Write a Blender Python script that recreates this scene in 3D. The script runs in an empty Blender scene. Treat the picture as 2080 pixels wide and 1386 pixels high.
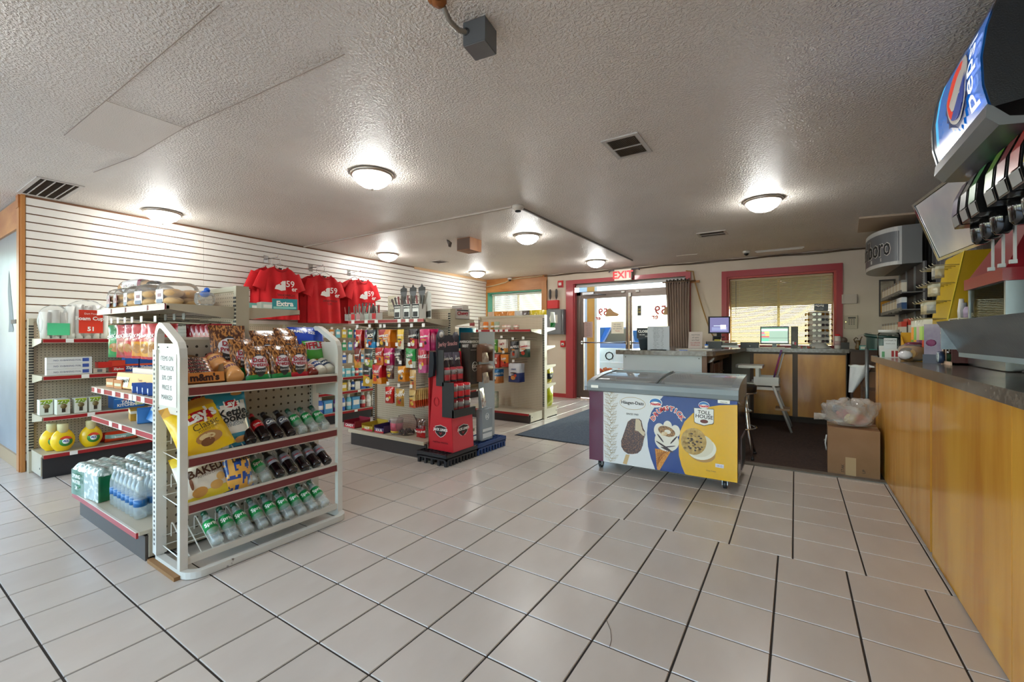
import bpy, math, random
from mathutils import Vector, Matrix, Euler, noise as mnoise
D = bpy.data
S = bpy.context.scene
C = S.collection
R = math.radians
PI = math.pi
sin, cos = math.sin, math.cos
rnd = random.Random(11)

# ------------------------------------------------------------------ camera, sky, sun, exposure
FPX, HY, YAW, EYE = 890.14, 685.0, R(32.882), 1.25
cd = D.cameras.new('camera'); cam = D.objects.new('camera', cd); C.objects.link(cam)
cam.location = (0, 0, EYE); cam.rotation_euler = (R(90), 0, YAW)
cd.sensor_width = 36; cd.lens = FPX / 2080 * 36
cd.shift_y = -(693 - HY) / 2080
cd.clip_start = 0.05
S.camera = cam
w = D.worlds.new('sky'); S.world = w; w.use_nodes = True
wn = w.node_tree.nodes; wl = w.node_tree.links
sky = wn.new('ShaderNodeTexSky'); sky.sky_type = 'NISHITA'; sky.sun_disc = False
sky.sun_elevation = R(16); sky.sun_rotation = R(20); sky.air_density = 1.0; sky.dust_density = 1.6
wl.new(sky.outputs[0], wn['Background'].inputs[0]); wn['Background'].inputs[1].default_value = 0.62
sd = D.lights.new('sun', 'SUN'); sd.energy = 3.0; sd.angle = R(0.8); sd.color = (1.0, 0.86, 0.66)
sun = D.objects.new('sun', sd); C.objects.link(sun); sun.location = (0, 20, 5)
sun.rotation_euler = Vector((0.34, 0.93, 0.085)).to_track_quat('Z', 'Y').to_euler()
S.view_settings.view_transform = 'Standard'; S.view_settings.look = 'None'
S.view_settings.exposure = 1.86; S.view_settings.gamma = 1.0; S.view_settings.use_curve_mapping = False
LAMP = 15.5          # emission of the ceiling lamp glass
S.cycles.max_bounces = 8; S.cycles.diffuse_bounces = 5; S.cycles.transparent_max_bounces = 16
S.cycles.sample_clamp_indirect = 4.0; S.cycles.caustics_reflective = False; S.cycles.caustics_refractive = False

# ------------------------------------------------------------------ where things stand: the photograph's rays cut with a known plane
_c, _s = cos(YAW), sin(YAW)
def ray(x, y):
    a = (x - 1040) / FPX
    return (_c * a - _s, _s * a + _c, (HY - y) / FPX)
def onZ(x, y, z): r = ray(x, y); t = (z - EYE) / r[2]; return Vector((r[0] * t, r[1] * t, z))
def onX(x, y, v): r = ray(x, y); t = v / r[0]; return Vector((v, r[1] * t, EYE + r[2] * t))
def onY(x, y, v): r = ray(x, y); t = v / r[1]; return Vector((r[0] * t, v, EYE + r[2] * t))
def proj(X, Y, Z):
    f = -_s * X + _c * Y; r = _c * X + _s * Y
    return (1040 + FPX * r / f, HY + FPX * (EYE - Z) / f) if f > .1 else (-9e9, -9e9)

# ------------------------------------------------------------------ materials
def lin(h):
    h = h.lstrip('#')
    return tuple(((v / 12.92) if v <= .04045 else ((v + .055) / 1.055) ** 2.4) for v in (int(h[i:i + 2], 16) / 255 for i in (0, 2, 4))) + (1,)
_mc = {}
def M(c, r=.5, m=0.0, e=0.0, coat=0.0, c2=None, sc=8.0, st=(1, 1, 1), lo=.35, hi=.65, bump=0.0, bs=60.0, alpha=1.0, rand=0.0, spec=.5, det=4):
    """procedural material; c/c2 sRGB hex mixed by noise stretched by st"""
    key = (c, r, m, e, coat, c2, sc, st, lo, hi, bump, bs, alpha, rand, spec, det)
    if key in _mc: return _mc[key]
    mt = D.materials.new('mat_' + c.lstrip('#')); mt.use_nodes = True
    nt = mt.node_tree; n = nt.nodes; l = nt.links; b = n['Principled BSDF']
    b.inputs['Base Color'].default_value = lin(c); b.inputs['Roughness'].default_value = r; b.inputs['Metallic'].default_value = m
    b.inputs['Specular IOR Level'].default_value = spec
    b.inputs['Coat Weight'].default_value = coat; b.inputs['Coat Roughness'].default_value = .06
    b.inputs['Alpha'].default_value = alpha
    if e: b.inputs['Emission Color'].default_value = lin(c); b.inputs['Emission Strength'].default_value = e
    tc = None
    if c2 or bump:
        tc = n.new('ShaderNodeTexCoord'); mp = n.new('ShaderNodeMapping'); mp.inputs['Scale'].default_value = st
        l.new(tc.outputs['Object'], mp.inputs[0])
    cout = None
    if c2:
        nz = n.new('ShaderNodeTexNoise'); nz.inputs['Scale'].default_value = sc; nz.inputs['Detail'].default_value = det
        cr = n.new('ShaderNodeValToRGB'); cr.color_ramp.elements[0].position = lo; cr.color_ramp.elements[1].position = hi
        cr.color_ramp.elements[0].color = lin(c); cr.color_ramp.elements[1].color = lin(c2)
        l.new(mp.outputs[0], nz.inputs['Vector']); l.new(nz.outputs[0], cr.inputs[0]); l.new(cr.outputs[0], b.inputs['Base Color']); cout = cr.outputs[0]
    if rand:
        oi = n.new('ShaderNodeObjectInfo'); hs = n.new('ShaderNodeHueSaturation'); mr = n.new('ShaderNodeMapRange')
        mr.inputs['To Min'].default_value = 1 - rand; mr.inputs['To Max'].default_value = 1 + rand
        l.new(oi.outputs['Random'], mr.inputs[0]); l.new(mr.outputs[0], hs.inputs['Value'])
        if cout: l.new(cout, hs.inputs['Color'])
        else: hs.inputs['Color'].default_value = lin(c)
        l.new(hs.outputs[0], b.inputs['Base Color'])
    if bump:
        nb = n.new('ShaderNodeTexNoise'); nb.inputs['Scale'].default_value = bs; nb.inputs['Detail'].default_value = 3
        bp = n.new('ShaderNodeBump'); bp.inputs['Strength'].default_value = bump; bp.inputs['Distance'].default_value = .01
        l.new(tc.outputs['Object'], nb.inputs['Vector']); l.new(nb.outputs[0], bp.inputs['Height']); l.new(bp.outputs[0], b.inputs['Normal'])
    _mc[key] = mt
    return mt
def thin(c, k, name, r=.02, df=0.0):
    """thin clear sheet: mostly transparent, partly glossy, tinted"""
    mt = D.materials.new(name); mt.use_nodes = True; nt = mt.node_tree; n = nt.nodes; l = nt.links; n.remove(n['Principled BSDF'])
    t = n.new('ShaderNodeBsdfTransparent'); t.inputs[0].default_value = lin(c); g = n.new('ShaderNodeBsdfGlossy'); g.inputs['Roughness'].default_value = r
    f = n.new('ShaderNodeLayerWeight'); f.inputs[0].default_value = k; mx = n.new('ShaderNodeMixShader')
    l.new(f.outputs['Fresnel'], mx.inputs[0]); l.new(t.outputs[0], mx.inputs[1]); l.new(g.outputs[0], mx.inputs[2])
    if df:
        d = n.new('ShaderNodeBsdfDiffuse'); d.inputs[0].default_value = (.9, .9, .9, 1); m2 = n.new('ShaderNodeMixShader'); m2.inputs[0].default_value = df
        l.new(mx.outputs[0], m2.inputs[1]); l.new(d.outputs[0], m2.inputs[2]); mx = m2
    l.new(mx.outputs[0], n['Material Output'].inputs[0]); return mt
GLASS = thin('#f4f8fa', .12, 'window_glass'); TGLASS = thin('#aebac2', .12, 'dimming_glass'); PLASTIC = thin('#fafafa', .12, 'clear_plastic', .15, .14); CASE = thin('#eef4f4', .09, 'case_glass')  # tinted panes: grey put in to dim the bright outdoors
LID = thin('#eef4f4', .06, 'lid_glass', .04, .20)  # diffuse white haze lightens the lid in place of reflected light
PET = thin('#e4ecea', .55, 'clear_bottle', .08)
def translucent(c, k=.5, name='blind_slat'):
    mt = D.materials.new(name); mt.use_nodes = True; nt = mt.node_tree; n = nt.nodes; l = nt.links; n.remove(n['Principled BSDF'])
    d = n.new('ShaderNodeBsdfDiffuse'); d.inputs[0].default_value = lin(c); t = n.new('ShaderNodeBsdfTranslucent'); t.inputs[0].default_value = lin(c)
    mx = n.new('ShaderNodeMixShader'); mx.inputs[0].default_value = k
    l.new(d.outputs[0], mx.inputs[1]); l.new(t.outputs[0], mx.inputs[2]); l.new(mx.outputs[0], n['Material Output'].inputs[0]); return mt
def pegboard(c='#c2b29c', pitch=.0254, hole='#3a3026', axis=0):
    mt = D.materials.new('pegboard'); mt.use_nodes = True; nt = mt.node_tree; n = nt.nodes; l = nt.links; b = n['Principled BSDF']
    tc = n.new('ShaderNodeTexCoord'); vm = n.new('ShaderNodeVectorMath'); vm.operation = 'DIVIDE'; vm.inputs[1].default_value = (pitch,) * 3
    fr = n.new('ShaderNodeVectorMath'); fr.operation = 'FRACTION'; sb = n.new('ShaderNodeVectorMath'); sb.operation = 'SUBTRACT'; sb.inputs[1].default_value = (.5, .5, .5)
    ml = n.new('ShaderNodeVectorMath'); ml.operation = 'MULTIPLY'; ml.inputs[1].default_value = (1, 0, 1) if axis == 0 else (0, 1, 1)
    ln = n.new('ShaderNodeVectorMath'); ln.operation = 'LENGTH'; lt = n.new('ShaderNodeMath'); lt.operation = 'LESS_THAN'; lt.inputs[1].default_value = .15
    l.new(tc.outputs['Object'], vm.inputs[0]); l.new(vm.outputs[0], fr.inputs[0]); l.new(fr.outputs[0], sb.inputs[0]); l.new(sb.outputs[0], ml.inputs[0])
    l.new(ml.outputs[0], ln.inputs[0]); l.new(ln.outputs['Value'], lt.inputs[0])
    mx = n.new('ShaderNodeMix'); mx.data_type = 'RGBA'; mx.inputs[6].default_value = lin(c); mx.inputs[7].default_value = lin(hole)
    l.new(lt.outputs[0], mx.inputs[0]); l.new(mx.outputs[2], b.inputs['Base Color']); b.inputs['Roughness'].default_value = .5
    return mt

# ------------------------------------------------------------------ mesh building
_tx = {}
def textgeo(s, size=1.0, bold=0.0):
    k = (s, bold)
    if k not in _tx:
        cu = D.curves.new('t', 'FONT'); cu.body = s; cu.size = 1; cu.align_x = 'CENTER'; cu.align_y = 'CENTER'; cu.resolution_u = 2; cu.offset = bold
        o = D.objects.new('t', cu); C.objects.link(o)
        me = D.meshes.new_from_object(o.evaluated_get(bpy.context.evaluated_depsgraph_get()))
        vs = [tuple(v.co) for v in me.vertices]
        if vs:
            my = (min(v[1] for v in vs) + max(v[1] for v in vs)) / 2; vs = [(v[0], v[1] - my, 0) for v in vs]
        _tx[k] = (vs, [tuple(p.vertices) for p in me.polygons])
        D.objects.remove(o); D.curves.remove(cu); D.meshes.remove(me)
    vs, fs = _tx[k]
    return [(v[0] * size, v[1] * size, 0) for v in vs], fs
AXX = Matrix(((0, 0, 1, 0), (1, 0, 0, 0), (0, 1, 0, 0), (0, 0, 0, 1)))      # local z -> x, local xy -> yz
AXY = Matrix(((1, 0, 0, 0), (0, 0, -1, 0), (0, 1, 0, 0), (0, 0, 0, 1)))     # local z -> -y, local xy -> xz
def TR(x=0, y=0, z=0, rx=0, ry=0, rz=0, s=1): return Matrix.Translation((x, y, z)) @ Euler((rx, ry, rz)).to_matrix().to_4x4() @ Matrix.Scale(s, 4)
class MB:
    def __init__(s, m=None): s.v = []; s.f = []; s.mi = []; s.mats = []; s.c = 0; s.sm = []; s.T = None; (m and s.m(m))
    def m(s, mt):
        if mt not in s.mats: s.mats.append(mt)
        s.c = s.mats.index(mt); return s
    def add(s, vs, fs, smooth=False, T=None, mi=None):
        o = len(s.v); T = (s.T @ T) if (s.T and T) else (T or s.T)
        s.v += [tuple(T @ Vector(v)) for v in vs] if T else [tuple(v) for v in vs]
        for i, f in enumerate(fs): s.f.append(tuple(a + o for a in f)); s.mi.append(s.c if mi is None else mi[i]); s.sm.append(smooth)
        return s
    def box(s, x0, x1, y0, y1, z0, z1, T=None, ch=0):
        if ch:
            return s.prism([(x0 + ch, y0), (x1 - ch, y0), (x1, y0 + ch), (x1, y1 - ch), (x1 - ch, y1), (x0 + ch, y1), (x0, y1 - ch), (x0, y0 + ch)], z0, z1, T)
        return s.add([(x0, y0, z0), (x1, y0, z0), (x1, y1, z0), (x0, y1, z0), (x0, y0, z1), (x1, y0, z1), (x1, y1, z1), (x0, y1, z1)],
                     [(3, 2, 1, 0), (4, 5, 6, 7), (0, 1, 5, 4), (1, 2, 6, 5), (2, 3, 7, 6), (3, 0, 4, 7)], T=T)
    def prism(s, p, z0, z1, T=None, smooth=False):
        n = len(p)
        return s.add([(a, b, z0) for a, b in p] + [(a, b, z1) for a, b in p],
                     [tuple(range(n - 1, -1, -1)), tuple(range(n, 2 * n))] + [(i, (i + 1) % n, (i + 1) % n + n, i + n) for i in range(n)], smooth, T)
    def lathe(s, pr, n=12, T=None, smooth=True, ms=None):
        vs = []; fs = []; mi = []
        for r, z in pr: vs += [(r * cos(2 * PI * i / n), r * sin(2 * PI * i / n), z) for i in range(n)]
        for k in range(len(pr) - 1):
            for i in range(n):
                fs.append((k * n + i, k * n + (i + 1) % n, (k + 1) * n + (i + 1) % n, (k + 1) * n + i)); mi.append(s.c if ms is None else ms[k])
        if pr[0][0] > 1e-4: fs.append(tuple(range(n - 1, -1, -1))); mi.append(s.c if ms is None else ms[0])
        if pr[-1][0] > 1e-4: fs.append(tuple((len(pr) - 1) * n + i for i in range(n))); mi.append(s.c if ms is None else ms[-1])
        return s.add(vs, fs, smooth, T, mi)
    def cyl(s, r, z0, z1, n=12, T=None, r2=None): return s.lathe([(r, z0), (r if r2 is None else r2, z1)], n, T)
    def tube(s, pts, r=.004, n=5, T=None, closed=False):
        P = [Vector(p) for p in pts]; vs = []; fs = []; N = len(P)
        up = None
        for i, p in enumerate(P):
            a = P[(i - 1) % N] if (closed or i) else P[0]; b = P[(i + 1) % N] if (closed or i < N - 1) else P[-1]
            d = (b - a).normalized()
            if up is None: up = d.orthogonal().normalized()
            up = (up - d * up.dot(d))
            up = up.normalized() if up.length > 1e-6 else d.orthogonal().normalized()
            q = d.cross(up)
            vs += [tuple(p + (up * cos(2 * PI * k / n) + q * sin(2 * PI * k / n)) * r) for k in range(n)]
        for i in range(N if closed else N - 1):
            j = (i + 1) % N
            fs += [(i * n + k, i * n + (k + 1) % n, j * n + (k + 1) % n, j * n + k) for k in range(n)]
        if not closed: fs += [tuple(range(n - 1, -1, -1)), tuple((N - 1) * n + k for k in range(n))]
        return s.add(vs, fs, n > 4, T)
    def grid(s, fn, nu, nv, T=None, pat=None, smooth=True):
        vs = [fn(i / nu, j / nv) for j in range(nv + 1) for i in range(nu + 1)]; fs = []; mi = []
        for j in range(nv):
            for i in range(nu):
                fs.append((j * (nu + 1) + i, j * (nu + 1) + i + 1, (j + 1) * (nu + 1) + i + 1, (j + 1) * (nu + 1) + i))
                if pat:
                    q = pat((i + .5) / nu, (j + .5) / nv); (q not in s.mats) and s.mats.append(q); mi.append(s.mats.index(q))
        return s.add(vs, fs, smooth, T, mi if pat else None)
    def text(s, t, size, T=None, bold=0.0, fn=None):
        vs, fs = textgeo(t, size, bold)
        if fn: vs = [fn(v[0], v[1]) for v in vs]
        return s.add(vs, fs, False, T)
    def ball(s, c, r, n=8, k=5, sz=(1, 1, 1)):
        return s.lathe([(max(1e-5, sin(PI * i / k)) , -cos(PI * i / k)) for i in range(k + 1)], n, Matrix.Translation(c) @ Matrix.Diagonal((r * sz[0], r * sz[1], r * sz[2], 1)))
    def mesh(s, name):
        me = D.meshes.new(name); me.from_pydata(s.v, [], s.f)
        for m in s.mats: me.materials.append(m)
        me.polygons.foreach_set('material_index', s.mi); me.polygons.foreach_set('use_smooth', s.sm); me.update(); return me
    def build(s, name, parent=None, loc=(0, 0, 0), rot=(0, 0, 0)):
        o = D.objects.new(name, s.mesh(name)); C.objects.link(o); o.location = loc; o.rotation_euler = rot
        if parent: o.parent = parent
        return o
def tag(o, label, cat, group=None):
    o['label'] = label; o['category'] = cat
    if group: o['group'] = group
    return o
def thing(name, label, cat, loc=(0, 0, 0), rz=0, group=None, rot=None):
    o = D.objects.new(name, None); C.objects.link(o); o.location = loc; o.rotation_euler = rot or (0, 0, rz); o.empty_display_size = .05
    return tag(o, label, cat, group)
def struct(o): o['kind'] = 'structure'; return o
def stuff(o): o['kind'] = 'stuff'; return o
def copy_tree(o, parent=None):
    c = o.copy(); C.objects.link(c); c.parent = parent
    for ch in list(o.children): copy_tree(ch, c)
    return c
_pr = {}
def place(key, make, loc, label, cat, rz=0, group=None, rot=None, sc=None):
    """first use builds the thing, later ones copy it with its parts"""
    if key not in _pr: o = _pr[key] = make()
    else: o = copy_tree(_pr[key])
    o.location = loc; o.rotation_euler = rot or (0, 0, rz); tag(o, label, cat, group)
    if sc: o.scale = sc if isinstance(sc, tuple) else (sc,) * 3
    return o
def E(name): o = D.objects.new(name, None); C.objects.link(o); o.empty_display_size = .03; return o
ORD = ['first', 'second', 'third', 'fourth', 'fifth', 'sixth', 'seventh', 'eighth', 'ninth', 'tenth', 'eleventh', 'twelfth', 'thirteenth', 'fourteenth', 'fifteenth', 'sixteenth', 'seventeenth', 'eighteenth', 'nineteenth', 'twentieth']

# ------------------------------------------------------------------ common materials
WHITE = M('#e9e7e2', .5); PAINTW = M('#dad7cf', .35); CREAM = M('#c9c1b0', .42, c2='#bfb6a3', sc=3); STEEL = M('#b9bcc0', .25, m=1.0); CHROME = M('#d8dadc', .1, m=1.0)
BLACK = M('#1b1b1d', .45); DARK = M('#2b2a2b', .5); REDRAIL = M('#a01c22', .3); TAG = M('#f1eeea', .5); INK = M('#161616', .6); RED = M('#cf1a24', .35)
MAROON = M('#7a2a2e', .35); TAN = M('#a58a68', .7); YEL = M('#f0c015', .35); BLUE = M('#1d57b5', .3); GREEN = M('#1f8f48', .3); SILVER = M('#aeb2b5', .3, m=.8)
PEG = pegboard(); PEGY = pegboard(pitch=.0508, c='#b0a99b', axis=1); BRWOOD = M('#6b4a2e', .5, c2='#4a3120', sc=6, st=(1, 1, .15)); GREY = M('#8c8f92', .45)
# ================================================================== ROOM SHELL
H = 2.57
XL, YB, XR = -6.0, 8.2, 1.25
def ceiling_mat():
    mt = D.materials.new('ceiling_texture'); mt.use_nodes = True; nt = mt.node_tree; n = nt.nodes; l = nt.links; b = n['Principled BSDF']
    tc = n.new('ShaderNodeTexCoord'); a = n.new('ShaderNodeTexNoise'); a.inputs['Scale'].default_value = 70; a.inputs['Detail'].default_value = 2
    v = n.new('ShaderNodeTexNoise'); v.inputs['Scale'].default_value = .9; v.inputs['Detail'].default_value = 3
    cr = n.new('ShaderNodeValToRGB'); cr.color_ramp.elements[0].color = lin('#e2d9d0'); cr.color_ramp.elements[1].color = lin('#f0e9e1'); cr.color_ramp.elements[0].position = .3; cr.color_ramp.elements[1].position = .7
    l.new(tc.outputs['Object'], a.inputs[0]); l.new(tc.outputs['Object'], v.inputs[0]); l.new(v.outputs[0], cr.inputs[0]); l.new(cr.outputs[0], b.inputs['Base Color'])
    r2 = n.new('ShaderNodeValToRGB'); r2.color_ramp.elements[0].position = .42; r2.color_ramp.elements[1].position = .62; l.new(a.outputs[0], r2.inputs[0])
    bp = n.new('ShaderNodeBump'); bp.inputs['Strength'].default_value = .68; bp.inputs['Distance'].default_value = .010; l.new(r2.outputs[0], bp.inputs['Height']); l.new(bp.outputs[0], b.inputs['Normal'])
    b.inputs['Roughness'].default_value = .42; return mt
CEIL = ceiling_mat()
SLATW = M('#e8e4dd', .38); GROOVE = M('#7a5236', .7); WALLP = M('#e0d2c0', .6, c2='#d9cab6', sc=2); PINE = M('#c98d4e', .45, c2='#a9682f', sc=5, st=(.3, 1, 1)); PINEV = M('#c98d4e', .45, c2='#a96d36', sc=5, st=(1, 1, .15))
REDP = M('#a8242c', .38)
# floor with separate tiles
fl = struct(MB(M('#2f2824', .9)).box(-9, XR + .02, -4, YB, -.12, -.004).build('floor'))
TILEM = M('#bbb0a6', .30, c2='#cbc3bb', sc=3.2, lo=.3, hi=.72, rand=.05, spec=.55, st=(1, .45, 1), det=6)
t_ = .31
def tilex(i, j):
    x = i * 1.00343
    if j >= 6 and i > 1: x += .045 * (i - 1)
    return (x - 6.28447) * t_
tiles = []
for j in range(-14, 23):
    y0 = (j + 3.46879) * t_; y1 = y0 + t_
    for i in range(-21, 20):
        x0, x1 = tilex(i, j), tilex(i + 1, j)
        if x0 > .66 or y0 >= YB: continue
        x1 = min(x1, .70); y1c = min(y1, YB)
        if (y0 > 4.86 and x0 > -.86) or x1 - x0 < .02: continue
        if y0 < 4.86 < y1c and x0 > -.86: y1c = 4.86
        if x0 < XL and y0 > .96: continue
        px, py = proj((x0 + x1) / 2, (y0 + y1c) / 2, 0)
        seen = -60 < px < 2140 and 0 < py < 1460
        f = -_s * (x0 + x1) / 2 + _c * (y0 + y1c) / 2
        tiles.append((0 if seen else 1, f, x0, x1, y0, y1c))
tiles.sort()
g = .0038
def tile_geo(mb, x0, x1, y0, y1):
    a, b, c, d = x0 + g, x1 - g, y0 + g, y1 - g; e = .002
    mb.add([(a, c, -.004), (b, c, -.004), (b, d, -.004), (a, d, -.004), (a + e, c + e, 0), (b - e, c + e, 0), (b - e, d - e, 0), (a + e, d - e, 0)],
           [(4, 5, 6, 7), (0, 1, 5, 4), (1, 2, 6, 5), (2, 3, 7, 6), (3, 0, 4, 7)])
rest = MB(TILEM); _tm = {}
for k, (q, f, x0, x1, y0, y1) in enumerate(tiles):
    if k < 300 and q == 0:
        key = (round(x1 - x0, 3), round(y1 - y0, 3))
        if key not in _tm: mb = MB(TILEM); tile_geo(mb, 0, x1 - x0, 0, y1 - y0); _tm[key] = mb.mesh('tile')
        o = D.objects.new('tile', _tm[key]); C.objects.link(o); o.location = (x0, y0, 0); o.parent = fl
    else: tile_geo(rest, x0, x1, y0, y1)
stuff(rest.build('tile_field', fl))
crk = MB(M('#5a4c42', .9))
ct = [onZ(1231, 1258, .0006), onZ(1240, 1280, .0006), onZ(1242, 1300, .0006), onZ(1238, 1315, .0006)]
crk.tube(ct, .0012, 4); crk.build('tile_crack', fl)
# brown carpet of the staff area and its threshold
cp = MB(M('#3c2b25', .95, c2='#4b3930', sc=40, bump=.5, bs=300)).box(-.84, XR, 4.93, YB, -.003, .008).build('carpet'); tag(cp, 'dark brown carpet behind the counters', 'carpet')
struct(MB(M('#5a5248', .6, c2='#6e665c', sc=8)).box(-.84, .66, 4.85, 4.94, -.003, .012).build('trim_1'))
mt_ = MB(M('#3f4a5a', .95, c2='#55606e', sc=60, bump=.5, bs=250)).box(-2.98, -1.95, 4.72, 7.6, 0, .009).m(BLACK).box(-3.0, -1.93, 4.70, 7.62, 0, .005).build('door_mat')
tag(mt_, 'dark blue grey entrance mat on the tiles before the glass doors', 'mat')
# ceiling
cl = MB(CEIL).box(-9, XR + .3, -4, YB + .2, H, H + .15)
cl.m(M('#e8dfd6', .6, bump=.3, bs=160))
cl = struct(cl.build('ceiling'))
pm = M('#e4dbd2', .55, bump=.35, bs=170)
pp = [onZ(215, 204, H), onZ(374, 259, H), onZ(275, 318, H), onZ(130, 275, H)]
MB(pm).prism([(p.x, p.y) for p in pp], H - .003, H).build('patch', cl)
sm_ = MB(M('#a89a8e', .7))
for a, b in (((445, 10), (215, 204)), ((700, 110), (374, 259)), ((275, 318), (190, 350)), ((215, 204), (130, 275)), ((374, 259), (275, 318))):
    sm_.tube([onZ(*a, H - .001), onZ(*b, H - .001)], .003, 4)
sm_.build('drywall_seam', cl)
b3 = [onZ(1745, 441, H), onZ(1862, 431, H), onZ(1858, 458, H), onZ(1742, 470, H)]
MB(M('#cdb79f', .6)).prism([(p.x, p.y) for p in b3], H - .02, H).build('cover_board', cl)
# walls
wl_ = MB(GROOVE).box(XL - .12, XL - .012, .95, YB, 0, H)
wl_ = struct(wl_.build('wall_left'))
edges = [.965, 2.42, 4.86, 7.30, YB]
for a, b in zip(edges, edges[1:]):
    me = MB(SLATW).box(XL - .012, XL + .004, a + .001, b - .001, -.0328, .0328).mesh('slat')
    k = 0; z = H - .055
    while z > .06:
        o = D.objects.new('slat', me); C.objects.link(o); o.location = (0, 0, z); o.parent = wl_; z -= .0768
MB(M('#d9b58a', .6)).box(XL, XL + .02, 5.9, YB, H - .045, H).build('ceiling_strip', wl_)
wr = struct(MB(M('#858b92', .32, c2='#989ea4', sc=2.2, lo=.3, hi=.7)).box(-9, XL - .11, .95, 1.05, 0, H - .28).build('wall_front_left'))
scf = MB(M('#5d6268', .6))
scf.grid(lambda u, v: (-6.62 + u * .2 + .03 * sin(v * 7), .948, 1.30 + v * (.62 - .5 * u)), 4, 6); scf.m(M('#54402f', .7)).box(-6.5, -6.28, .946, .95, 1.38, 1.42); scf.build('scuff_mark', wr)
struct(MB(PINE).box(-9, XL - .10, .93, 1.06, H - .30, H - .03).m(M('#8a8078', .7)).box(-9, XL - .10, .94, 1.05, H - .03, H).build('trim_2'))
struct(MB(PINEV).box(XL - .115, XL - .02, .925, .965, 0, H - .12).m(PINE).box(XL - .115, XL - .02, .92, .965, H - .12, H).m(PINEV).box(XL - .02, XL + .008, .935, .962, 0, H).build('trim_3'))
struct(MB(M('#a98f6e', .5)).box(-9, XL - .115, .935, .95, 0, .13).build('baseboard_left'))
fw = MB(WALLP)
for a in ((-4, 1, 0, .8), (-4, 1, 2.35, H), (-4, -3.4, .8, 2.35), (.4, 1, .8, 2.35)): fw.box(-9.1, -9, a[0], a[1], a[2], a[3])
fw = struct(fw.build('wall_far_left')); MB(GLASS).box(-9.06, -9.05, -3.4, .4, .8, 2.35).build('pane', fw)  # unseen glazing added to let in fill daylight
fw = MB(WALLP)
for a in ((-9.1, XR + .3, 0, .5), (-9.1, XR + .3, 2.42, H), (-9.1, -8.4, .5, 2.42), (-5.3, -4.9, .5, 2.42), (-1.9, -1.5, .5, 2.42), (1.1, XR + .3, .5, 2.42)): fw.box(a[0], a[1], -4.1, -4, a[2], a[3])
fw = struct(fw.build('wall_front'))
for a, b in ((-8.4, -5.3), (-4.9, -1.9), (-1.5, 1.1)): MB(GLASS).box(a, b, -4.06, -4.05, .5, 2.42).build('pane', fw)  # storefront panes out of view, put in as fill from the camera side
# back wall: openings for window 1, the doors and window 2
D0, D1, DH = -3.80, -1.62, 2.33
W10, W11, W1B, W1T = -5.97, -4.53, .95, 2.27
W20, W21, W2B, W2T = -.97, .52, 1.12, 2.26
bw = MB(WALLP)
for x0, x1, z0, z1 in ((XL - .12, W10, 0, H), (W10, W11, 0, W1B), (W10, W11, W1T, H), (W11, D0, 0, H), (D0, D1, DH, H), (D1, W20, 0, H), (W20, W21, 0, W2B), (W20, W21, W2T, H), (W21, XR + .3, 0, H)):
    bw.box(x0, x1, YB, YB + .22, z0, z1)
bw = struct(bw.build('wall_back'))
struct(MB(M('#b23a3c', .4)).box(W11, D0 - .16, YB - .012, YB, 0, .08).build('baseboard_back'))
# wall on the counter side: painted ribbed panelling
rw = struct(MB(M('#6f6d6b', .55)).box(XR, XR + .12, -4, YB, 0, H).build('wall_right'))
me = MB(M('#77767a', .5, c2='#6d6c6f', sc=4, st=(1, 1, .2))).box(XR - .012, XR, .004, .146, 0, H).m(M('#a5a5a6', .5)).box(XR - .014, XR, -.003, .003, 0, H).mesh('panel')
for k in range(26):
    o = D.objects.new('panel', me); C.objects.link(o); o.location = (0, 4.3 + .15 * k, 0); o.parent = rw
# window 1: pine boards, teal reveal
w1 = struct(MB(PINE).box(W10 - .02, W11 + .12, YB - .035, YB, W1T, H - .1).box(W10 - .02, W11 + .12, YB - .02, YB, H - .1, H).m(PINEV).box(W11, W11 + .12, YB - .038, YB, .9, H - .13).box(W10 - .03, W10, YB - .03, YB, .9, W1T).m(PINE).box(W10, W11, YB - .05, YB + .05, W1B - .05, W1B).build('window_1'))
MB(M('#5fb39a', .5)).box(W10, W10 + .02, YB, YB + .21, W1B, W1T).box(W10, W11, YB, YB + .21, W1T - .02, W1T).build('reveal', w1)
MB(TGLASS).box(W10, W11, YB + .19, YB + .196, W1B, W1T).build('pane', w1)
MB(WHITE).box(W10 + .02, W11, YB + .17, YB + .21, W1T - .07, W1T - .02).box(W10 + .02, W10 + .05, YB + .17, YB + .21, W1B, W1T).box(-5.27, -5.23, YB + .17, YB + .21, W1B, W1T).build('frame', w1)
# window 2: red frame
w2 = MB(REDP)
for x0, x1, z0, z1 in ((W20 - .08, W20, W2B - .1, W2T + .10), (W21, W21 + .075, W2B - .1, W2T + .10), (W20, W21, W2T, W2T + .10), (W20, W21, W2B - .08, W2B)): w2.box(x0, x1, YB - .03, YB, z0, z1)
w2 = struct(w2.build('window_2'))
MB(M('#c0493f', .45)).box(W20, W20 + .03, YB, YB + .2, W2B, W2T).box(W21 - .03, W21, YB, YB + .2, W2B, W2T).box(W20 + .03, W21 - .03, YB, YB + .2, W2T - .03, W2T).build('reveal', w2)
MB(TGLASS).box(W20, W21, YB + .19, YB + .196, W2B, W2T).build('pane', w2)
MB(WHITE).box(W20, W20 + .05, YB + .18, YB + .21, W2B, W2T).box(W21 - .05, W21, YB + .18, YB + .21, W2B, W2T).box(-.25, -.21, YB + .18, YB + .21, W2B, W2T).build('frame', w2)
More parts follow.
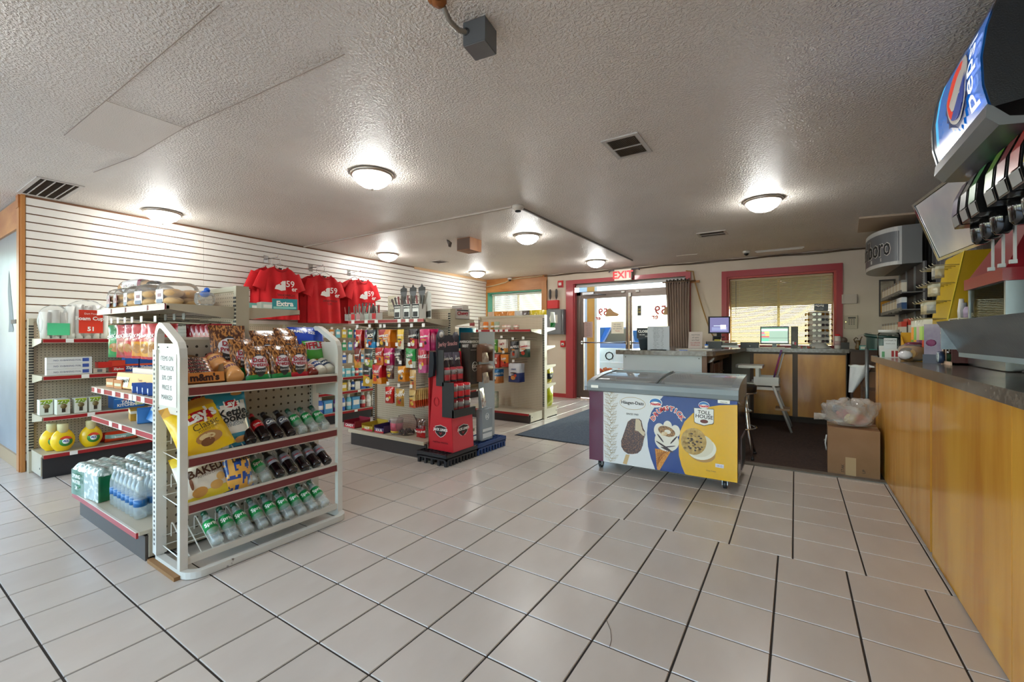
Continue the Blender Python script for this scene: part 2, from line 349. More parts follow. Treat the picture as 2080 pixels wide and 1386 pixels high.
# venetian blinds
def blind(x0, x1, z0, z1, y, label, c, k):
    t = thing('venetian_blind', label, 'blind', (0, 0, 0))
    MB(c).box(x0, x1, y - .02, y + .02, z1 - .03, z1).build('headrail', t)
    mb = MB(translucent(k, .36)); z = z1 - .04
    while z > z0:
        mb.add([(x0, y - .006, z - .0095), (x1, y - .006, z - .0095), (x1, y + .006, z + .0095), (x0, y + .006, z + .0095)], [(0, 1, 2, 3)]); z -= .0225
    stuff(mb.build('slats', t))
    cb = MB(M('#d8cfb8', .6))
    for f in (.1, .35, .62, .9): cb.box(x0 + (x1 - x0) * f - .001, x0 + (x1 - x0) * f + .001, y - .014, y - .011, z0, z1)
    cb.build('ladder_cord', t)
    MB(M('#6a6258', .4)).tube([(x0 + .09, y - .03, z1 - .03), (x0 + .09, y - .03, z1 - .62)], .004).build('wand', t)
    MB(c).box(x0, x1, y - .012, y + .012, z0 - .012, z0).build('bottom_rail', t)
blind(W20 + .04, W21 - .04, W2B + .02, W2T - .035, YB + .08, 'cream closed venetian blind inside the red window frame', M('#cdb98f', .5), '#dcc58c')
blind(W10 + .03, W11 - .01, W1B + .02, W1T - .03, YB + .14, 'white venetian blind in the pine-framed window by the slat wall', WHITE, '#f3e9cf')
# glass double door
dr = MB(M('#b5444a', .35, coat=.3))
dr.box(D0 - .16, D0, YB - .035, YB + .0, 0, DH + .08).box(D1, D1 + .075, YB - .035, YB, 0, DH + .08).box(D0, D1, YB - .035, YB, DH, DH + .08)
dr.box(D0 - .01, D0 + .02, YB, YB + .22, 0, DH).box(D1 - .02, D1 + .01, YB, YB + .22, 0, DH)
dr = struct(dr.build('door_1'))
BRZ = M('#6e625c', .32, m=.6)
MB(BRZ).box(D0 + .02, D0 + .11, YB + .1, YB + .17, 0, 2.17).box(D1 - .08, D1 - .02, YB + .1, YB + .17, 0, 2.17).box(D0 + .02, D1 - .02, YB + .1, YB + .17, 2.10, 2.17).build('jamb', dr)
MB(M('#9d9996', .4, m=.3)).box(D0 + .02, D1 - .02, YB + .1, YB + .17, DH - .06, DH).build('transom_bar', dr)
MB(TGLASS).box(D0 + .02, D1 - .02, YB + .13, YB + .136, 2.17, DH - .06).build('transom_pane', dr)
xm = -2.69
for a, b in ((D0 + .11, xm - .003), (xm + .003, D1 - .08)):
    lf = MB(BRZ).box(a, a + .06, YB + .11, YB + .155, .02, 2.10).box(b - .06, b, YB + .11, YB + .155, .02, 2.10).box(a + .06, b - .06, YB + .11, YB + .155, 2.03, 2.10).box(a + .06, b - .06, YB + .11, YB + .155, .02, .17).build('leaf', dr)
    MB(TGLASS).box(a + .06, b - .06, YB + .13, YB + .135, .17, 2.03).build('pane', lf)
    MB(STEEL).tube([(a + .03, YB + .05, 1.14), (b - .03, YB + .05, 1.14)], .013, 8).box(a + .02, a + .045, YB + .04, YB + .11, 1.11, 1.17).box(b - .045, b - .02, YB + .04, YB + .11, 1.11, 1.17).build('push_bar', lf)
MB(STEEL).box(-3.62, -3.38, YB + .02, YB + .1, 2.10, 2.15).tube([(-3.45, YB + .06, 2.1), (-3.3, YB - .1, 2.09), (-3.15, YB + .1, 2.09)], .008).build('door_closer', dr)
MB(WHITE).box(-2.83, -2.76, YB + .07, YB + .11, 2.11, 2.14).box(-2.55, -2.48, YB + .07, YB + .11, 2.11, 2.14).box(-2.69, -2.64, YB + .07, YB + .11, 2.03, 2.1).build('contact_sensor', dr)
MB(M('#c8c6c4', .3)).box(D0 + .04, D1 - .02, YB + .03, YB + .09, DH - .07, DH - .03).build('curtain_track', dr)
# conduits, cables on the ceiling
CAB = M('#8c847c', .5)
t = tag(MB(M('#b8aca0', .5)).box(-6.0, -2.40, 3.70, 3.725, H - .016, H).build('cable_raceway'), 'thin cable raceway on the ceiling between smoke detector and slat wall', 'raceway')
t = tag(MB(M('#77706a', .5)).box(-2.35, -2.33, 3.78, 7.42, H - .018, H).build('cable_raceway'), 'thin dark cable raceway running on the ceiling towards the door', 'raceway')
cb = [(-4.45, 8.15, H - .02)]
for i in range(24): cb.append((-4.45 + i * .24, YB - .02, H - .02 - .006 * sin(i * 1.7)))
tag(MB(M('#5e4c3c', .5)).tube(cb, .009, 5).tube([(p[0], p[1] - .01, p[2] - .015 - .005 * sin(k)) for k, p in enumerate(cb)], .005, 4).build('cable_bundle'), 'brown cables tacked along the top of the back wall', 'cable')
tag(MB(M('#c8b08a', .5)).tube([(-5.96, 8.12, 2.40), (-5.75, 8.14, 2.42), (-5.45, 8.15, 2.47), (-5.3, 8.15, 2.53), (-4.5, 8.15, 2.55)], .013, 6).build('cable_bundle'), 'cream cable drooping across the pine boards over the window', 'cable')
tag(MB(M('#a8803e', .5)).tube([(-1.62, 8.15, 2.42), (-1.50, 8.16, 2.40), (-1.47, 8.16, 2.2), (-1.36, 8.14, 1.8), (-1.22, 8.12, 1.35), (-1.12, 8.1, 1.18)], .010, 6).m(PINE).box(-1.60, -1.40, 8.16, 8.19, 2.20, 2.24).build('hanging_cable'), 'yellow brown cable hanging down the wall beside the door curtain', 'cable')
# ================================================================== CEILING FIXTURES
LGL = M('#f6f6f2', .3, e=LAMP); NICK = M('#b3a89c', .3, m=.85)
def mk_lamp():
    t = E('ceiling_lamp')
    MB(NICK).lathe([(.168, 0), (.172, -.008), (.165, -.022), (.150, -.030), (.148, -.024)], 28).build('rim', t)
    MB(LGL).lathe([(.150, -.026), (.142, -.045), (.118, -.075), (.080, -.100), (.035, -.114), (.004, -.117)], 20).build('glass_dome', t)
    MB(NICK).lathe([(.004, -.114), (.012, -.118), (.013, -.126), (.006, -.134), (.001, -.137)], 10).build('finial', t)
    return t
LP = [(-2.87, 2.36, 'over the near tile aisle'), (-5.60, 1.88, 'beside the air return grille by the slat wall'), (-.26, 4.85, 'over the ice cream freezer side, near the counter'), (-2.92, 4.88, 'beyond the smoke detector'),
      (-5.44, 4.78, 'over the red shirts'), (-2.90, 7.16, 'near the exit sign'), (-5.40, 7.06, 'near the pine-framed window')]
for x, y, d in LP: place('lamp', mk_lamp, (x, y, H), 'round frosted dome ceiling lamp ' + d, 'ceiling lamp', group='dome ceiling lamps')
for lk, (x, y) in enumerate(((-.3, -.2), (-2.9, -.1), (-5.6, -.3), (-7.6, -.6), (-.4, 2.2), (-.4, -2.4), (-3.2, -2.6), (-6.2, -2.7))):
    if (x, y) != (-.4, 2.2): place('lamp', mk_lamp, (x, y, H), 'round frosted dome ceiling lamp out of view behind the camera, %s lamp' % ORD[lk], 'ceiling lamp', group='dome ceiling lamps out of view')  # lamps added beyond the view for even fill, continuing the ceiling grid
def grille(q, lab, nb, cross, cen=False):
    c = (q[0] + q[1]) / 2; t = thing('ceiling_vent', lab, 'vent', (c[0], c[1], H)); hx, hy = abs(q[1][0] - q[0][0]) / 2, abs(q[1][1] - q[0][1]) / 2; f = .028
    W = M('#c6c0ba', .4)
    MB(W).box(-hx, hx, -hy, -hy + f, -.008, 0).box(-hx, hx, hy - f, hy, -.008, 0).box(-hx, -hx + f, -hy + f, hy - f, -.008, 0).box(hx - f, hx, -hy + f, hy - f, -.008, 0).build('frame', t)
    MB(M('#3a302a', .8)).box(-hx + f, hx - f, -hy + f, hy - f, -.002, 0).build('backing', t)
    m = MB(M('#a2978b', .5))
    for k in range(nb): x = -hx + f + (2 * hx - 2 * f) * (k + .5) / nb; m.add([(x - .004, -hy + f, -.003), (x - .004, hy - f, -.003), (x + .004, hy - f, -.010), (x + .004, -hy + f, -.010)], [(0, 1, 2, 3)])
    stuff(m.build('louvres', t))
    m = MB(W)
    for k in range(cross): y = -hy + (2 * hy) * (k + 1) / (cross + 1); m.box(-hx + f, hx - f, y - .004, y + .004, -.011, -.003)
    if cross: m.build('crossbar', t)
grille([Vector((-5.93, .90)), Vector((-5.22, 1.19))], 'long cream air return grille on the ceiling beside the slat wall', 46, 4)
grille([Vector((-1.10, 2.80)), Vector((-.85, 3.15))], 'square ceiling vent in the middle of the ceiling', 20, 1)
grille([Vector((-1.06, 5.95)), Vector((-.72, 6.22))], 'small dark ceiling vent before the red-framed window', 18, 1)
grille([Vector((-5.35, 5.62)), Vector((-5.1, 5.85))], 'small grey ceiling vent above the back of the slat wall', 14, 1)
t = thing('junction_box', 'grey metal junction box hanging off a short flexible conduit on the ceiling', 'junction box', (0, 0, 0))
MB(M('#75787b', .38, m=.7)).box(-.052, .052, -.052, .052, -.098, 0, T=TR(-1.125, 1.49, H - .002, rz=R(8))).build('box', t)
MB(M('#8d9092', .35, m=.7)).box(-.050, .050, -.050, .050, -.102, -.098, T=TR(-1.125, 1.49, H - .002, rz=R(8))).build('cover', t)
cp_ = [Vector((-1.162, 1.30, H - .02)), Vector((-1.172, 1.35, H - .045)), Vector((-1.17, 1.40, H - .05)), Vector((-1.155, 1.437, H - .045))]
m = MB(M('#9a958d', .35, m=.7))
for k in range(26):
    u = k / 25 * 2.999; i = int(u); p = cp_[i].lerp(cp_[i + 1], u - i); d = (cp_[i + 1] - cp_[i]).normalized()
    m.add(*(lambda a, b: (a, b))([tuple(p + (d.orthogonal().normalized() * cos(q * PI / 4) + d.cross(d.orthogonal().normalized()) * sin(q * PI / 4)) * (.012 if k % 2 else .0095)) for q in range(8)], []))
o_ = len(m.v) - 26 * 8
for k in range(25):
    for q in range(8): m.f.append((k * 8 + q, k * 8 + (q + 1) % 8, k * 8 + 8 + (q + 1) % 8, k * 8 + 8 + q)); m.mi.append(0); m.sm.append(True)
m.build('flex_conduit', t)
MB(M('#4f5052', .4, m=.7)).cyl(.016, 0, .03, 10, TR(-1.155, 1.43, H - .045, rx=R(-80))).build('connector', t)
MB(M('#9a5a22', .7, c2='#7a4418', sc=20)).ball((-1.165, 1.275, H - .012), .028, sz=(1.2, 1.2, .8)).ball((-1.15, 1.255, H - .01), .02).ball((-1.185, 1.26, H - .008), .018).build('foam_sealant', t)
t = thing('smoke_detector', 'round cream smoke detector in the middle of the ceiling', 'smoke detector', (-2.34, 3.73, H))
MB(M('#cfc6ba', .45)).lathe([(.058, 0), (.062, -.012), (.056, -.03), (.04, -.036), (.038, -.05), (.012, -.052)], 20).build('housing', t)
MB(DARK).lathe([(.03, -.050), (.03, -.062), (.001, -.066)], 12).build('sensor', t)
t = thing('wooden_box', 'small brown wooden box fixed to the ceiling', 'box', (-3.70, 4.66, H), R(0))
WB = M('#8a5a3a', .5, c2='#a8744c', sc=7, st=(1, 1, .3))
MB(WB).box(-.11, .11, -.125, .125, -.165, 0).build('body', t)
MB(M('#6c5546', .55)).box(-.105, .105, -.131, -.125, -.155, -.01).build('front_panel', t)
tag(MB(M('#6a625c', .6)).prism([(-.035, 0), (0, -.10), (.02, -.04)], 0, .05, TR(-3.93, 4.55, H - .0, rx=R(90))).build('bracket'), 'small grey metal bracket on the ceiling beside the wooden box', 'bracket')
def mk_dome():
    t = E('dome_camera'); MB(M('#d6d0c8', .4)).lathe([(.05, 0), (.052, -.02), (.046, -.034), (.036, -.036)], 18).build('base', t)
    MB(M('#181a1c', .08)).lathe([(.036, -.034), (.030, -.055), (.016, -.068), (.001, -.072)], 14).build('lens_dome', t); return t
place('dome', mk_dome, (-.63, 7.6, H), 'small dome security camera on the ceiling before the red window', 'security camera')
place('dome', mk_dome, (-5.28, 8.08, H - .02), 'small dome security camera above the pine-framed window', 'security camera')
tag(MB(M('#c9c0b4', .5)).box(-.52, .11, 7.66, 7.74, H - .02, H).m(M('#e5e0d8', .4)).box(-.50, .09, 7.67, 7.73, H - .028, H - .02).build('light_strip'), 'flat cream fluorescent strip cover on the ceiling by the back wall', 'strip light')
tag(MB(M('#e9e3d8', .4)).box(-1.62, -1.30, 7.42, 7.46, H - .006, H).build('ceiling_strip'), 'short pale strip on the ceiling before the exit sign', 'strip')
# ================================================================== THINGS ON THE BACK WALL
t = thing('exit_sign', 'white exit sign with red letters above the glass doors', 'exit sign', (-2.73, 8.08, 2.425))
MB(M('#eadfc9', .4)).box(-.165, .165, -.02, .025, -.105, .105, ch=.006).build('housing', t)
MB(M('#f2ead8', .35)).box(-.155, .155, -.023, -.02, -.095, .095).build('face_panel', t)
MB(M('#c8262c', .4, e=.25)).text('EXIT', .19, TR(0, -.0245, 0) @ AXY, bold=.03).build('lettering', t)
MB(M('#8d8d92', .4)).box(-.03, .17, .025, .11, -.06, .10).build('mounting_box', t)
for sx in (-1, 1): MB(M('#7d7d84', .4)).tube([(sx * .12, .02, .1), (sx * .26, .05, .11), (sx * .3, .06, .08)], .012).build('lamp_head', t)
t = thing('alarm_strobe', 'red fire alarm horn strobe high on the wall beside the doors', 'fire alarm', (-4.09, YB, 2.35))
MB(RED).box(-.06, .06, -.035, 0, -.07, .07, ch=.006).build('body', t); MB(WHITE).box(-.032, .03, -.05, -.035, -.03, .03).build('strobe_lens', t); MB(M('#7e1218', .5)).box(-.045, .045, -.037, -.035, -.062, -.04).build('sounder_slots', t)
t = thing('tool_holder', 'red metal holder with two dark-handled tools on the wall by the window', 'holder', (-4.24, YB - .01, 1.93))
MB(M('#d12a2e', .4)).box(-.125, .125, -.09, 0, -.085, .085, ch=.005).build('tray', t); MB(M('#b5b5b0', .4)).tube([(.1, -.02, -.08), (.14, -.02, -.12), (.11, -.02, -.15)], .004).build('hook', t)
for sx in (-.075, .07): MB(M('#4b4a4c', .6)).lathe([(.015, .12), (.026, .17), (.026, .28), (.012, .32)], 10, TR(sx, -.045, 0)).m(STEEL).cyl(.010, .04, .13, 8, TR(sx, -.045, 0)).build('tool_handle', t)
t = thing('electrical_panel', 'grey electrical breaker panel on the wall beside the door', 'panel', (-4.18, YB, 1.56))
MB(M('#6f7276', .42, m=.2)).box(-.225, .215, -.11, 0, -.255, .26).build('enclosure', t); MB(M('#7b7e82', .38, m=.2)).box(-.21, .15, -.118, -.11, -.24, .245).build('panel_door', t)
MB(M('#d6d2ca', .5)).box(-.10, .07, -.120, -.118, -.02, .15).build('notice', t); MB(M('#6b6963', .5)).box(-.09, .0, -.122, -.120, .0, .12).build('photo', t)
MB(M('#b8bdc4', .3, m=.7)).tube([(.19, -.13, -.2), (.2, -.14, .1), (.18, -.12, .25)], .014).build('conduit', t)
t = thing('fire_pull', 'small red fire alarm pull station low beside the door frame', 'fire alarm', (-4.035, YB, 1.11))
MB(RED).box(-.05, .05, -.035, 0, -.065, .065).build('body', t); MB(WHITE).box(-.03, .03, -.04, -.035, -.03, .02).build('pull_handle', t); MB(DARK).box(-.02, .02, -.042, -.04, -.02, -.005).build('slot', t)
t = thing('junction_cover', 'blank white cover box on the wall beside the red window', 'cover box', (.672, YB, 1.815))
MB(M('#cbbfb1', .5)).box(-.09, .095, -.045, 0, -.068, .068, ch=.008).build('cover', t)
t = thing('alarm_keypad', 'cream alarm keypad on the wall beside the red window', 'keypad', (.692, YB, 1.47))
MB(M('#c9bba6', .5)).box(-.08, .08, -.03, 0, -.095, .10, ch=.008).build('body', t); MB(M('#3c3a36', .3)).box(-.035, .055, -.032, -.03, .055, .075).build('display', t)
m = MB(M('#77716a', .5))
for a in range(3):
    for b in range(4): m.box(-.03 + a * .028, -.012 + a * .028, -.033, -.03, .03 - b * .022, .042 - b * .022)
m.build('keys', t); MB(M('#d9e07a', .4, e=1)).box(-.066, -.056, -.032, -.03, .0, .012).build('status_light', t)
t = thing('framed_picture', 'dark framed picture on the back wall beside the cigarette rack', 'picture', (1.10, YB, 1.81))
MB(M('#4a4541', .5)).box(-.085, .09, -.02, 0, -.265, .265).build('frame', t); MB(M('#8f8370', .5, c2='#c8bea8', sc=6)).box(-.068, .075, -.023, -.02, -.02, .24).m(M('#c88a18', .5)).box(-.068, .075, -.023, -.02, -.245, -.02).build('print', t)
# curtain gathered beside the door
cu = thing('door_curtain', 'beige pleated curtain gathered on a rod at the side of the glass doors', 'curtain', (-1.75, 8.10, 0))
CUR = M('#a08d80', .85, c2='#8d7a6e', sc=5, st=(1, 1, .2))
def cf(u, v):
    w_ = .21 * (1 - .22 * v * (1 - v) * 2); x = (u - .5) * 2 * w_ + .03 * (1 - v); return (x, .022 * sin(u * 2 * PI * 9 + .5 * sin(v * 3)) * (.7 + .3 * v), .72 + 1.50 * v)
MB(CUR).grid(cf, 72, 10).build('cloth', cu)
MB(M('#5e5650', .9)).grid(lambda u, v: ((u - .5) * .4, .018 * sin(u * 2 * PI * 12) - .002, 2.20 + .07 * v + .012 * sin(u * 40)), 72, 3).build('ruffle', cu)
MB(M('#7c5c40', .5)).tube([(-.26, 0, 2.23), (.30, 0, 2.23)], .012, 8).build('rod', cu)
# window lettering seen from behind, on the door glass
PRR = M('#c23a3c', .5); PRB = M('#b08a60', .5)
for cx, sc_, lab in ((-3.22, 1.0, 'red and brown shop sticker on the door leaf beside the pine post'), (-2.10, 1.15, 'red and brown shop sticker on the door leaf beside the curtain')):
    t = thing('window_sticker', lab, 'sticker', (cx, YB + .125, 1.72)); mir = Matrix.Diagonal((-1, 1, 1, 1))
    MB(PRR).text('59', .20 * sc_, mir @ TR(.0, 0, .03) @ AXY, bold=.02).text('er', .12 * sc_, mir @ TR(.10, 0, -.10) @ AXY, bold=.03).build('lettering', t)
    MB(PRB).prism([(.05, -.06), (.30, -.06), (.33, -.02), (.22, .03), (.15, .10), (.08, .08)], 0, .002, AXY).build('truck_shape', t)
    MB(M('#7d8790', .5)).tube([(.13 + .22 * cos(a * PI / 12), 0, .02 + .17 * sin(a * PI / 12)) for a in range(-3, 18)], .003, 4).build('outline', t)
def paper(name, lab, x0, x1, z0, z1, y, lines, c='#efe9d6', ink='#55514a', rl=None, rz=0, tilt=0):
    w_, h_ = x1 - x0, z1 - z0
    t = thing(name, lab, 'notice', ((x0 + x1) / 2, y, z0), rot=(tilt, 0, rz))
    MB(M(c, .6)).box(-w_ / 2, w_ / 2, 0, .002, 0, h_).build('sheet', t)
    m = MB(M(ink, .6)); n_ = len(lines)
    for i, tx in enumerate(lines):
        sz = h_ / (n_ + 1.5) * .8; vs, _ = textgeo(tx, 1); wd = max(v[0] for v in vs) * 2; sz = min(sz, w_ * .86 / wd)
        if rl is not None and i == rl: m.m(M('#c23a3c', .6))
        m.text(tx, sz, TR(0, -.0008, h_ * (1 - (i + 1.2) / (n_ + 1.4))) @ AXY)
    m.build('writing', t); return t
paper('door_notice', 'white notice taped to the door glass left of the middle stile', -3.05, -2.80, 1.32, 1.55, YB + .125, ['NO SHIRT', 'NO SHOES', 'NO SERVICE', 'Thanks'], rl=3)
paper('door_notice', 'pinkish hours sheet taped inside the door glass near the hinge', -3.63, -3.44, 1.24, 1.56, YB + .125, ['HOURS', 'Mon 5-9', 'Tue 5-9', 'Wed 5-9', 'Thu 5-9', 'Fri 5-9', 'Sat 6-9', 'Sun 6-9'], c='#b99d98')
paper('door_sticker', 'small dark and yellow sticker on the door glass', -2.53, -2.46, 1.66, 1.85, YB + .125, ['24', 'HR'], c='#4a4a44', ink='#e8d060')
# ================================================================== OUTSIDE
OUT = 'seen through the glass doors'
gd = struct(MB(M('#857f74', .9, c2='#787268', sc=.8)).box(-60, 40, YB + .22, 80, -.25, -.10).m(M('#d2cdc3', .85, c2='#c6c0b5', sc=1.2)).box(-60, 40, -60, -4.12, -.25, -.10).box(-60, -9.12, -4.12, YB + .22, -.25, -.10).build('ground'))  # unseen pale ground behind the camera, lightened to bounce daylight onto the ceiling
struct(MB(M('#a39d92', .85, c2='#938c80', sc=1.5)).box(-12, 8, YB + .22, 11.2, -.14, -.02).build('pavement'))
PO = M('#e0a048', .5, c2='#c98630', sc=4, st=(1, 1, .15))
t = thing('porch_post', 'yellow pine porch post outside the glass doors', 'post', (-3.98, 9.6, 0)); MB(PO).box(-.09, .09, -.09, .09, -.05, 2.75).build('post', t); MB(M('#efeae0', .6)).box(.09, .15, -.08, .08, -.05, 2.75).build('trim_board', t)
t = thing('ice_chest_sign', 'white building edge with a small sign outside the door hinge side', 'building', (-4.9, 10.6, 0)); MB(M('#e3e6e8', .6)).box(-.9, .52, 0, .5, -.1, 2.9).build('wall', t); MB(M('#8f8f8f', .5)).box(.38, .49, -.01, 0, 2.15, 2.25).build('plate', t)
def truck(x, y, rz, c, lab):
    t = thing('pickup_truck', lab, 'truck', (x, y, -.1), rz)
    B = M(c, .25, coat=.6)
    MB(B).prism([(-2.6, .45), (-2.55, .95), (-1.6, 1.08), (-.95, 1.12), (-.45, 1.72), (.75, 1.75), (1.0, 1.15), (2.65, 1.12), (2.7, .5)], -.92, .92, AXY).build('body', t)
    MB(M('#28323c', .1)).prism([(-.82, 1.15), (-.40, 1.66), (.68, 1.69), (.88, 1.2)], -.93, .93, AXY).build('side_window', t)
    MB(M('#5c7080', .1)).add([(-.93, -.75, 1.15), (-.93, .75, 1.15), (-.48, .68, 1.68), (-.48, -.68, 1.68)], [(0, 1, 2, 3)], T=TR(-.012)).build('windscreen', t)
    MB(CHROME).box(-2.68, -2.6, -.8, .8, .5, .7).box(-2.62, -2.56, -.5, .5, .72, .95).build('bumper', t)
    for sx in (-1.65, 1.65):
        for sy in (-.9, .75): MB(M('#1e1e1f', .8)).cyl(.38, 0, .18, 18, TR(sx, sy + .16, .38) @ AXY).m(STEEL).cyl(.2, -.01, .19, 12, TR(sx, sy + .16, .38) @ AXY).build('wheel', t)
    for sy in (-.72, .72): MB(M('#f4f4f0', .2)).box(-2.61, -2.55, sy - .14, sy + .14, .76, .92).build('headlight', t)
truck(-6.5, 16.5, R(70), '#3f6ea8', 'blue pickup truck parked nearest the glass doors outside')
truck(-6.9, 24.5, R(100), '#5f8fc4', 'light blue pickup truck parked farther away outside')
truck(-11.2, 20, R(88), '#c7ccd2', 'silver pickup truck parked outside beyond the pine post')
t = thing('price_stand', 'low white sign stand with large numbers outside the doors', 'sign', (-4.7, 11.6, -.05)); MB(M('#dfe3dc', .6)).box(-1.1, 1.0, 0, .05, .35, 1.0).build('board', t)
MB(M('#ffffff', .5)).box(-1.1, 1.0, -.01, 0, .60, .62).m(INK).text('100   O', .34, TR(0, -.012, .78) @ AXY).build('numbers', t); MB(STEEL).box(-1.0, -.95, 0, .05, -.05, .35).box(.9, .95, 0, .05, -.05, .35).build('leg', t)
t = thing('flower_planter', 'red and orange flowers in a low planter outside the doors', 'planter', (-3.75, 10.9, -.05)); MB(M('#7d6a58', .8)).box(-.55, .55, -.2, .2, 0, .25).build('box', t)
m = MB(M('#c8452c', .7, c2='#e08030', sc=20))
for k in range(60): m.ball((rnd.uniform(-.5, .5), rnd.uniform(-.18, .18), .27 + rnd.random() * .2), .045, 6, 4)
stuff(m.build('flowers', t))
t = thing('added_sunblocker', 'unseen added grey awning sloping down outside the red window', 'sunblocker', (0, 0, 0)); MB(M('#8c8f92', .6)).add([(-1.25, YB + .22, 2.45), (.9, YB + .22, 2.45), (.9, YB + 1.1, 1.84), (-1.25, YB + 1.1, 1.84), (-1.25, YB + .22, 2.42), (.9, YB + .22, 2.42), (.9, YB + 1.1, 1.81), (-1.25, YB + 1.1, 1.81)], [(0, 1, 2, 3), (7, 6, 5, 4), (0, 4, 5, 1), (1, 5, 6, 2), (2, 6, 7, 3), (3, 7, 4, 0)]).build('sheet', t)  # unseen sheet added to keep sun off the upper blind
# ================================================================== GONDOLA SHELVING (local: x along the run, front = -y, z up)
KICK = M('#3d3230', .45); KICKB = M('#26252a', .35); GRE = M('#bdb39f', .4, c2='#b2a893', sc=4)
def shelf(t, x0, x1, yb, d, z, rail=REDRAIL, tags=(), thick=.032, low=0, name='shelf', ends=True):
    """shelf panel reaching from yb towards -y by d, its top at z"""
    s = MB(GRE).box(x0 + .004, x1 - .004, yb - d, yb, z - .012, z).box(x0 + .004, x1 - .004, yb - d, yb - d + .012, z - thick, z - .012)
    for a, b in ((x0 + .004, x0 + .010), (x1 - .010, x1 - .004)):
        s.add([(a, yb - d, z - .012), (b, yb - d, z - .012), (b, yb - d, z - thick), (a, yb - d, z - thick), (a, yb, z - .012), (b, yb, z - .012), (b, yb, z - .085), (a, yb, z - .085)],
              [(0, 1, 2, 3), (4, 7, 6, 5), (0, 3, 7, 4), (1, 5, 6, 2), (3, 2, 6, 7), (0, 4, 5, 1)])
    s = s.build(name, t)
    z1 = z - low
    MB(rail).box(x0 + .012, x1 - .012, yb - d - .008, yb - d, z1 - .034, z1 - .002).m(M('#cfc7ba', .4)).box(x0 + .012, x1 - .012, yb - d - .011, yb - d, z1 - .003, z1 + .001).box(x0 + .012, x1 - .012, yb - d - .011, yb - d, z1 - .037, z1 - .034).build('price_rail', s)
    for tx in tags: MB(TAG).box(x0 + tx - .026, x0 + tx + .026, yb - d - .0125, yb - d - .0085, z1 - .035, z1 - .001).build('price_tag', s)
    return s
def gondola(lab, x0, x1, yc, top, loc, rz, front, back=(), base=.52, bz=.17, kick=KICK, end_up='', sides=True, backbase=True, deck_rail=REDRAIL, btags=(), single=False):
    t = thing('gondola_shelf', lab, 'shelving', loc, rz)
    n = 1
    MB(PEG).box(x0, x1, yc - .012, yc + .012, .10, top).build('back_panel', t)
    for x in (x0, x1):
        u = MB(GRE).box(x - .016, x + .016, yc - .04, yc + .04, 0, top + .01)
        u.m(DARK)
        z = .2
        while z < top - .05: u.box(x - .0165, x + .0165, yc - .043, yc - .040, z, z + .014); z += .0254
        u.build('upright', t)
    MB(GRE).box(x0, x1, yc - .02, yc + .02, top - .02, top + .012).build('top_cap', t)
    for sg, ok in ((-1, True), (1, backbase and not single)):
        if not ok: continue
        d0, d1 = sorted((yc, yc + sg * base))
        b = MB(GRE).box(x0, x1, d0, d1, bz - .02, bz); b = b.build('base_deck', t)
        ye = yc + sg * base
        MB(deck_rail).box(x0 + .01, x1 - .01, ye - .010 if sg < 0 else ye, ye if sg < 0 else ye + .010, bz - .036, bz - .004).m(M('#cfc7ba', .4)).box(x0 + .01, x1 - .01, ye - .012 if sg < 0 else ye, ye if sg < 0 else ye + .012, bz - .004, bz + .001).build('price_rail', b)
        if sg < 0:
            for tx in btags: MB(TAG).box(x0 + tx - .026, x0 + tx + .026, ye - .014, ye - .010, bz - .035, bz - .003).build('price_tag', b)
        yk = yc + sg * (base - .03)
        MB(kick).box(x0 + .01, x1 - .01, min(yk, yk - sg * .015), max(yk, yk - sg * .015), .0, bz - .036).build('kick_plate', t)
        for x in (x0 + .012, x1 - .012): MB(GRE).box(x - .010, x + .010, min(yc + sg * .04, yk - sg * .015), max(yc + sg * .04, yk - sg * .015), .02, bz - .02).m(DARK).cyl(.01, -.0115, .0115, 8, TR(x, yk - sg * .05, .085) @ AXX).build('base_bracket', t)
    for sh in front: shelf(t, x0, x1, yc - .012, **sh)
    for d, z in back:
        s = MB(GRE).box(x0 + .004, x1 - .004, yc + .012, yc + .012 + d, z - .03, z)
        for a in (x0 + .004, x1 - .010): s.add([(a, yc, z - .03), (a + .006, yc, z - .03), (a + .006, yc + d, z - .03), (a, yc + d, z - .03), (a, yc, z - .085), (a + .006, yc, z - .085)], [(0, 3, 4), (1, 5, 2), (4, 3, 2, 5)])
        s = s.build('shelf', t); MB(REDRAIL).box(x0 + .012, x1 - .012, yc + d + .012, yc + d + .02, z - .034, z - .002).build('price_rail', s)
    return t
G1 = gondola('near cream gondola shelving unit with bread packs on top', -4.24, -3.03, 1.44, 1.57, (0, 0, 0), 0,
             [dict(d=.39, z=1.445, rail=M('#8c4a52', .3), tags=(.28, .55, .92)), dict(d=.42, z=.895, tags=(.12, .26, .48, .64, .78, .85, .98)), dict(d=.42, z=.69, tags=(.42, .60, .84))],
             back=[(.39, 1.445), (.42, .90), (.42, .55)], base=.53, bz=.175, kick=M('#4a423c', .5))
G2 = gondola('middle cream gondola with candy bags on pegs and red tag rails', -4.37, -3.15, 3.66, 1.55, (0, 0, 0), 0,
             [dict(d=.40, z=1.44, tags=(.1, .33, .50, .86, .98, 1.10))], back=[(.39, 1.45), (.42, 1.0)], base=.41, bz=.185, deck_rail=M('#c9bca4', .4))
G3 = gondola('far cream gondola by the window with hanging snack bags', -4.42, -3.20, 5.87, 1.58, (0, 0, 0), 0,
             [dict(d=.40, z=1.365, tags=(.30, .52, .62, .70, .80))], back=[(.34, 1.40), (.34, 1.12), (.36, .82), (.36, .53)], base=.46, bz=.15, btags=())
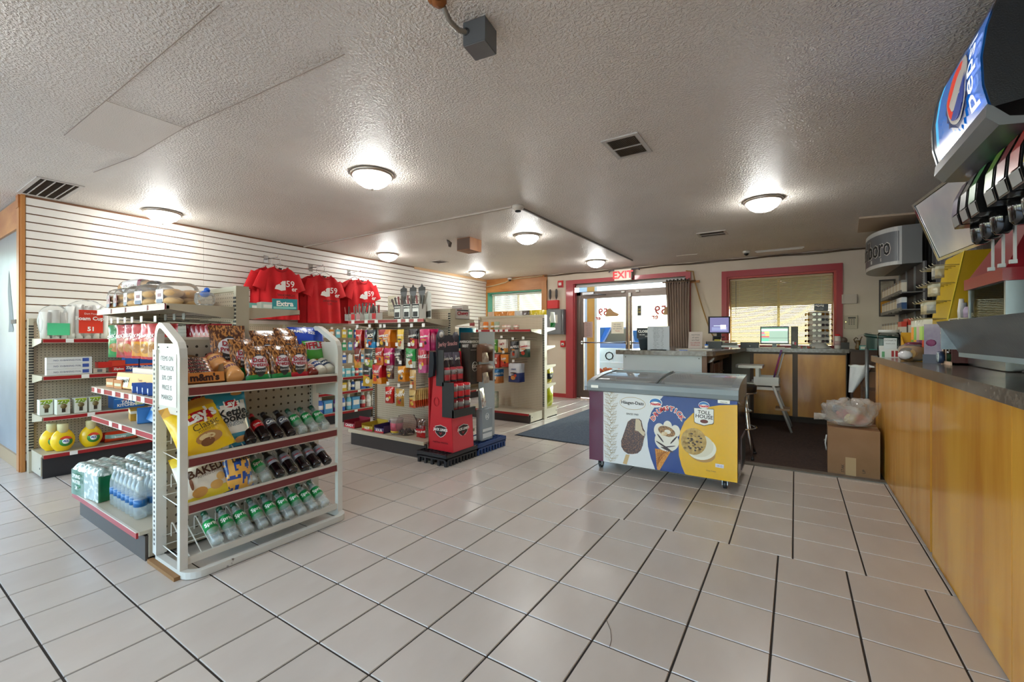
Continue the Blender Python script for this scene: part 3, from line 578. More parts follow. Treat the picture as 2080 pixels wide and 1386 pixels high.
# wall run: units facing into the room (local front -> +X)
for k in range(6):
    y0 = .985 + k * 1.21
    gondola(['first wall shelving unit beside the pine corner post', 'second wall shelving unit behind the bread gondola', 'third wall shelving unit under the red shirts', 'fourth wall shelving unit behind the candy gondola',
             'fifth wall shelving unit towards the window', 'sixth wall shelving unit in the far corner'][k], y0, y0 + 1.172, 0, 1.41, (-5.95, 0, 0), R(90),
            [dict(d=.38, z=1.235, tags=(.18, .62, .9)), dict(d=.40, z=.905, tags=(.28, .66, .8)), dict(d=.40, z=.545, tags=(.32, .98))] if k < 2 else
            [dict(d=.38, z=.66, tags=(.2, .6)), dict(d=.40, z=.455, tags=(.2, .5, .9))],
            base=.42 if k < 2 else .40, bz=.215 if k < 2 else .165, kick=KICKB, single=True, btags=(.2, .85))
# ------------------------------------------------------------------ packet kinds
def th(u, v, d, cr=.05):
    a = max(0.0, min(1, (v - cr) / (1 - 2 * cr))); return d / 2 * max(0, sin(PI * u)) ** .55 * max(0, sin(PI * a)) ** .5
def bag(name, w, h, d, pat, texts=(), nu=12, nv=16, wr=.004, seed=0, hang=False, taper=0.0, blob=None):
    """pillow packet standing on z=0 (or hanging from z=0), front towards -y"""
    z0 = -h if hang else 0
    def sf(sg):
        def f(u, v):
            n = mnoise.noise(Vector((u * 3.1 + seed, v * 4.3, sg * 2.0))) * wr + mnoise.noise(Vector((u * 9 + seed, v * 11, sg * 5.0))) * wr * .5
            x = (u - .5) * w * (1 - taper * (v if taper > 0 else (v - 1))) * (1 - .05 * sin(PI * v)); e = th(u, v, d)
            return (x, sg * (e + n * (e > 1e-4)), z0 + v * h)
        return f
    mb = MB(); mb.grid(sf(-1), nu, nv, pat=pat); mb.grid(sf(1), max(4, nu // 2), max(4, nv // 2), pat=lambda u, v: pat(.02, v))
    o = mb.build(name)
    for s, cu, cv, sz, mt, bold, rot in texts:
        def fn(x, y, cu=cu, cv=cv, rot=rot):
            X = (cu - .5) * w + x * cos(rot) - y * sin(rot); Z = cv * h + x * sin(rot) + y * cos(rot)
            u = min(.98, max(.02, X / w + .5)); v = min(.98, max(.02, Z / h)); p = sf(-1)(u, v); return (X, p[1] - .0048, z0 + Z)
        MB(mt).text(s, sz, bold=bold, fn=fn).build('lettering', o)
    if blob:
        for bi, (cu, cv, ru, rv, mt) in enumerate(blob):
            def fb(a, r, cu=cu, cv=cv, ru=ru, rv=rv, bi=bi):
                u = cu + ru * r * cos(a * 2 * PI); v = cv + rv * r * sin(a * 2 * PI); u = min(.98, max(.02, u)); v = min(.98, max(.02, v)); p = sf(-1)(u, v); return (p[0], p[1] - .0012 - .0007 * bi, p[2])
            MB(mt).grid(fb, 14, 2).build('printed_emblem', o)
    return o
def F(c, c2=None, r=.28): return M(c, r, c2=c2, sc=26, bump=.2, bs=38, coat=.35, lo=.4, hi=.6) if c2 else M(c, r, bump=.2, bs=38, coat=.35)
def bands(*bs):
    """bs = (v_top, material) from the bottom up; tuple material -> (left, right) split by u"""
    def p(u, v):
        for vt, m_ in bs:
            if v <= vt: return m_
        return bs[-1][1]
    return p
def carton(name, w, d, h, c, texts=(), c2=None, panels=(), open_=False, r=.4):
    """box on z=0, centred; front = -y. panels: (u0,u1,v0,v1,mat) flush on the front"""
    m = M(c, r) if isinstance(c, str) else c; mb = MB(m)
    if open_:
        mb.box(-w / 2, w / 2, -d / 2, d / 2, 0, .004); k = .003
        mb.box(-w / 2, w / 2, -d / 2, -d / 2 + k, 0, h * .55).box(-w / 2, w / 2, d / 2 - k, d / 2, 0, h).box(-w / 2, -w / 2 + k, -d / 2, d / 2, 0, h * .8).box(w / 2 - k, w / 2, -d / 2, d / 2, 0, h * .8)
    else: mb.box(-w / 2, w / 2, -d / 2, d / 2, 0, h)
    if c2: mb.m(M(c2, r)).box(-w / 2 - .0004, w / 2 + .0004, -d / 2 - .0004, d / 2 + .0004, h * .62, h * .86 if not open_ else h * .5)
    for u0, u1, v0, v1, pm_ in panels: mb.m(pm_).box(-w / 2 + u0 * w, -w / 2 + u1 * w, -d / 2 - .0012, -d / 2, v0 * h, v1 * h)
    o = mb.build(name)
    for s, cu, cv, sz, mt, bold, rot in texts: MB(mt).text(s, sz, TR(-w / 2 + cu * w, -d / 2 - .002, cv * h) @ AXY @ TR(rz=rot), bold=bold).build('lettering', o)
    return o
WT = M('#f6f4ee', .4); RT = M('#c4161e', .4); YT = M('#f7d21c', .4); BT = M('#17408f', .4)
# ================================================================== WHITE END RACK
RX0, RX1, RY0, RY1 = -2.98, -2.68, .985, 1.915
rack = thing('end_rack', 'chipped white metal end rack with maroon shelf strips and a sale sign', 'display rack', (-2.83, 1.45, 0))
RT_ = TR(2.83, -1.45, 0)
RW = M('#d5d3cd', .3, c2='#cfcac0', sc=6, coat=.3)
def rb(m=RW): b = MB(m); b.T = RT_; return b
def sqtube(b, pts, hw, hd, ydir):
    """flat sided tube in an xz plane at y"""
    vs = []; fs = []; N = len(pts)
    for i, (x, z) in enumerate(pts):
        a = Vector(pts[max(0, i - 1)]); c = Vector(pts[min(N - 1, i + 1)]); d = (c - a).normalized(); nx, nz = -d.y, d.x
        vs += [(x + nx * hw, ydir - hd, z + nz * hw), (x + nx * hw, ydir + hd, z + nz * hw), (x - nx * hw, ydir + hd, z - nz * hw), (x - nx * hw, ydir - hd, z - nz * hw)]
    for i in range(N - 1):
        for k in range(4): fs.append((i * 4 + k, i * 4 + (k + 1) % 4, i * 4 + 4 + (k + 1) % 4, i * 4 + 4 + k))
    fs += [(0, 1, 2, 3), tuple(range(4 * N - 4, 4 * N))]
    b.add(vs, fs)
hp = [(RX0, .04), (RX0, 1.24), (-2.972, 1.275), (-2.955, 1.30), (-2.93, 1.315), (-2.90, 1.312), (-2.87, 1.298), (-2.74, 1.232), (-2.705, 1.212), (-2.688, 1.185), (RX1, 1.14), (RX1, .04)]
for y in (RY0, RY1):
    b = rb(); sqtube(b, hp, .016, .018, y); b.build('side_hoop', rack)
    b = rb(); b.box(RX0 - .02, RX0 + .028, y - .024, y + .024, .05, 1.18); b.m(DARK)
    z = .1
    while z < 1.15: b.box(RX0 - .002, RX0 + .010, y - .0252, y - .0245, z, z + .012); z += .0254
    b.build('slotted_post', rack)
b = rb(); z0, z1 = .84, 1.215
b.box(RX0 + .015, RX1 - .015, RY1 + .006, RY1 + .012, z0, z1); b.build("side_panel", rack); b = rb(); b.box(RX0 + .015, RX1 - .015, RY0 - .012, RY0 - .006, z0, z1)
pnl = b.build('side_panel', rack)
b = rb(M('#e6e4df', .5)); b.box(RX0 + .045, RX1 - .035, RY0 - .016, RY0 - .013, .88, 1.16); sg = b.build('sale_sign', pnl)
b = rb(INK)
for i, tx in enumerate(['ITEMS ON', 'THIS RACK', '50% OFF', 'PRICE IS', 'MARKED']): b.text(tx, .036, TR(RX0 + .15, RY0 - .0168, 1.135 - i * .052) @ AXY)
b.build('lettering', pnl)
b = rb(DARK)
for x in (RX0 + .03, -2.83, RX1 - .03):
    for z in (z0 + .02, z1 - .02): b.cyl(.004, 0, .003, 6, TR(x, RY0 - .0125, z) @ AXY)
b.build('screws', pnl)
def base_path():
    p = [(RX0, RY0)]; r = .07; xf = -2.60
    for k in range(7): a = -PI / 2 + k * PI / 12; p.append((xf - r + r * cos(a), RY0 + r - .0 + r * sin(a)))
    for k in range(7): a = k * PI / 12; p.append((xf - r + r * cos(a), RY1 - r + r * sin(a)))
    p.append((RX0, RY1)); return p
b = rb(M('#cfccc4', .35, c2='#4a2f22', sc=9, lo=.66, hi=.70, coat=.2)); bp_ = base_path(); vs = []; fs = []; N = len(bp_)
for i, (x, y) in enumerate(bp_):
    a = Vector(bp_[max(0, i - 1)]); c_ = Vector(bp_[min(N - 1, i + 1)]); d = (c_ - a).normalized(); nx, ny = -d.y * .018, d.x * .018
    vs += [(x + nx, y + ny, .004), (x + nx, y + ny, .040), (x - nx, y - ny, .040), (x - nx, y - ny, .004)]
for i in range(N - 1):
    for k in range(4): fs.append((i * 4 + k, i * 4 + (k + 1) % 4, i * 4 + 4 + (k + 1) % 4, i * 4 + 4 + k))
b.add(vs, fs + [(0, 1, 2, 3), tuple(range(4 * N - 4, 4 * N))]); b.build('base_tube', rack)
b = rb(M('#8a6238', .8)); b.box(RX0 - .03, RX1 + .02, RY0 - .045, RY0 - .018, .0, .02); b.build('wood_shim', rack)
b = rb(PEGY); b.box(RX0 - .018, RX0 - .008, RY0, RY1, .075, 1.235); b.build('back_panel', rack)
b = rb(); b.box(RX0 - .02, RX0 - .006, RY0, RY1, 1.235, 1.25); b.build('back_rim', rack)
RS = (.965, .59, .345, .070)
for k, z in enumerate(RS):
    b = rb(M('#d5cfc4', .35)); b.box(RX1 - .006, RX1 + .010, RY0 + .02, RY1 - .02, z - (.028 if k < 3 else .012), z + (.032 if k < 3 else .024))
    st = b.build('shelf', rack)
    if k < 3:
        b = rb(M('#6e2e31', .3)); b.box(RX1 + .010, RX1 + .014, RY0 + .025, RY1 - .025, z - .022, z + .018); b.build('shelf_strip', st)
    if k == 0:
        b = rb(GRE); b.add([(RX1, RY0 + .02, z - .01), (RX1, RY1 - .02, z - .01), (RX0, RY1 - .02, z + .07), (RX0, RY0 + .02, z + .07), (RX1, RY0 + .02, z - .018), (RX1, RY1 - .02, z - .018), (RX0, RY1 - .02, z + .06), (RX0, RY0 + .02, z + .06)], [(0, 1, 2, 3), (7, 6, 5, 4), (0, 4, 5, 1), (1, 5, 6, 2), (2, 6, 7, 3), (3, 7, 4, 0)]); b.build('tray', st)
    else:
        n = 16
        for i in range(n):
            y = RY0 + .045 + (RY1 - RY0 - .09) * i / (n - 1); b = rb(); b.tube([(RX1 - .004, y, z - .01), (-2.925, y, z + .135), (-2.94, y, z + .138), (-2.95, y, z + .125), (-2.95, y, z + .06)], .0034, 4); b.build('wire_divider', st)
        b = rb(); b.tube([(-2.95, RY0, z + .075), (-2.95, RY1, z + .075)], .003, 4).tube([(-2.93, RY0, z + .03), (-2.93, RY1, z + .03)], .003, 4).tube([(-2.8, RY0 + .02, z + .055), (-2.8, RY1 - .02, z + .055)], .0026, 4).tube([(RX0, RY0 + .03, z + .09), (RX0 + .01, RY0 + .01, z + .02), (RX1, RY0 + .01, z)], .0028, 4).tube([(RX0, RY1 - .03, z + .09), (RX0 + .01, RY1 - .01, z + .02), (RX1, RY1 - .01, z)], .0028, 4); b.build('wire_rail', st)
# ------------------------------------------------------------------ soda bottles
BP = [(.012, .002), (.026, .0), (.031, .008), (.0325, .03), (.030, .06), (.0325, .075), (.0325, .135), (.030, .15), (.024, .175), (.014, .20), (.0125, .213)]
LIQ = M('#16070a', .08, coat=.6); CLR = M('#dfe6e4', .05, spec=.8, alpha=.30, coat=1.0)
def mk_soda(kind):
    def f():
        body, cap, lab, tx = {'lime': (CLR, M('#0d4a32', .3), M('#15964a', .3), ('Sprite', WT)), 'cola': (LIQ, M('#b5161d', .3), M('#c8151d', .3), ('Coca-Cola', WT)), 'diet': (LIQ, M('#3a3a40', .3), M('#8d8d96', .3), ('Diet Coke', RT)), 'zero': (LIQ, M('#2a2a30', .3), M('#5c5d68', .3), ('Coke', WT))}[kind]
        o = MB(body).lathe(BP, 14).build('soda_bottle')
        if kind == 'lime':
            m = MB(CLR)
            for a in range(5): m.ball((.018 * cos(a * 1.256), .018 * sin(a * 1.256), .018), .015, 6, 4)
            m.build('bottle_foot', o)
        MB(cap).cyl(.0165, .205, .230, 12).lathe([(.0128, .19), (.0135, .205)], 12).build('cap', o)
        l = MB(lab).lathe([(.0333, .092), (.0333, .140), (.0312, .152)], 16).build('label', o)
        vs, fs = textgeo(tx[0], 1); w_ = max(v[0] for v in vs) * 2; sz = min(.050, .078 / w_)
        MB(tx[1]).text(tx[0], sz, bold=.03, fn=lambda x, y: (.0342 * sin(x / .034), -.0345 * cos(x / .034), .118 + y)).build('lettering', l)
        return o
    return f
def soda(kind, x, y, z, label, grp): place('soda_' + kind, mk_soda(kind), (x, y, z), label, 'bottle', group=grp, rot=(R(-57), R(rnd.uniform(-4, 4)), R(90 + rnd.uniform(-2, 2))))
KN = {'lime': 'clear lemon-lime soda bottle with green label', 'cola': 'dark cola bottle with red label', 'diet': 'dark diet cola bottle with silver label', 'zero': 'dark cola bottle with grey label'}
def rowy(pxs, py, x): return [onX(p, py, x).y for p in pxs]
# bottle bases, from the caps' places in the row
for k, y in enumerate([1.165 + .0835 * i for i in range(9)]): soda('lime', -2.705, y, .10, 'lemon-lime bottle with green label, ' + ORD[k] + ' on the lowest rack row from the sign side', 'lemon-lime sodas on the lowest rack row')
s2 = ['cola', 'cola', 'zero', 'zero', 'lime', 'lime', 'lime']
for k, y in enumerate([1.345 + .082 * i for i in range(7)]): soda(s2[k], -2.705, y, .628, KN[s2[k]] + ', ' + ORD[k] + ' bottle beside the blue chip bag', 'sodas on the second rack row')
s3 = ['lime', 'lime', 'diet', 'diet', 'diet', 'diet', 'diet']
for k, y in enumerate([1.352 + .083 * i for i in range(7)]): soda(s3[k], -2.705, y, .383, KN[s3[k]] + ', ' + ORD[k] + ' bottle beside the popcorn bag', 'sodas on the third rack row')
# ------------------------------------------------------------------ bags on the rack
PRZ = M('#4a2410', .22, c2='#b5783c', sc=105, st=(1, 1, .38), lo=.46, hi=.56, coat=.5, bump=.3, bs=40, det=2); GD = F('#0f8a48'); RD = F('#c21a30'); DKG = M('#3a3a40', .3, coat=.3)
def mk_prz(bot, big):
    def f():
        w_, h_ = (.20, .30) if big else (.155, .235)
        return bag('pretzel_bag', w_, h_, .07, bands((.24, bot), (1, PRZ)), (("Dot's", .5, .60, .040, M('#a31f30', .4), .03, 0), ('Homestyle', .5, .54, .017, M('#a31f30', .4), 0, 0), ('Pretzels', .5, .475, .034, M('#a31f30', .4), .03, 0), ('SEASONED', .5, .31, .014, WT, 0, 0)),
                   nu=14, nv=18, blob=((.5, .46, .24, .30, DKG), (.5, .29, .19, .09, M('#2a2c2e', .4)), (.5, .54, .34, .17, M('#dedde2', .35))), wr=.006, taper=-.0)
    return f
def rackbag(key, mk, x, y, z, label, cat, rx=-14, rz=90, ry=0): return place(key, mk, (x, y, z), label, cat, rot=(R(rx), R(ry), R(rz)))
rackbag('prz_s', mk_prz(GD, 0), -2.715, 1.395, .968, 'green-bottomed pretzel bag at the front, next to the dip jars', 'snack bag')
rackbag('prz_s', None, -2.72, 1.545, .968, 'green-bottomed pretzel bag between two front pretzel bags', 'snack bag', rz=97)
rackbag('prz_r', mk_prz(RD, 0), -2.725, 1.648, .968, 'red-bottomed pretzel bag at the front of the rack top', 'snack bag', rx=-9)
rackbag('prz_s', None, -2.79, 1.35, 1.01, 'green pretzel bag leaning behind the one beside the dip jars', 'snack bag')
rackbag('prz_b', mk_prz(GD, 1), -2.86, 1.30, 1.03, 'tall shiny pretzel bag leaning on the back, closest to the gondola post', 'snack bag', rz=84)
rackbag('prz_s', None, -2.80, 1.49, 1.03, 'pretzel bag peeking out behind the two green-bottomed front bags', 'snack bag', rz=80)
rackbag('prz_b', None, -2.88, 1.565, 1.01, 'large pretzel bag slumped in the middle of the back row', 'snack bag', rx=-20, rz=95)
rackbag('prz_s', None, -2.80, 1.63, 1.03, 'pretzel bag standing behind the red-bottomed one', 'snack bag', rz=86)
rackbag('prz_x', lambda: bag('pretzel_bag', .20, .31, .08, bands((.2, F('#4a2a30')), (.55, F('#9c8a80', '#5a3420')), (1, PRZ)), nu=12, nv=16, wr=.012), -2.86, 1.715, 1.02, 'shiny back-turned pretzel bag beside the blue chip bag', 'snack bag', rx=-20, rz=100)
rackbag('ruf', lambda: bag('chip_bag', .26, .33, .09, lambda u, v: F('#1440b0') if v > .68 or u < .34 + .1 * sin(v * 9) else F('#4fae3c'), (('RUFFLES', .56, .56, .062, M('#b3202c', .4), .04, R(6)), ('FAMILY SIZE', .4, .88, .03, WT, .02, R(-8))), nu=18, nv=18, wr=.010, blob=((.56, .56, .36, .10, M('#e8ecf4', .4)), (.62, .2, .2, .07, F('#c86030')))),
        -2.88, 1.83, 1.0, 'blue and green ridged chip bag standing by the far rack hoop', 'snack bag', rx=-14, rz=84)
def mk_jar(c, lid, lab, txt, r, h, tc):
    def f():
        o = MB(M(c, .2, coat=.5)).lathe([(r * .8, 0), (r * .96, .004), (r, .015), (r, h * .80), (r * .86, h * .88)], 20).build('jar')
        MB(M(lid, .35)).cyl(r * .88, h * .87, h, 20).build('lid', o)
        l = MB(M(lab, .35)).lathe([(r * 1.01, h * .32), (r * 1.01, h * .72)], 20).build('label', o)
        if txt: MB(tc).text(txt, r * .62, bold=.03, fn=lambda x, y: (r * 1.03 * sin(x / r), -r * 1.03 * cos(x / r), h * .52 + y)).build('lettering', l)
        return o
    return f
def lying(key, mk, x, y, z, label, rz=90, tilt=-62): return place(key, mk, (x, y, z), label, 'jar', rot=(R(tilt), 0, R(rz)))
lying('dip', mk_jar('#d99a5c', '#8c3f2c', '#e8b070', 'TOSTITOS', .048, .14, M('#4a2a7a', .4)), -2.715, 1.262, 1.012, 'orange cheese dip jar lying at the front beside the candy tray')
lying('dip', None, -2.80, 1.225, 1.06, 'orange cheese dip jar lying behind the front dip jar')
lying('salsa', mk_jar('#7a2418', '#d8d4cc', '#c8b8a8', 'SALSA', .036, .12, RT), -2.712, 1.748, 1.0, 'red salsa jar lying beside the red-bottomed pretzel bag')
lying('white', mk_jar('#d9d4c6', '#cfcabb', '#29407a', 'RANCH', .042, .13, WT), -2.715, 1.808, 1.005, 'white jar with blue label lying next to the salsa jar')
lying('white2', mk_jar('#d9d4c6', '#cfcabb', '#3a4a66', 'MAYO', .042, .13, WT), -2.72, 1.878, 1.01, 'white jar with dark label lying against the far rack hoop')
t = thing('candy_tray', 'open orange candy carton with an arched cardboard back on the rack', 'carton', (-2.80, 1.105, .985), rot=(R(-12), 0, R(90)))
OR_ = M('#d98a42', .45); CBD = M('#8a6a48', .8)
MB(OR_).box(-.10, .10, -.085, -.082, 0, .055).box(-.10, -.097, -.085, .11, 0, .06).box(-.10, .10, -.085, .11, 0, .003).m(CBD).prism([(-.10 + .2 * (1 - cos(PI * k / 10)) / 2, .10 + .09 * sin(PI * k / 10)) for k in range(11)] + [(.10, 0), (-.10, 0)], -.11, -.107, AXY).box(.097, .10, -.085, .11, 0, .10).build('carton', t)
MB(M('#3c1c14', .4)).text("m&m's", .052, TR(0, -.0865, .028) @ AXY, bold=.05).build('lettering', t)
for k in range(5):
    place('mm', lambda: bag('candy_bag', .15, .05, .022, bands((.3, F('#c03044')), (.8, F('#e8c09a')), (1, F('#b04a3a'))), (("m&m's", .5, .55, .036, M('#3c1c14', .4), .05, 0),), nu=8, nv=6, wr=.002), (-2.765 - .022 * k, 1.105 + .003 * (k % 2), 1.028 + .018 * k), 'peanut candy packet, %s in the orange carton counting from the front' % ORD[k], 'candy', rot=(R(-48), 0, R(90)), group='candy packets in the orange carton')
LGRN = F('#f2c81e'); LAYR = M('#c41a24', .35)
rackbag('lay', lambda: bag('chip_bag', .27, .31, .10, lambda u, v: F('#d9a54a') if v > .86 else LGRN, (("Lay's", .56, .66, .085, WT, .04, R(8)), ('Classic', .58, .49, .05, M('#5a4a20', .4), .0, R(8)), ('POTATO CHIPS', .60, .40, .016, M('#5a4a20', .4), .0, R(8))), nu=16, nv=18, wr=.010, seed=3, blob=((.55, .655, .33, .11, LAYR), (.56, .25, .26, .11, M('#b8854e', .4)), (.52, .27, .16, .055, M('#e6cf9a', .4)), (.5, .18, .13, .07, M('#7a4a28', .5)))),
        -2.705, 1.125, .615, 'yellow classic potato chip bag leaning in the second rack row', 'snack bag', rx=-24, ry=-13, rz=90)
TEAL = F('#2a8fae'); KW = F('#e6e4dd')
def mk_kettle(): return bag('chip_bag', .215, .34, .08, lambda u, v: TEAL if v > .72 + .10 * (u - .5) or (v < .2 and u > .35) or u > .93 else KW, (("Lay's", .55, .73, .046, WT, .04, R(4)), ('Kettle', .53, .585, .062, INK, .03, R(4)), ('Cooked', .53, .49, .062, INK, .03, R(4)), ('SEA SALT &', .56, .415, .022, M('#4c6a7a', .4), 0, R(4)), ('VINEGAR', .56, .37, .022, M('#4c6a7a', .4), 0, R(4))), nu=16, nv=18, wr=.008, seed=8,
        blob=((.55, .73, .20, .065, LAYR), (.28, .17, .12, .15, M('#b01c24', .3)), (.30, .34, .04, .05, M('#9a4a50', .3)), (.70, .1, .2, .06, M('#d8a060', .4)), (.75, .9, .16, .035, M('#d8a060', .4))))
rackbag('kettle', mk_kettle, -2.755, 1.268, .61, 'teal and white kettle chip bag standing in front on the second rack row', 'snack bag', rx=-13, ry=-3)
rackbag('kettle', None, -2.83, 1.185, .65, 'teal kettle chip bag tucked behind the front kettle chip bag', 'snack bag', rx=-24, ry=-12)
rackbag('baked', lambda: bag('chip_bag', .235, .27, .08, lambda u, v: F('#e8cf3a') if v > .80 or v < .17 + .1 * (u - .5) else F('#e9e6dc'), (("Lay's", .62, .74, .030, WT, .03, 0), ('BAKED', .58, .58, .058, M('#4a2a1c', .4), .03, R(3)), ('POTATO CRISPS', .62, .48, .016, M('#4a2a1c', .4), 0, R(3))), nu=16, nv=16, wr=.007, seed=12, blob=((.62, .74, .12, .045, LAYR), (.35, .18, .16, .10, M('#cf9a52', .4)), (.72, .22, .15, .09, M('#d8a85e', .4)), (.86, .36, .11, .08, M('#e0b870', .4)), (.22, .38, .035, .12, M('#7a4a34', .4)))),
        -2.71, 1.118, .36, 'white and yellow baked crisp bag in the third rack row', 'snack bag', rx=-22, ry=-8)
def mk_act(): return bag('popcorn_bag', .155, .27, .07, lambda u, v: F('#1c2a6a') if v > .74 else (F('#e8b050') if mnoise.noise(Vector((u * 7, v * 9, 1))) > -.12 else F('#1c4aa0')), (('ACT II', .5, .85, .042, WT, .04, R(3)), ('Butter', .55, .74, .036, M('#2a2030', .4), .03, R(3)), ('Lovers', .58, .655, .036, M('#2a2030', .4), .03, R(3))), nu=16, nv=24, wr=.006, seed=15)
rackbag('act', mk_act, -2.712, 1.283, .36, 'blue and yellow butter popcorn bag beside the baked crisps', 'snack bag', rx=-16)
rackbag('act', None, -2.79, 1.23, .39, 'blue popcorn bag half hidden behind the front popcorn bag', 'snack bag', rx=-26, ry=-6)

# ================================================================== NEAR GONDOLA: bread, hanging snacks, boxes, water
BUN = M('#c99a62', .6, c2='#d9b483', sc=12); MAR = M('#7a2240', .4)
def film(w, d, h, mat, name='film', o=None, kn=.0, m2=None):
    def f(u, v):
        a = u * 2 * PI; k = sin(PI * v) ** .35 if 0 < v < 1 else .12; n = 1 + .06 * mnoise.noise(Vector((cos(a) * 2, sin(a) * 2, v * 7)))
        cx, cz = abs(cos(a)) ** .55 * (1 if cos(a) > 0 else -1), abs(sin(a)) ** .55 * (1 if sin(a) > 0 else -1)
        return (-w / 2 + w * v, d / 2 * cx * k * n, h / 2 + h / 2 * cz * k * n)
    return MB(mat).grid(f, 20, 14, pat=m2).build(name, o)
def mk_buns(nx, nz, col=None):
    def f():
        o = E('bun_pack'); r = .056
        for i in range(nx):
            for j in range(2):
                for k in range(nz): MB(BUN).ball(((i - (nx - 1) / 2) * r * 1.8, (j - .5) * r * 1.7, .028 + k * .05), r, 10, 6, (1, 1, .52)).build('bun', o)
        film(nx * r * 2.1, .21, .055 + nz * .05, PLASTIC, 'film', o)
        MB(col or M('#ece6e6', .4)).box(-.045, .045, -.102, -.099, .02, .02 + nz * .04).m(M('#2a3a70', .4)).box(-.036, .036, -.1035, -.102, .015, .04).m(MAR).box(-.02, .02, -.1035, -.102, .055, .075).build('label', o)
        return o
    return f
def mk_loaf(c): 
    def f():
        o = E('bread_loaf'); L_ = .30
        MB(M('#b98550', .7, c2='#cfa06a', sc=6)).grid(lambda u, v: (-L_ / 2 + .9 * L_ * v, .055 * cos(u * 2 * PI) * (1 if 0 < v < 1 else .7), .055 + .055 * sin(u * 2 * PI) * (1 if 0 < v < 1 else .7)), 14, 8).build('loaf', o)
        film(L_ * 1.12, .125, .118, PLASTIC, 'film', o, m2=lambda u, v: (F('#d9d3d6') if .28 < v < .68 else (MAR if v < .12 or .72 < v < .8 else PLASTIC)))
        MB(MAR).text('Sara Lee', .036, TR(0, -.066, .06) @ AXY, bold=.02).build('lettering', o)
        return o
    return f
ZT = 1.447
def topitem(key, mk, px, y, z, label, cat='bread', rz=0, **k): return place(key, mk, (onY(px, 600, y).x, y, z), label, cat, rz=rz, **k)
topitem('loaf', mk_loaf(MAR), 300, 1.20, ZT + .118, 'long bread loaf in maroon and silver wrap lying on top of the bun packs', rz=R(6), sc=(1.5, 1.1, .85)).location.x = -3.98
for k, x in enumerate((-4.14, -4.0)): place('bunsm', mk_buns(1, 2, MAR), (x, 1.17, ZT), 'maroon-printed bun pack at the post end of the bread shelf, %s' % ('outermost', 'second')[k], 'bread', rz=R(-4))
topitem('buns2', mk_buns(2, 2), 300, 1.17, ZT, 'bun pack with navy label in the middle of the bread shelf', rz=R(-5)).location.x = -3.80
topitem('buns2', None, 300, 1.17, ZT, 'bun pack with navy label next to the large bun pack', rz=R(7)).location.x = -3.59
topitem('buns3', mk_buns(2, 2), 385, 1.20, ZT, 'large clear bun pack at the open end of the bread shelf', rz=R(4)).location.x = -3.33
t = thing('bread_bag', 'clear bread bag with a knotted blue and white end on the bread shelf', 'bread', (-3.13, 1.27, ZT), R(-25))
film(.22, .11, .085, PLASTIC, 'film', t); MB(M('#1d62c8', .35)).ball((.0, .0, .075), .035, 8, 5, (1.2, .8, .6)).ball((-.03, .01, .10), .02, 6, 4).build('blue_print', t)
# gum box on the rear shelf
bx = carton('gum_carton', .16, .10, .075, '#2a8f98', (('Extra', .5, .55, .05, WT, .04, 0),), panels=((.05, .95, .05, .25, M('#8fd0c8', .4)),))
bx.location = (-3.10, 1.77, 1.447); bx.rotation_euler = (0, 0, R(60)); tag(bx, 'teal gum carton at the end of the rear top shelf', 'carton')
for k, (c, dx) in enumerate((('#c8d8d0', .2), ('#7ab8b0', .36), ('#c84050', .5))):
    o = carton('gum_carton', .13, .10, .06, c, (), panels=((.1, .9, .3, .7, WT),)); o.location = (-3.10 - dx, 1.76, 1.447); o.rotation_euler = (0, 0, R(80)); tag(o, ['pale green gum carton beside the teal one', 'light teal gum carton on the rear top shelf', 'red and white gum carton on the rear top shelf'][k], 'carton')
t = carton('candy_carton', .42, .14, .055, '#7a1c2a', (('Munch', .72, .5, .04, WT, .03, 0),), panels=((.05, .38, .2, .8, WT),), open_=True); t.location = (-3.03, 1.80, 1.17); t.rotation_euler = (R(0), R(8), R(78)); tag(t, 'long maroon candy carton sticking out of the rear shelf side', 'carton')
# hanging snack bags under the bread shelf
HK = M('#2a2624', .4)
def hook(parent, x, yb, z, L, tagc=TAG, drop=.0):
    MB(HK).tube([(x, yb, z), (x, yb - L, z + .01), (x, yb - L - .004, z + .022)], .0028, 4).tube([(x, yb, z + .035), (x, yb - L * .98, z + .038)], .002, 4).m(tagc).box(x - .02, x + .02, yb - L - .006, yb - L - .004, z + .014, z + .052).build('peg_hook', parent)
SN = [('#1f7a3c', '#2a8a3a', 'CHEX MIX', 'green'), ('#b01c24', '#a03a28', 'CHEX MIX', 'deep red'), ('#a81a2c', '#c83a2a', 'BUGLES', 'dark red'), ('#b8201f', '#d8912a', 'CHEX MIX', 'red and orange'), ('#c42420', '#e0a020', 'Gardetto\'s', 'red and yellow'), ('#b3201f', '#c89a6a', 'CHEX MIX', 'red and tan')]
for k, (c1, c2, tx, nm) in enumerate(SN):
    x = -4.17 + .135 * k + (.03 if k > 3 else 0)
    hook(G1, x, 1.428, 1.335, .33 if k < 5 else .30)
    for q in range(2):
        place('sn%d' % k, lambda c1=c1, c2=c2, tx=tx: bag('snack_bag', .165, .235, .06, bands((.10, F(c1)), (.48, F(c2)), (1, F(c1))), ((tx, .5, .66, .030, WT, .04, R(12)),), nu=12, nv=14, wr=.008, seed=k, hang=True, blob=((.5, .3, .3, .14, F('#b07a40')),)),
              (x, 1.13 + .06 * q + .006 * (k % 2), 1.338), '%s hanging snack bag, %s hook from the post side, %s bag' % (nm, ORD[k], ('front', 'rear')[q]), 'snack bag', rz=R(rnd.uniform(4, 30)))
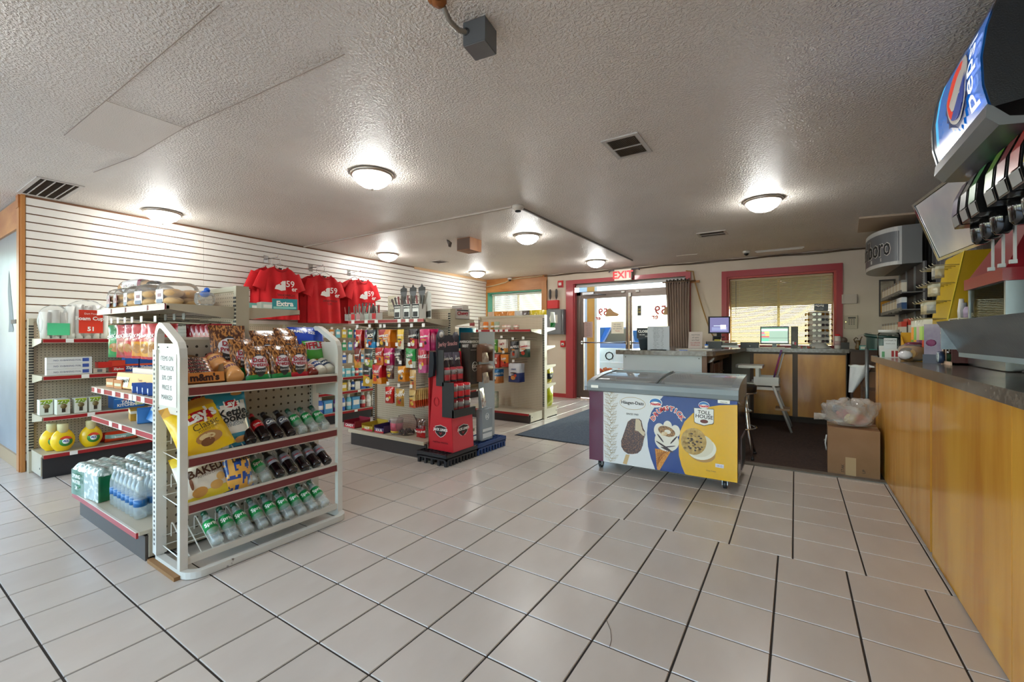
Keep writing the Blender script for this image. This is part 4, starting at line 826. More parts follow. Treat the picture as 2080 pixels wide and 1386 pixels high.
for k in range(6):
    x = -3.42 + .068 * k
    if k % 2 == 0: hook(G1, x, 1.428, 1.345, .26, M('#4a4440', .5))
    place('snr', lambda: bag('snack_bag', .12, .19, .05, bands((.12, F('#2f7a3a')), (.5, F('#c89a4a')), (1, F('#9c1a26'))), (('CHEX', .5, .66, .03, WT, .04, 0),), nu=10, nv=12, hang=True, wr=.006), (x, 1.34, 1.335), 'dark red snack bag seen edge-on behind the rack hoop, %s along' % ORD[k], 'snack bag', rz=R(66), group='edge-on snack bags behind the rack hoop')
# middle shelf of the near gondola
o = carton('foil_carton', .66, .22, .135, '#d8cfc6', (), c2=None); o.location = (-3.62, 1.27, .897); o.rotation_euler = (0, 0, R(2)); tag(o, 'long pale carton on the shelf under the snack bags', 'carton')
o = carton('foil_carton', .50, .07, .105, '#e09428', (('FORTMAN', .20, .45, .036, INK, .02, R(6)), ('Texas', .65, .6, .024, INK, 0, 0)), panels=((.02, .36, .08, .72, M('#efe6d0', .4)),)); o.location = (-3.70, 1.11, .897); o.rotation_euler = (R(-10), 0, R(6)); tag(o, 'orange carton with a white half-round logo at the shelf front', 'carton')
for k in range(4):
    place('bluebx', lambda: carton('tissue_box', .06, .12, .075, '#3a62b8', (), panels=((.1, .9, .2, .55, M('#d8dce8', .4)),), open_=True), (-3.52 + .085 * k, 1.085, .897), 'small open blue carton on the shelf under the snack bags, %s in line' % ORD[k], 'carton', rz=R(-12), group='small blue cartons on the upper shelf')
for k in range(2):
    place('tanbx', lambda: carton('snack_box', .10, .10, .06, '#b9743c', (), panels=((.1, .9, .3, .6, M('#cfe0b0', .4)),)), (-4.05 + .16 * k, 1.10, .897), ['brown snack box at the far end of the shelf under the snack bags', 'brown snack box beside the orange carton'][k], 'carton', rz=R(8))
for k, c in enumerate(('#b9707a', '#8a8a92', '#d8c8b8')):
    o = carton('snack_box', .09, .16, .085, c, (), panels=((.1, .9, .1, .4, M('#e8e0d8', .4)),)); o.location = (-4.17 + .10 * k, 1.22, .897); tag(o, ['dusty pink box', 'grey box', 'pale beige box'][k] + ' in the far back corner of the shelf under the snacks', 'carton')
# lower shelf
o = carton('bag_carton', .25, .16, .145, '#1663a8', (('20', .22, .72, .062, M('#e8e04a', .4), .03, 0), ('BAGS', .22, .45, .02, M('#e8e04a', .4), .0, 0), ('BIG', .66, .74, .04, WT, .02, 0), ('TIE', .68, .5, .06, WT, .03, 0)), c2='#1a74bd'); o.location = (-3.38, 1.15, .692); o.rotation_euler = (R(-22), 0, R(-6)); tag(o, 'blue carton marked 20 tilted back on the lower shelf', 'carton')
o = carton('bag_carton', .09, .13, .115, '#3d7cc0', (), panels=((.1, .9, .1, .5, M('#c8d8ea', .4)),), open_=True); o.location = (-3.57, 1.13, .692); o.rotation_euler = (0, 0, R(-15)); tag(o, 'small open blue carton beside the carton marked 20', 'carton')
o = carton('snack_box', .14, .10, .075, '#b98a2c', (), c2='#e8dcc8'); o.location = (-3.76, 1.13, .692); o.rotation_euler = (0, 0, R(-12)); tag(o, 'brown and cream box on the lower shelf of the near gondola', 'carton')
o = carton('flat_box', .60, .22, .03, '#d9a7a4', ()); o.location = (-3.80, 1.29, .692); tag(o, 'flat pinkish box lying at the back of the lower shelf', 'carton')
# water
WB1 = M('#c2cdd0', .05, alpha=.36, spec=.8, coat=1.0)
def mk_water():
    o = MB(WB1).lathe([(.022, 0), (.031, .004), (.032, .05), (.030, .065), (.032, .08), (.032, .12), (.030, .14), (.022, .165), (.0125, .185), (.0125, .195)], 12).build('water_bottle')
    MB(M('#e9ebea', .35)).cyl(.0145, .190, .207, 10).build('cap', o)
    MB(M('#1b5f9c', .3)).lathe([(.0325, .062), (.0325, .095)], 14).build('label', o)
    return o
wp = onZ(245, 1036, .178)
n = 0
for r_ in range(4):
    for c_ in range(7):
        x = -3.60 + .068 * (c_ - 1) - .02 * (r_ % 2); y = .985 + .068 * r_
        if x > -3.09 or (r_ > 3 and c_ < 1): continue
        place('water', mk_water, (x, y, .178), 'clear water bottle with white cap, row %s and place %s in the loose pack' % (ORD[r_], ORD[c_]), 'bottle', rz=rnd.random() * 6, group='water bottles in the loose pack', sc=(1, 1, 1.17)); n += 1
def mk_pack():
    o = E('water_pack'); w_, d_, h_ = .40, .25, .205
    def f(u, v):
        x = (u - .5) * w_; y = (v - .5) * d_; bump = .010 * abs(sin(u * PI * 6)) * abs(sin(v * PI * 4)); edge = min(1, min(u, 1 - u) * 9) ** .5 * min(1, min(v, 1 - v) * 7) ** .5
        return (x, y, h_ * (.80 + .2 * edge) + bump + .006 * mnoise.noise(Vector((u * 9, v * 9, 0))))
    WR = M('#8fa09a', .12, c2='#d8e0dc', sc=30, lo=.5, hi=.62, coat=.6)
    MB(WR).grid(f, 36, 24).build('wrap_top', o)
    GR = M('#11562e', .2, coat=.5, c2='#1c7040', sc=10)
    def side(u, v):
        a = u * 4; k = int(min(3, a)); q = a - k; cx = [(-.5 + q, -.5), (.5, -.5 + q), (.5 - q, .5), (-.5, .5 - q)][k]
        return (cx[0] * w_ * (1 + .012 * sin(u * 60)), cx[1] * d_ * (1 + .02 * sin(u * 60)), v * h_ * .82)
    MB(GR).grid(side, 80, 4, pat=lambda u, v: GR if u > .72 or u < .12 or .25 < u < .52 else WR).build('wrap_side', o)
    m = MB(M('#7fbf60', .35)).box(-w_ / 2 - .006, -w_ / 2 - .003, -.05, .02, .03, .14).m(WT)
    for i, tx in enumerate(('SPRING', 'WATER', '24')): m.text(tx, .035, TR(-w_ / 2 + .09, -d_ / 2 - .006, .13 - i * .038) @ AXY, bold=.02)
    m.build('label', o); return o
place('pack', mk_pack, (-3.99, 1.03, .178), 'shrink-wrapped water pack with green ends at the gondola corner', 'water pack', rz=R(6))
place('pack', None, (-3.96, 1.27, .178), 'shrink-wrapped water pack against the back board, behind the corner pack', 'water pack', rz=R(-2))
place('pack', None, (-3.40, 1.325, .178), 'shrink-wrapped water pack with green side behind the loose bottles', 'water pack', rz=R(1), sc=(1, .78, 1.1))
# ================================================================== MIDDLE GONDOLA: pegs, candy bags, boxes
def small_bag(c1, c2, tx=None, w=.13, h=.19, d=.03, tc=WT, c3=None, seed=0, r=.28):
    a, b_ = F(c1), F(c2); h = h * .93
    em = [M('#e8e0d0', .4), M('#c8402a', .4), M('#e8c040', .4), M('#3a2a2a', .4), M('#d8904a', .4)]
    return lambda: bag('candy_bag', w, h, d, (lambda u, v: (F(c3) if c3 and v > .78 else (b_ if v < .42 + .12 * sin(u * 3 + seed) else a))), (((tx, .5, .66, min(.046, 1.6 * w / max(1, len(tx))), tc, .04, R(8)),) if tx else (('CANDY', .5, .7, .026, tc, .03, 0),)), nu=10, nv=12, wr=.006, hang=True, seed=seed,
        blob=((.35 + .1 * (seed % 3), .25, .22, .12, em[seed % 5]), (.66, .36, .12, .08, em[(seed + 2) % 5]), (.5, .5, .3, .035, em[(seed * 3 + 1) % 5])))
def pegrow(g, gname, x, yf, z, n, key, mk, desc, back, step=.022, tilt=0, ang=0):
    hook(g, x, back, z + .004, back - yf + .015)
    for q in range(n):
        place(key, mk, (x + .003 * sin(q * 5), yf + step * q, z - .002), '%s, %s' % (desc, 'front one' if q == 0 else ORD[q] + ' back'), 'candy bag', rz=R(ang + rnd.uniform(-5, 5)), group=('%s behind the front one' % desc) if q else None)
B2 = 3.645
R1 = [(728, '#c42a2a', '#7a1a1a', None, 'red licorice bag on the top row', 3, .11, .23), (753, '#1f2b33', '#1d86c0', 'JACK', 'black and blue jerky bag on the top row', 2, .15, .22), (775, '#b3191f', '#6a5a50', "Reese", 'red pouch bag on the top row', 1, .12, .21), (783, '#e58a1f', '#d9701a', "REESE'S", 'orange cup candy bag on the top row', 5, .15, .22),
      (813, '#f0c53a', '#e8e0c8', None, 'yellow narrow candy bag on the top row', 1, .095, .23), (838, '#2b2024', '#a8283a', 'SNICKERS', 'dark brown candy bar bag on the top row', 2, .13, .22), (862, '#d12a6a', '#c83a78', 'Mike&Ike', 'pink candy bag on the top row', 7, .13, .24)]
for k, (px, c1, c2, tx, ds, n, w_, h_) in enumerate(R1):
    x = onY(px, 680, 3.27).x; pegrow(G2, 'g2', x, 3.275, 1.335, n, 'r1_%d' % k, small_bag(c1, c2, tx, w_, h_, seed=k), ds, B2)
R2 = [(726, '#7a2a20', '#c8902a', 'Snapps', 'brown and yellow candy bag on the second row', 1, .11, .24), (748, '#2a2c28', '#7a9a3a', None, 'black and green jerky bag on the second row', 1, .15, .23), (770, '#c02a1a', '#e07a20', 'HOT', 'red and orange candy bag on the second row', 2, .13, .21), (788, '#c4246a', '#b0205a', 'SWEDISH', 'magenta candy bag on the second row', 3, .13, .21),
      (808, '#3a2a28', '#5a4a44', 'KISSES', 'dark brown candy bag on the second row', 3, .11, .21), (833, '#2f9a4a', '#dfe8d8', 'Lindt', 'green candy bag on the second row', 2, .13, .22), (857, '#c43a4a', '#c85a90', 'TWIZ', 'red and pink licorice bag on the second row', 3, .11, .27)]
for k, (px, c1, c2, tx, ds, n, w_, h_) in enumerate(R2):
    x = onY(px, 730, 3.27).x; pegrow(G2, 'g2', x, 3.275, 1.135 if k > 1 else 1.12, n, 'r2_%d' % k, small_bag(c1, c2, tx, w_, h_, seed=k + 9), ds, B2)
R3 = [(746, '#2a2622', '#c8a030', None, 'black and gold jerky bag on the third row', 1, .15, .27), (765, '#c8202a', '#e8951f', 'Nut', 'red and orange nut bag on the third row', 5, .14, .23), (791, '#7a6058', '#5a3a34', None, 'clear brown candy pouch on the third row', 2, .10, .16), (815, '#f0a020', '#e89018', 'M&M', 'amber candy bag on the third row', 5, .12, .18), (838, '#d8b070', '#c8945a', 'Werther', 'gold candy bag on the third row', 1, .10, .23)]
for k, (px, c1, c2, tx, ds, n, w_, h_) in enumerate(R3):
    x = onY(px, 780, 3.27).x; pegrow(G2, 'g2', x, 3.275, .945 if k != 4 else .91, n, 'r3_%d' % k, small_bag(c1, c2, tx, w_, h_, seed=k + 20), ds, B2)
R4 = [(790, '#d8261c', '#c02018', 'HOT', 'bright red candy bag on the lowest peg row', 2, .12, .19), (812, '#c89a3a', '#a87a2a', 'CHEW', 'tan and gold candy bag on the lowest peg row', 1, .12, .20), (837, '#e0bf7a', '#c8502a', "Werther's", 'gold and red caramel bag on the lowest peg row', 11, .12, .20)]
for k, (px, c1, c2, tx, ds, n, w_, h_) in enumerate(R4):
    x = onY(px, 820, 3.27).x; pegrow(G2, 'g2', x, 3.275, .70 if k != 0 else .71, n, 'r4_%d' % k, small_bag(c1, c2, tx, w_, h_, tc=INK if k == 2 else WT, seed=k + 30), ds, B2, step=.03, ang=-8 if k == 2 else 0)
# on the deck
Z2 = .187
for px, c, tx, ds, w_ in ((722, '#8c2438', 'CANDY', 'open maroon candy carton at the end of the middle gondola base', .20), (758, '#b9a03a', 'NUT', 'open yellow and red candy carton on the middle gondola base', .19), (782, '#4a3a6a', 'SOUR', 'open purple and red candy carton on the middle gondola base', .16)):
    o = carton('candy_carton', w_, .22, .095, c, ((tx, .5, .3, .04, WT, .03, 0),), panels=((.04, .96, .0, .22, M('#c8283a', .4)),), open_=True); o.location = (onY(px, 860, 3.37).x, 3.395, Z2); tag(o, ds, 'carton')
def mk_tub():
    o = MB(M('#d9d0cc', .15, alpha=.6, coat=.4)).lathe([(.055, 0), (.062, .005), (.070, .15), (.074, .155), (.074, .17), (.066, .172)], 20).build('candy_tub'); MB(M('#c85a70', .4)).lathe([(.066, .04), (.0705, .125)], 20).m(M('#d8b83a', .4)).lathe([(.067, .02), (.0665, .04)], 20).build('label', o); return o
place('tub', mk_tub, (onY(806, 870, 3.36).x, 3.36, Z2), 'clear plastic tub with pink label on the middle gondola base', 'tub')
t = thing('glass_fishbowl', 'round clear jar with dark candy in the bottom on the middle gondola base', 'jar', (onY(826, 870, 3.4).x, 3.40, Z2))
MB(thin('#f4e8e6', .10, 'jar_glass', .05, .08)).lathe([(.06, 0), (.085, .01), (.115, .07), (.120, .12), (.105, .17), (.085, .195), (.088, .205)], 24).build('bowl', t)
m = MB(M('#3a2a2c', .35)); [m.ball((rnd.uniform(-.06, .06), rnd.uniform(-.06, .06), .02 + rnd.random() * .03), .014, 6, 4) for _ in range(40)]; stuff(m.build('candies', t))
o = bag('lollipop_bag', .13, .20, .09, bands((.5, F('#c8141f')), (1, thin('#f0dede', .5, 'clear_film', .1))), (('DUM DUMS', .5, .35, .03, WT, .03, 0),), nu=12, nv=14, wr=.012); o.location = (onY(855, 885, 3.37).x, 3.37, Z2); tag(o, 'red and clear lollipop bag at the end of the middle gondola base', 'candy bag')
# on its top shelf
ZT2 = 1.442
def mk_stickbox(c, n, h=.10):
    def f():
        o = carton('stick_box', .075, .09, h, '#d8d4cf', (), panels=((.08, .92, .1, .75, M(c, .35)),), open_=True)
        for k in range(n):
            a = rnd.uniform(-.35, .35); MB(M(rnd.choice(['#3a2a28', '#7a6a64', '#b8b0a8', '#a02a2a']), .35)).box(-.009, .009, -.003, .003, 0, .15, TR(rnd.uniform(-.025, .025), rnd.uniform(-.03, .03), .02, ry=a)).build('meat_stick', o)
        return o
    return f
for k, (px, c) in enumerate(((711, '#8f8a88'), (722, '#c8202a'), (734, '#b8888a'), (750, '#a8b0a8'), (766, '#c0262e'))):
    place('stick%d' % k, mk_stickbox(c, 4), (onY(px, 640, 3.33).x, 3.33 + .01 * (k % 2), ZT2), 'small %s counter box of meat sticks, %s from the shelf end' % (('grey', 'red', 'pink', 'white', 'red and white')[k], ORD[k]), 'box')
for k in range(6):
    o = MB(M('#5a4a4c', .3)).box(-.012, .012, -.004, .004, 0, .19).build('meat_stick'); o.location = (onY(728 + k * 4, 640, 3.40).x, 3.40, ZT2 + .02); o.rotation_euler = (R(-5), R(-22 + 9 * k), 0); tag(o, 'long dark jerky stick fanned up from the stick boxes, %s of the fan' % ORD[k], 'jerky stick', 'jerky sticks fanned above the boxes')
def mk_kayak():
    o = carton('jerky_carton', .10, .10, .155, '#e2e2de', (("KING'S", .5, .76, .026, INK, .03, 0),), panels=((.04, .96, .88, .98, INK), (.04, .96, .02, .10, INK), (.12, .80, .14, .48, M('#2a2a2c', .5)), (.0, .05, 0, 1, INK), (.95, 1, 0, 1, INK)))
    MB(M('#55565a', .4)).prism([(-.015, .15), (.015, .15), (.05, .30), (-.05, .30)], -.045, -.042, AXY).m(M('#d8d8d4', .45)).prism([(-.042, .235), (.042, .235), (.042, .31), (-.042, .31)], -.047, -.045, AXY).m(M('#2a2a2c', .5)).prism([(-.05, .30), (.05, .30), (.048, .335), (.018, .345), (0, .375), (-.018, .345), (-.048, .335)], -.045, -.042, AXY).build('header_card', o)
    for k in range(5): MB(M(('#4a2a2a', '#3a3436', '#7a2a30', '#5a5048', '#33302e')[k], .3)).box(-.010, .010, -.004, .004, .02, .25, TR(-.03 + .013 * k, 0, 0, ry=R(-26 + 9 * k))).build('jerky_stick', o)
    return o
for k, px in enumerate((814, 833, 851)): place('kay', mk_kayak, (onY(px, 640, 3.33).x, 3.33, ZT2), 'black and white jerky carton with a tall header, %s' % ('first beside the meat sticks', 'middle one of three', 'nearest the gondola post')[k], 'carton')
o = MB(M('#d9d8d2', .5)).prism([(-.07, 0), (.06, 0), (.06, .27), (.02, .30), (-.07, .20)], -.002, .002, AXY).m(M('#3a3a36', .5)).prism([(-.0, .02), (.055, .02), (.055, .09), (.0, .08)], .002, .004, AXY).build('display_card'); o.location = (onY(866, 640, 3.42).x, 3.42, ZT2); o.rotation_euler = (0, 0, R(12)); tag(o, 'white cardboard flap behind the jerky cartons', 'card')
paper('shelf_notice', 'pale handwritten notice clipped behind the jerky sticks', onY(788, 640, 3.6).x, onY(804, 640, 3.6).x, 1.50, 1.74, 3.60, ['SALE', '2 FOR', '5.00'], c='#ddd3bd')
# rear top shelf cartons
for k, (y, lab) in enumerate(((3.78, 'grey and white fruit chew carton on the rear shelf, beside the post'), (3.93, 'grey and white fruit chew carton on the rear shelf, farther from the post'))):
    o = carton('chew_carton', .20, .12, .11, '#cfc9c2', (('Chewy', .5, .55, .055, M('#a82a38', .4), .04, R(4)),), panels=((.0, 1, .0, .06, M('#8a8480', .4)), (.1, .9, .82, .95, M('#4a4446', .4)))); o.location = (-3.20 - .24 * k, 3.85, 1.452); o.rotation_euler = (0, 0, R(78) if k == 0 else R(20)); tag(o, lab, 'carton')
o = carton('chew_carton', .16, .10, .16, '#bdb6b0', (), panels=((.1, .9, .4, .8, M('#8a5a5e', .4)),)); o.location = (-3.27, 3.95, 1.452); tag(o, 'upright grey carton standing behind the fruit chew cartons', 'carton')
for q in range(9):
    place('teal', small_bag('#178fae', '#1b7f9c', None, .12, .26, .03, seed=3), (-3.26 + .01 * q, 3.96 - .0 * q + .016 * q, 1.36), 'teal bag on a rear peg behind the gondola post, %s in the bunch' % ORD[q], 'candy bag', rz=R(100), group='teal bags on the rear peg')
for k, (c1, c2, ds) in enumerate((('#e8c84a', '#e8e0c8', 'yellow and white box on the rear shelf under the teal bags'), ('#1f6a3a', '#3a8a4a', 'dark green bag behind the jerky header'), ('#c8c03a', '#3a3a3a', 'yellow-green bag low behind the jerky header'))):
    o = small_bag(c1, c2, None, .15, .20 if k else .12, .05, seed=k)(); o.location = (-3.25, 4.0, (1.115, .98, .74)[k]); o.rotation_euler = (0, 0, R(85)); tag(o, ds, 'snack bag')
# ------------------------------------------------------------------ red jerky floor display on a black pallet
def pallet(x0, x1, y0, y1, c, lab):
    t = thing('plastic_pallet', lab, 'pallet', ((x0 + x1) / 2, (y0 + y1) / 2, 0)); w_, d_ = (x1 - x0) / 2, (y1 - y0) / 2; P_ = M(c, .45)
    m = MB(P_).box(-w_, w_, -d_, -d_ + .015, .055, .115).box(-w_, w_, d_ - .015, d_, .055, .115).box(-w_, -w_ + .015, -d_, d_, .055, .115).box(w_ - .015, w_, -d_, d_, .055, .115).box(-w_, w_, -d_, d_, .07, .08)
    m.build('rim', t); m = MB(P_)
    for k in range(9):
        a = -w_ + 2 * w_ * k / 8; m.box(a - .004, a + .004, -d_, d_, .08, .112)
    for k in range(9):
        a = -d_ + 2 * d_ * k / 8; m.box(-w_, w_, a - .004, a + .004, .08, .112)
    stuff(m.build('grid', t)); m = MB(P_)
    for sx in (-1, 1):
        for k in range(10): y = -d_ + .02 + (2 * d_ - .04) * k / 9; m.box(sx * (w_ - .012) - .012, sx * (w_ - .012) + .012, y - .010, y + .010, 0, .055)
    for sy in (-1, 1):
        for k in range(5): x = -w_ + .02 + (2 * w_ - .04) * k / 4; m.box(x - .014, x + .014, sy * (d_ - .012) - .012, sy * (d_ - .012) + .012, 0, .055)
    stuff(m.build('feet', t)); return t
pallet(-3.19, -2.80, 3.18, 3.66, '#232327', 'black plastic quarter pallet under the red jerky display')
pallet(-3.13, -2.80, 3.67, 4.20, '#28447a', 'blue plastic quarter pallet under the black jerky display')
t = thing('jerky_display', 'red cardboard jerky display stand with stacked tubes on a black pallet', 'display stand', (-2.98, 3.44, .115)); JT = TR(2.98, -3.44, -.115)
def jb(m): b = MB(m); b.T = JT; return b
RC = M('#c81f2c', .45); BK = M('#2c2d2f', .5)
a, c_ = 3.29, 3.62
side = [(-3.145, .115), (-2.815, .115), (-2.835, .46), (-2.90, .46), (-2.905, .74), (-2.975, .76), (-2.985, 1.10), (-3.05, 1.10)]
b = jb(RC)
for y in (a, c_ - .006): b.prism(side, -y - .006, -y, AXY)
b.build('side_panel', t)
b = jb(M('#d8424e', .45)); b.add([(-2.815, a, .115), (-2.815, c_, .115), (-2.835, c_, .46), (-2.835, a, .46), (-2.82, a + .003, .115), (-2.82, c_ - .003, .115), (-2.84, c_ - .003, .46), (-2.84, a + .003, .46)], [(0, 1, 2, 3), (7, 6, 5, 4), (0, 4, 5, 1), (2, 6, 7, 3)]); b.build('front_panel', t)
b = jb(RC); b.box(-3.14, -3.13, a, c_, .12, 1.10).box(-3.10, -2.85, a + .006, c_ - .006, .45, .46).box(-3.06, -2.91, a + .006, c_ - .006, .745, .755); b.build('shelf', t)
b = jb(BK); b.box(-2.95, -2.80, a - .008, a - .002, .455, .80).box(-2.82, -2.795, a - .008, c_ + .004, .455, .53).box(-3.03, -2.93, a - .008, a - .002, .76, 1.12).build('tray', t)
b = jb(BK)
def shield(m, T):
    m.m(M('#d8d4d0', .4)).prism([(-.075, .045), (0, .062), (.075, .045), (.07, -.02), (.035, -.05), (0, -.065), (-.035, -.05), (-.07, -.02)], 0, .001, T).m(M('#2c1a1c', .5)).prism([(-.069, .040), (0, .056), (.069, .040), (.064, -.018), (.03, -.045), (0, -.058), (-.03, -.045), (-.064, -.018)], .001, .0018, T)
    m.m(RC).prism([(-.02, -.012), (0, -.036), (.02, -.012), (.012, -.012), (0, -.026), (-.012, -.012)], .0018, .0024, T).m(M('#f2f0ec', .4)).text("JACK LINK'S", .034, T @ TR(0, .012, .003), bold=.05)
    m.m(M('#3a1418', .5)).text('Feed Your Wild Side', .024, T @ TR(0, -.112, .003))
m = MB(); m.T = JT; shield(m, TR(-2.975, a - .0015, .31) @ AXY); m.build('printed_emblem', t)
m = MB(); m.T = JT; shield(m, TR(-2.8215, (a + c_) / 2, .31, ry=R(3)) @ TR(.0, 0, 0) @ Matrix(((0, 0, 1, 0), (1, 0, 0, 0), (0, 1, 0, 0), (0, 0, 0, 1)))); m.build('printed_emblem', t)
b = jb(M('#9a1420', .5)); b.tube([(-3.03 + .035 * cos(q * PI / 10), a - .002, .60 + .045 * sin(q * PI / 10)) for q in range(21)], .002, 4).tube([(-3.03 + .027 * cos(q * PI / 10), a - .002, .60 + .036 * sin(q * PI / 10)) for q in range(21)], .0012, 4).build('stamp', t)
b = jb(M('#3c3a44', .5)); b.box(-3.02, -3.014, a - .02, c_ - .0, 1.06, 1.27); b.build('header', t)
b = jb(M('#d8a0a4', .45)); b.text('Jerky Snacks', .058, TR(-3.013, (a + c_) / 2 - .01, 1.175, ry=0) @ AXX @ TR(rz=R(3)), bold=.04); b.build('lettering', t)
b = jb(M('#55525c', .5)); b.cyl(.055, 0, .004, 18, TR(-3.013, a + .04, 1.27) @ AXX).m(M('#d8d4d0', .5)).cyl(.03, .0035, .006, 12, TR(-3.013, a + .045, 1.275) @ AXX).build('badge', t); b = jb(M('#55525c', .5)); b.cyl(.045, 0, .004, 18, TR(-3.013, c_ - .06, 1.26) @ AXX).build('badge', t)
def mk_tube(c):
    def f():
        o = MB(M(c, .3, coat=.3)).lathe([(.046, 0), (.048, .004), (.048, .150), (.040, .158)], 16).build('jerky_tube')
        MB(M('#8f8a8a', .3)).lathe([(.0485, .085), (.0485, .135)], 16).build('label', o); MB(BK).lathe([(.0484, .008), (.0484, .03)], 16).build('base_band', o); return o
    return f
for lv, (x, z, c) in enumerate(((-2.87, .465, '#8c1f2c'), (-2.87, .624, '#d0202c'), (-2.965, .785, '#b8303c'))):
    for k in range(3):
        place('tube%d' % lv, mk_tube(c), (x, 3.350 + .102 * k, z), '%s jerky tube, %s from the aisle side of the %s tier' % (('dark red', 'bright red', 'silver and red')[lv], ORD[k], ('lowest', 'middle', 'upper')[lv]), 'jerky tube', group='jerky tubes on the red display')
for k in range(3):
    place('jbag', lambda: bag('jerky_bag', .11, .19, .04, bands((.2, F('#6a1a24')), (.6, F('#3a3038')), (1, F('#5a5664'))), (('JACK', .5, .62, .03, WT, .04, 0),), nu=8, nv=10), (-2.965 - .02 * (k % 2), 3.36 + .09 * k, .905), 'dark jerky bag standing on top of the tubes, %s' % ('nearest the candy pegs', 'the middle one', 'nearest the black display')[k], 'jerky bag', rot=(R(-8), 0, R(84)))
o = MB(M('#151c28', .6)).prism([(-.035, 0), (.025, .02), (.04, .16), (.03, .26), (-.02, .26), (-.03, .12)], -.02, .02, AXY).build('fabric_sleeve'); o.location = (-3.07, 3.27, .84); tag(o, 'dark blue sleeve hanging beside the red jerky display', 'sleeve')
# ------------------------------------------------------------------ black beef jerky display on the blue pallet
t = thing('jerky_display', 'tall black jerky display with flag stars and clear pockets on a blue pallet', 'display stand', (-2.97, 3.95, .115)); JT = TR(2.97, -3.95, -.115)
FLG = M('#2b2826', .5, c2='#4b433a', sc=9, st=(1, 1, .3)); PB = M('#b9c3cc', .35, coat=.3)
b = jb(FLG); b.box(-3.06, -2.93, 3.70, 3.708, .115, 1.30).box(-2.935, -2.93, 3.708, 3.86, .74, 1.30); b.build('front_panel', t)
b = jb(PB); b.box(-2.935, -2.93, 3.86, 4.16, .115, 1.31).box(-3.06, -2.94, 3.71, 4.15, .115, .125).build('back_board', t)
b = jb(M('#c8c4bc', .5)); b.text("AMERICA'S", .034, TR(-2.99, 3.698, 1.20) @ AXY, bold=.05).text('BEST', .040, TR(-2.99, 3.698, 1.155) @ AXY, bold=.05); b.T = JT
b.text("AMERICA'S", .036, TR(-2.928, 3.785, 1.20) @ AXX, bold=.05).text('BEST', .042, TR(-2.928, 3.785, 1.155) @ AXX, bold=.05)
for q in range(14): b.cyl(.005, 0, .001, 5, TR(-2.929, 3.72 + .021 * (q % 7), 1.24 + .04 * (q // 7) - (.17 if q > 6 else 0)) @ AXX)
b.tube([(-2.928, 3.785 + .045 * cos(q * PI / 10), .93 + .05 * sin(q * PI / 10)) for q in range(21)], .003, 4).text('GC', .055, TR(-2.928, 3.785, .93) @ AXX, bold=.04); b.build('lettering', t)
for k, z in enumerate((1.02, .80)):
    b = jb(M('#6a4632', .5)); b.box(-2.93, -2.86, 3.82, 3.828, z - .04, z + .12).box(-2.93, -2.86, 4.02, 4.028, z - .04, z + .12).lathe([(.05, 0), (.05, .2)], 16, TR(-2.90, 3.925, z + .10, rx=R(0)) @ Matrix(((1, 0, 0, 0), (0, 0, 1, -.1), (0, 1, 0, 0), (0, 0, 0, 1)))); b.build('arched_rack', t)
b = jb(M('#9aa4ac', .25, coat=.4)); b.box(-2.92, -2.84, 3.80, 3.99, .125, .46).build('lower_bin', t)
b = jb(M('#dfe4e8', .4)); b.tube([(-2.838, 3.89 + .03 * cos(q * PI / 8), .38 + .035 * sin(q * PI / 8)) for q in range(17)], .0025, 4).text('GC', .04, TR(-2.838, 3.89, .38) @ AXX, bold=.04).box(-2.839, -2.837, 3.81, 3.98, .15, .20).box(-2.839, -2.837, 3.81, 3.98, .22, .25); b.build('bin_print', t)
for k, (y, z, c1, c2, ds) in enumerate(((3.90, .99, '#c8b8a8', '#a89080', 'clear pouch of dried meat in the upper pocket of the black display'), (3.93, .76, '#a8968a', '#c8b8a8', 'clear pouch of dried meat in the middle pocket of the black display'), (3.88, .50, '#8a5a44', '#d8d4d0', 'brown and white pouch in the lowest pocket of the black display'))):
    o = bag('jerky_pouch', .15, .21, .04, bands((.5, F(c1, c2)), (1, F(c2))), nu=10, nv=12, wr=.01); o.location = (-2.875, y, z - .02); o.rotation_euler = (R(-8), 0, R(90 + 10 * k)); tag(o, ds, 'jerky bag')
# ================================================================== FAR GONDOLA
def f3(px, z, c1, c2, tx, n, w_, h_, ds, key, tc=WT): x = onY(px, 730, 5.47).x; pegrow(G3, 'g3', x, 5.47, z, n, key, small_bag(c1, c2, tx, w_, h_, tc=tc, seed=len(ds)), ds, 5.855, step=.03)
f3(1001, 1.215, '#4a8a2e', '#7ab03a', 'Funyuns', 2, .15, .21, 'green snack bag in the far gondola top row', 'f0')
f3(1020, 1.215, '#e0d6c8', '#e0a050', "Lay's", 3, .14, .21, 'white and orange snack bag in the far gondola top row', 'f1', M('#a8242c', .4))
f3(1043, 1.19, '#3a3a3c', '#8a8680', 'NUTS', 3, .11, .27, 'black and grey tall snack bag in the far gondola top row', 'f2')
f3(1064, 1.20, '#e4e0d6', '#2f4a3a', 'Combos', 3, .155, .26, 'white snack bag with red lettering in the far gondola top row', 'f3', M('#c02030', .4))
f3(984, 1.17, '#d8502a', '#2a4a6a', 'Ritz', 2, .14, .20, 'orange and blue snack bag on the top peg row beside the black display', 'f4')
f3(990, .98, '#1f3a8a', '#28406a', None, 3, .12, .22, 'navy snack bag on the middle peg row beside the black display', 'f5')
f3(1006, .99, '#b83a1e', '#c8382a', 'Lays', 4, .14, .22, 'dark red snack bag in the far gondola middle row', 'f6')
f3(1024, .99, '#e0862a', '#c83a2a', 'Lays', 2, .13, .20, 'orange snack bag in the far gondola middle row', 'f7')
f3(1044, .86, '#d9dbe2', '#31407a', None, 6, .20, .30, 'white and blue hanging bag low on the far gondola', 'f8', BT)
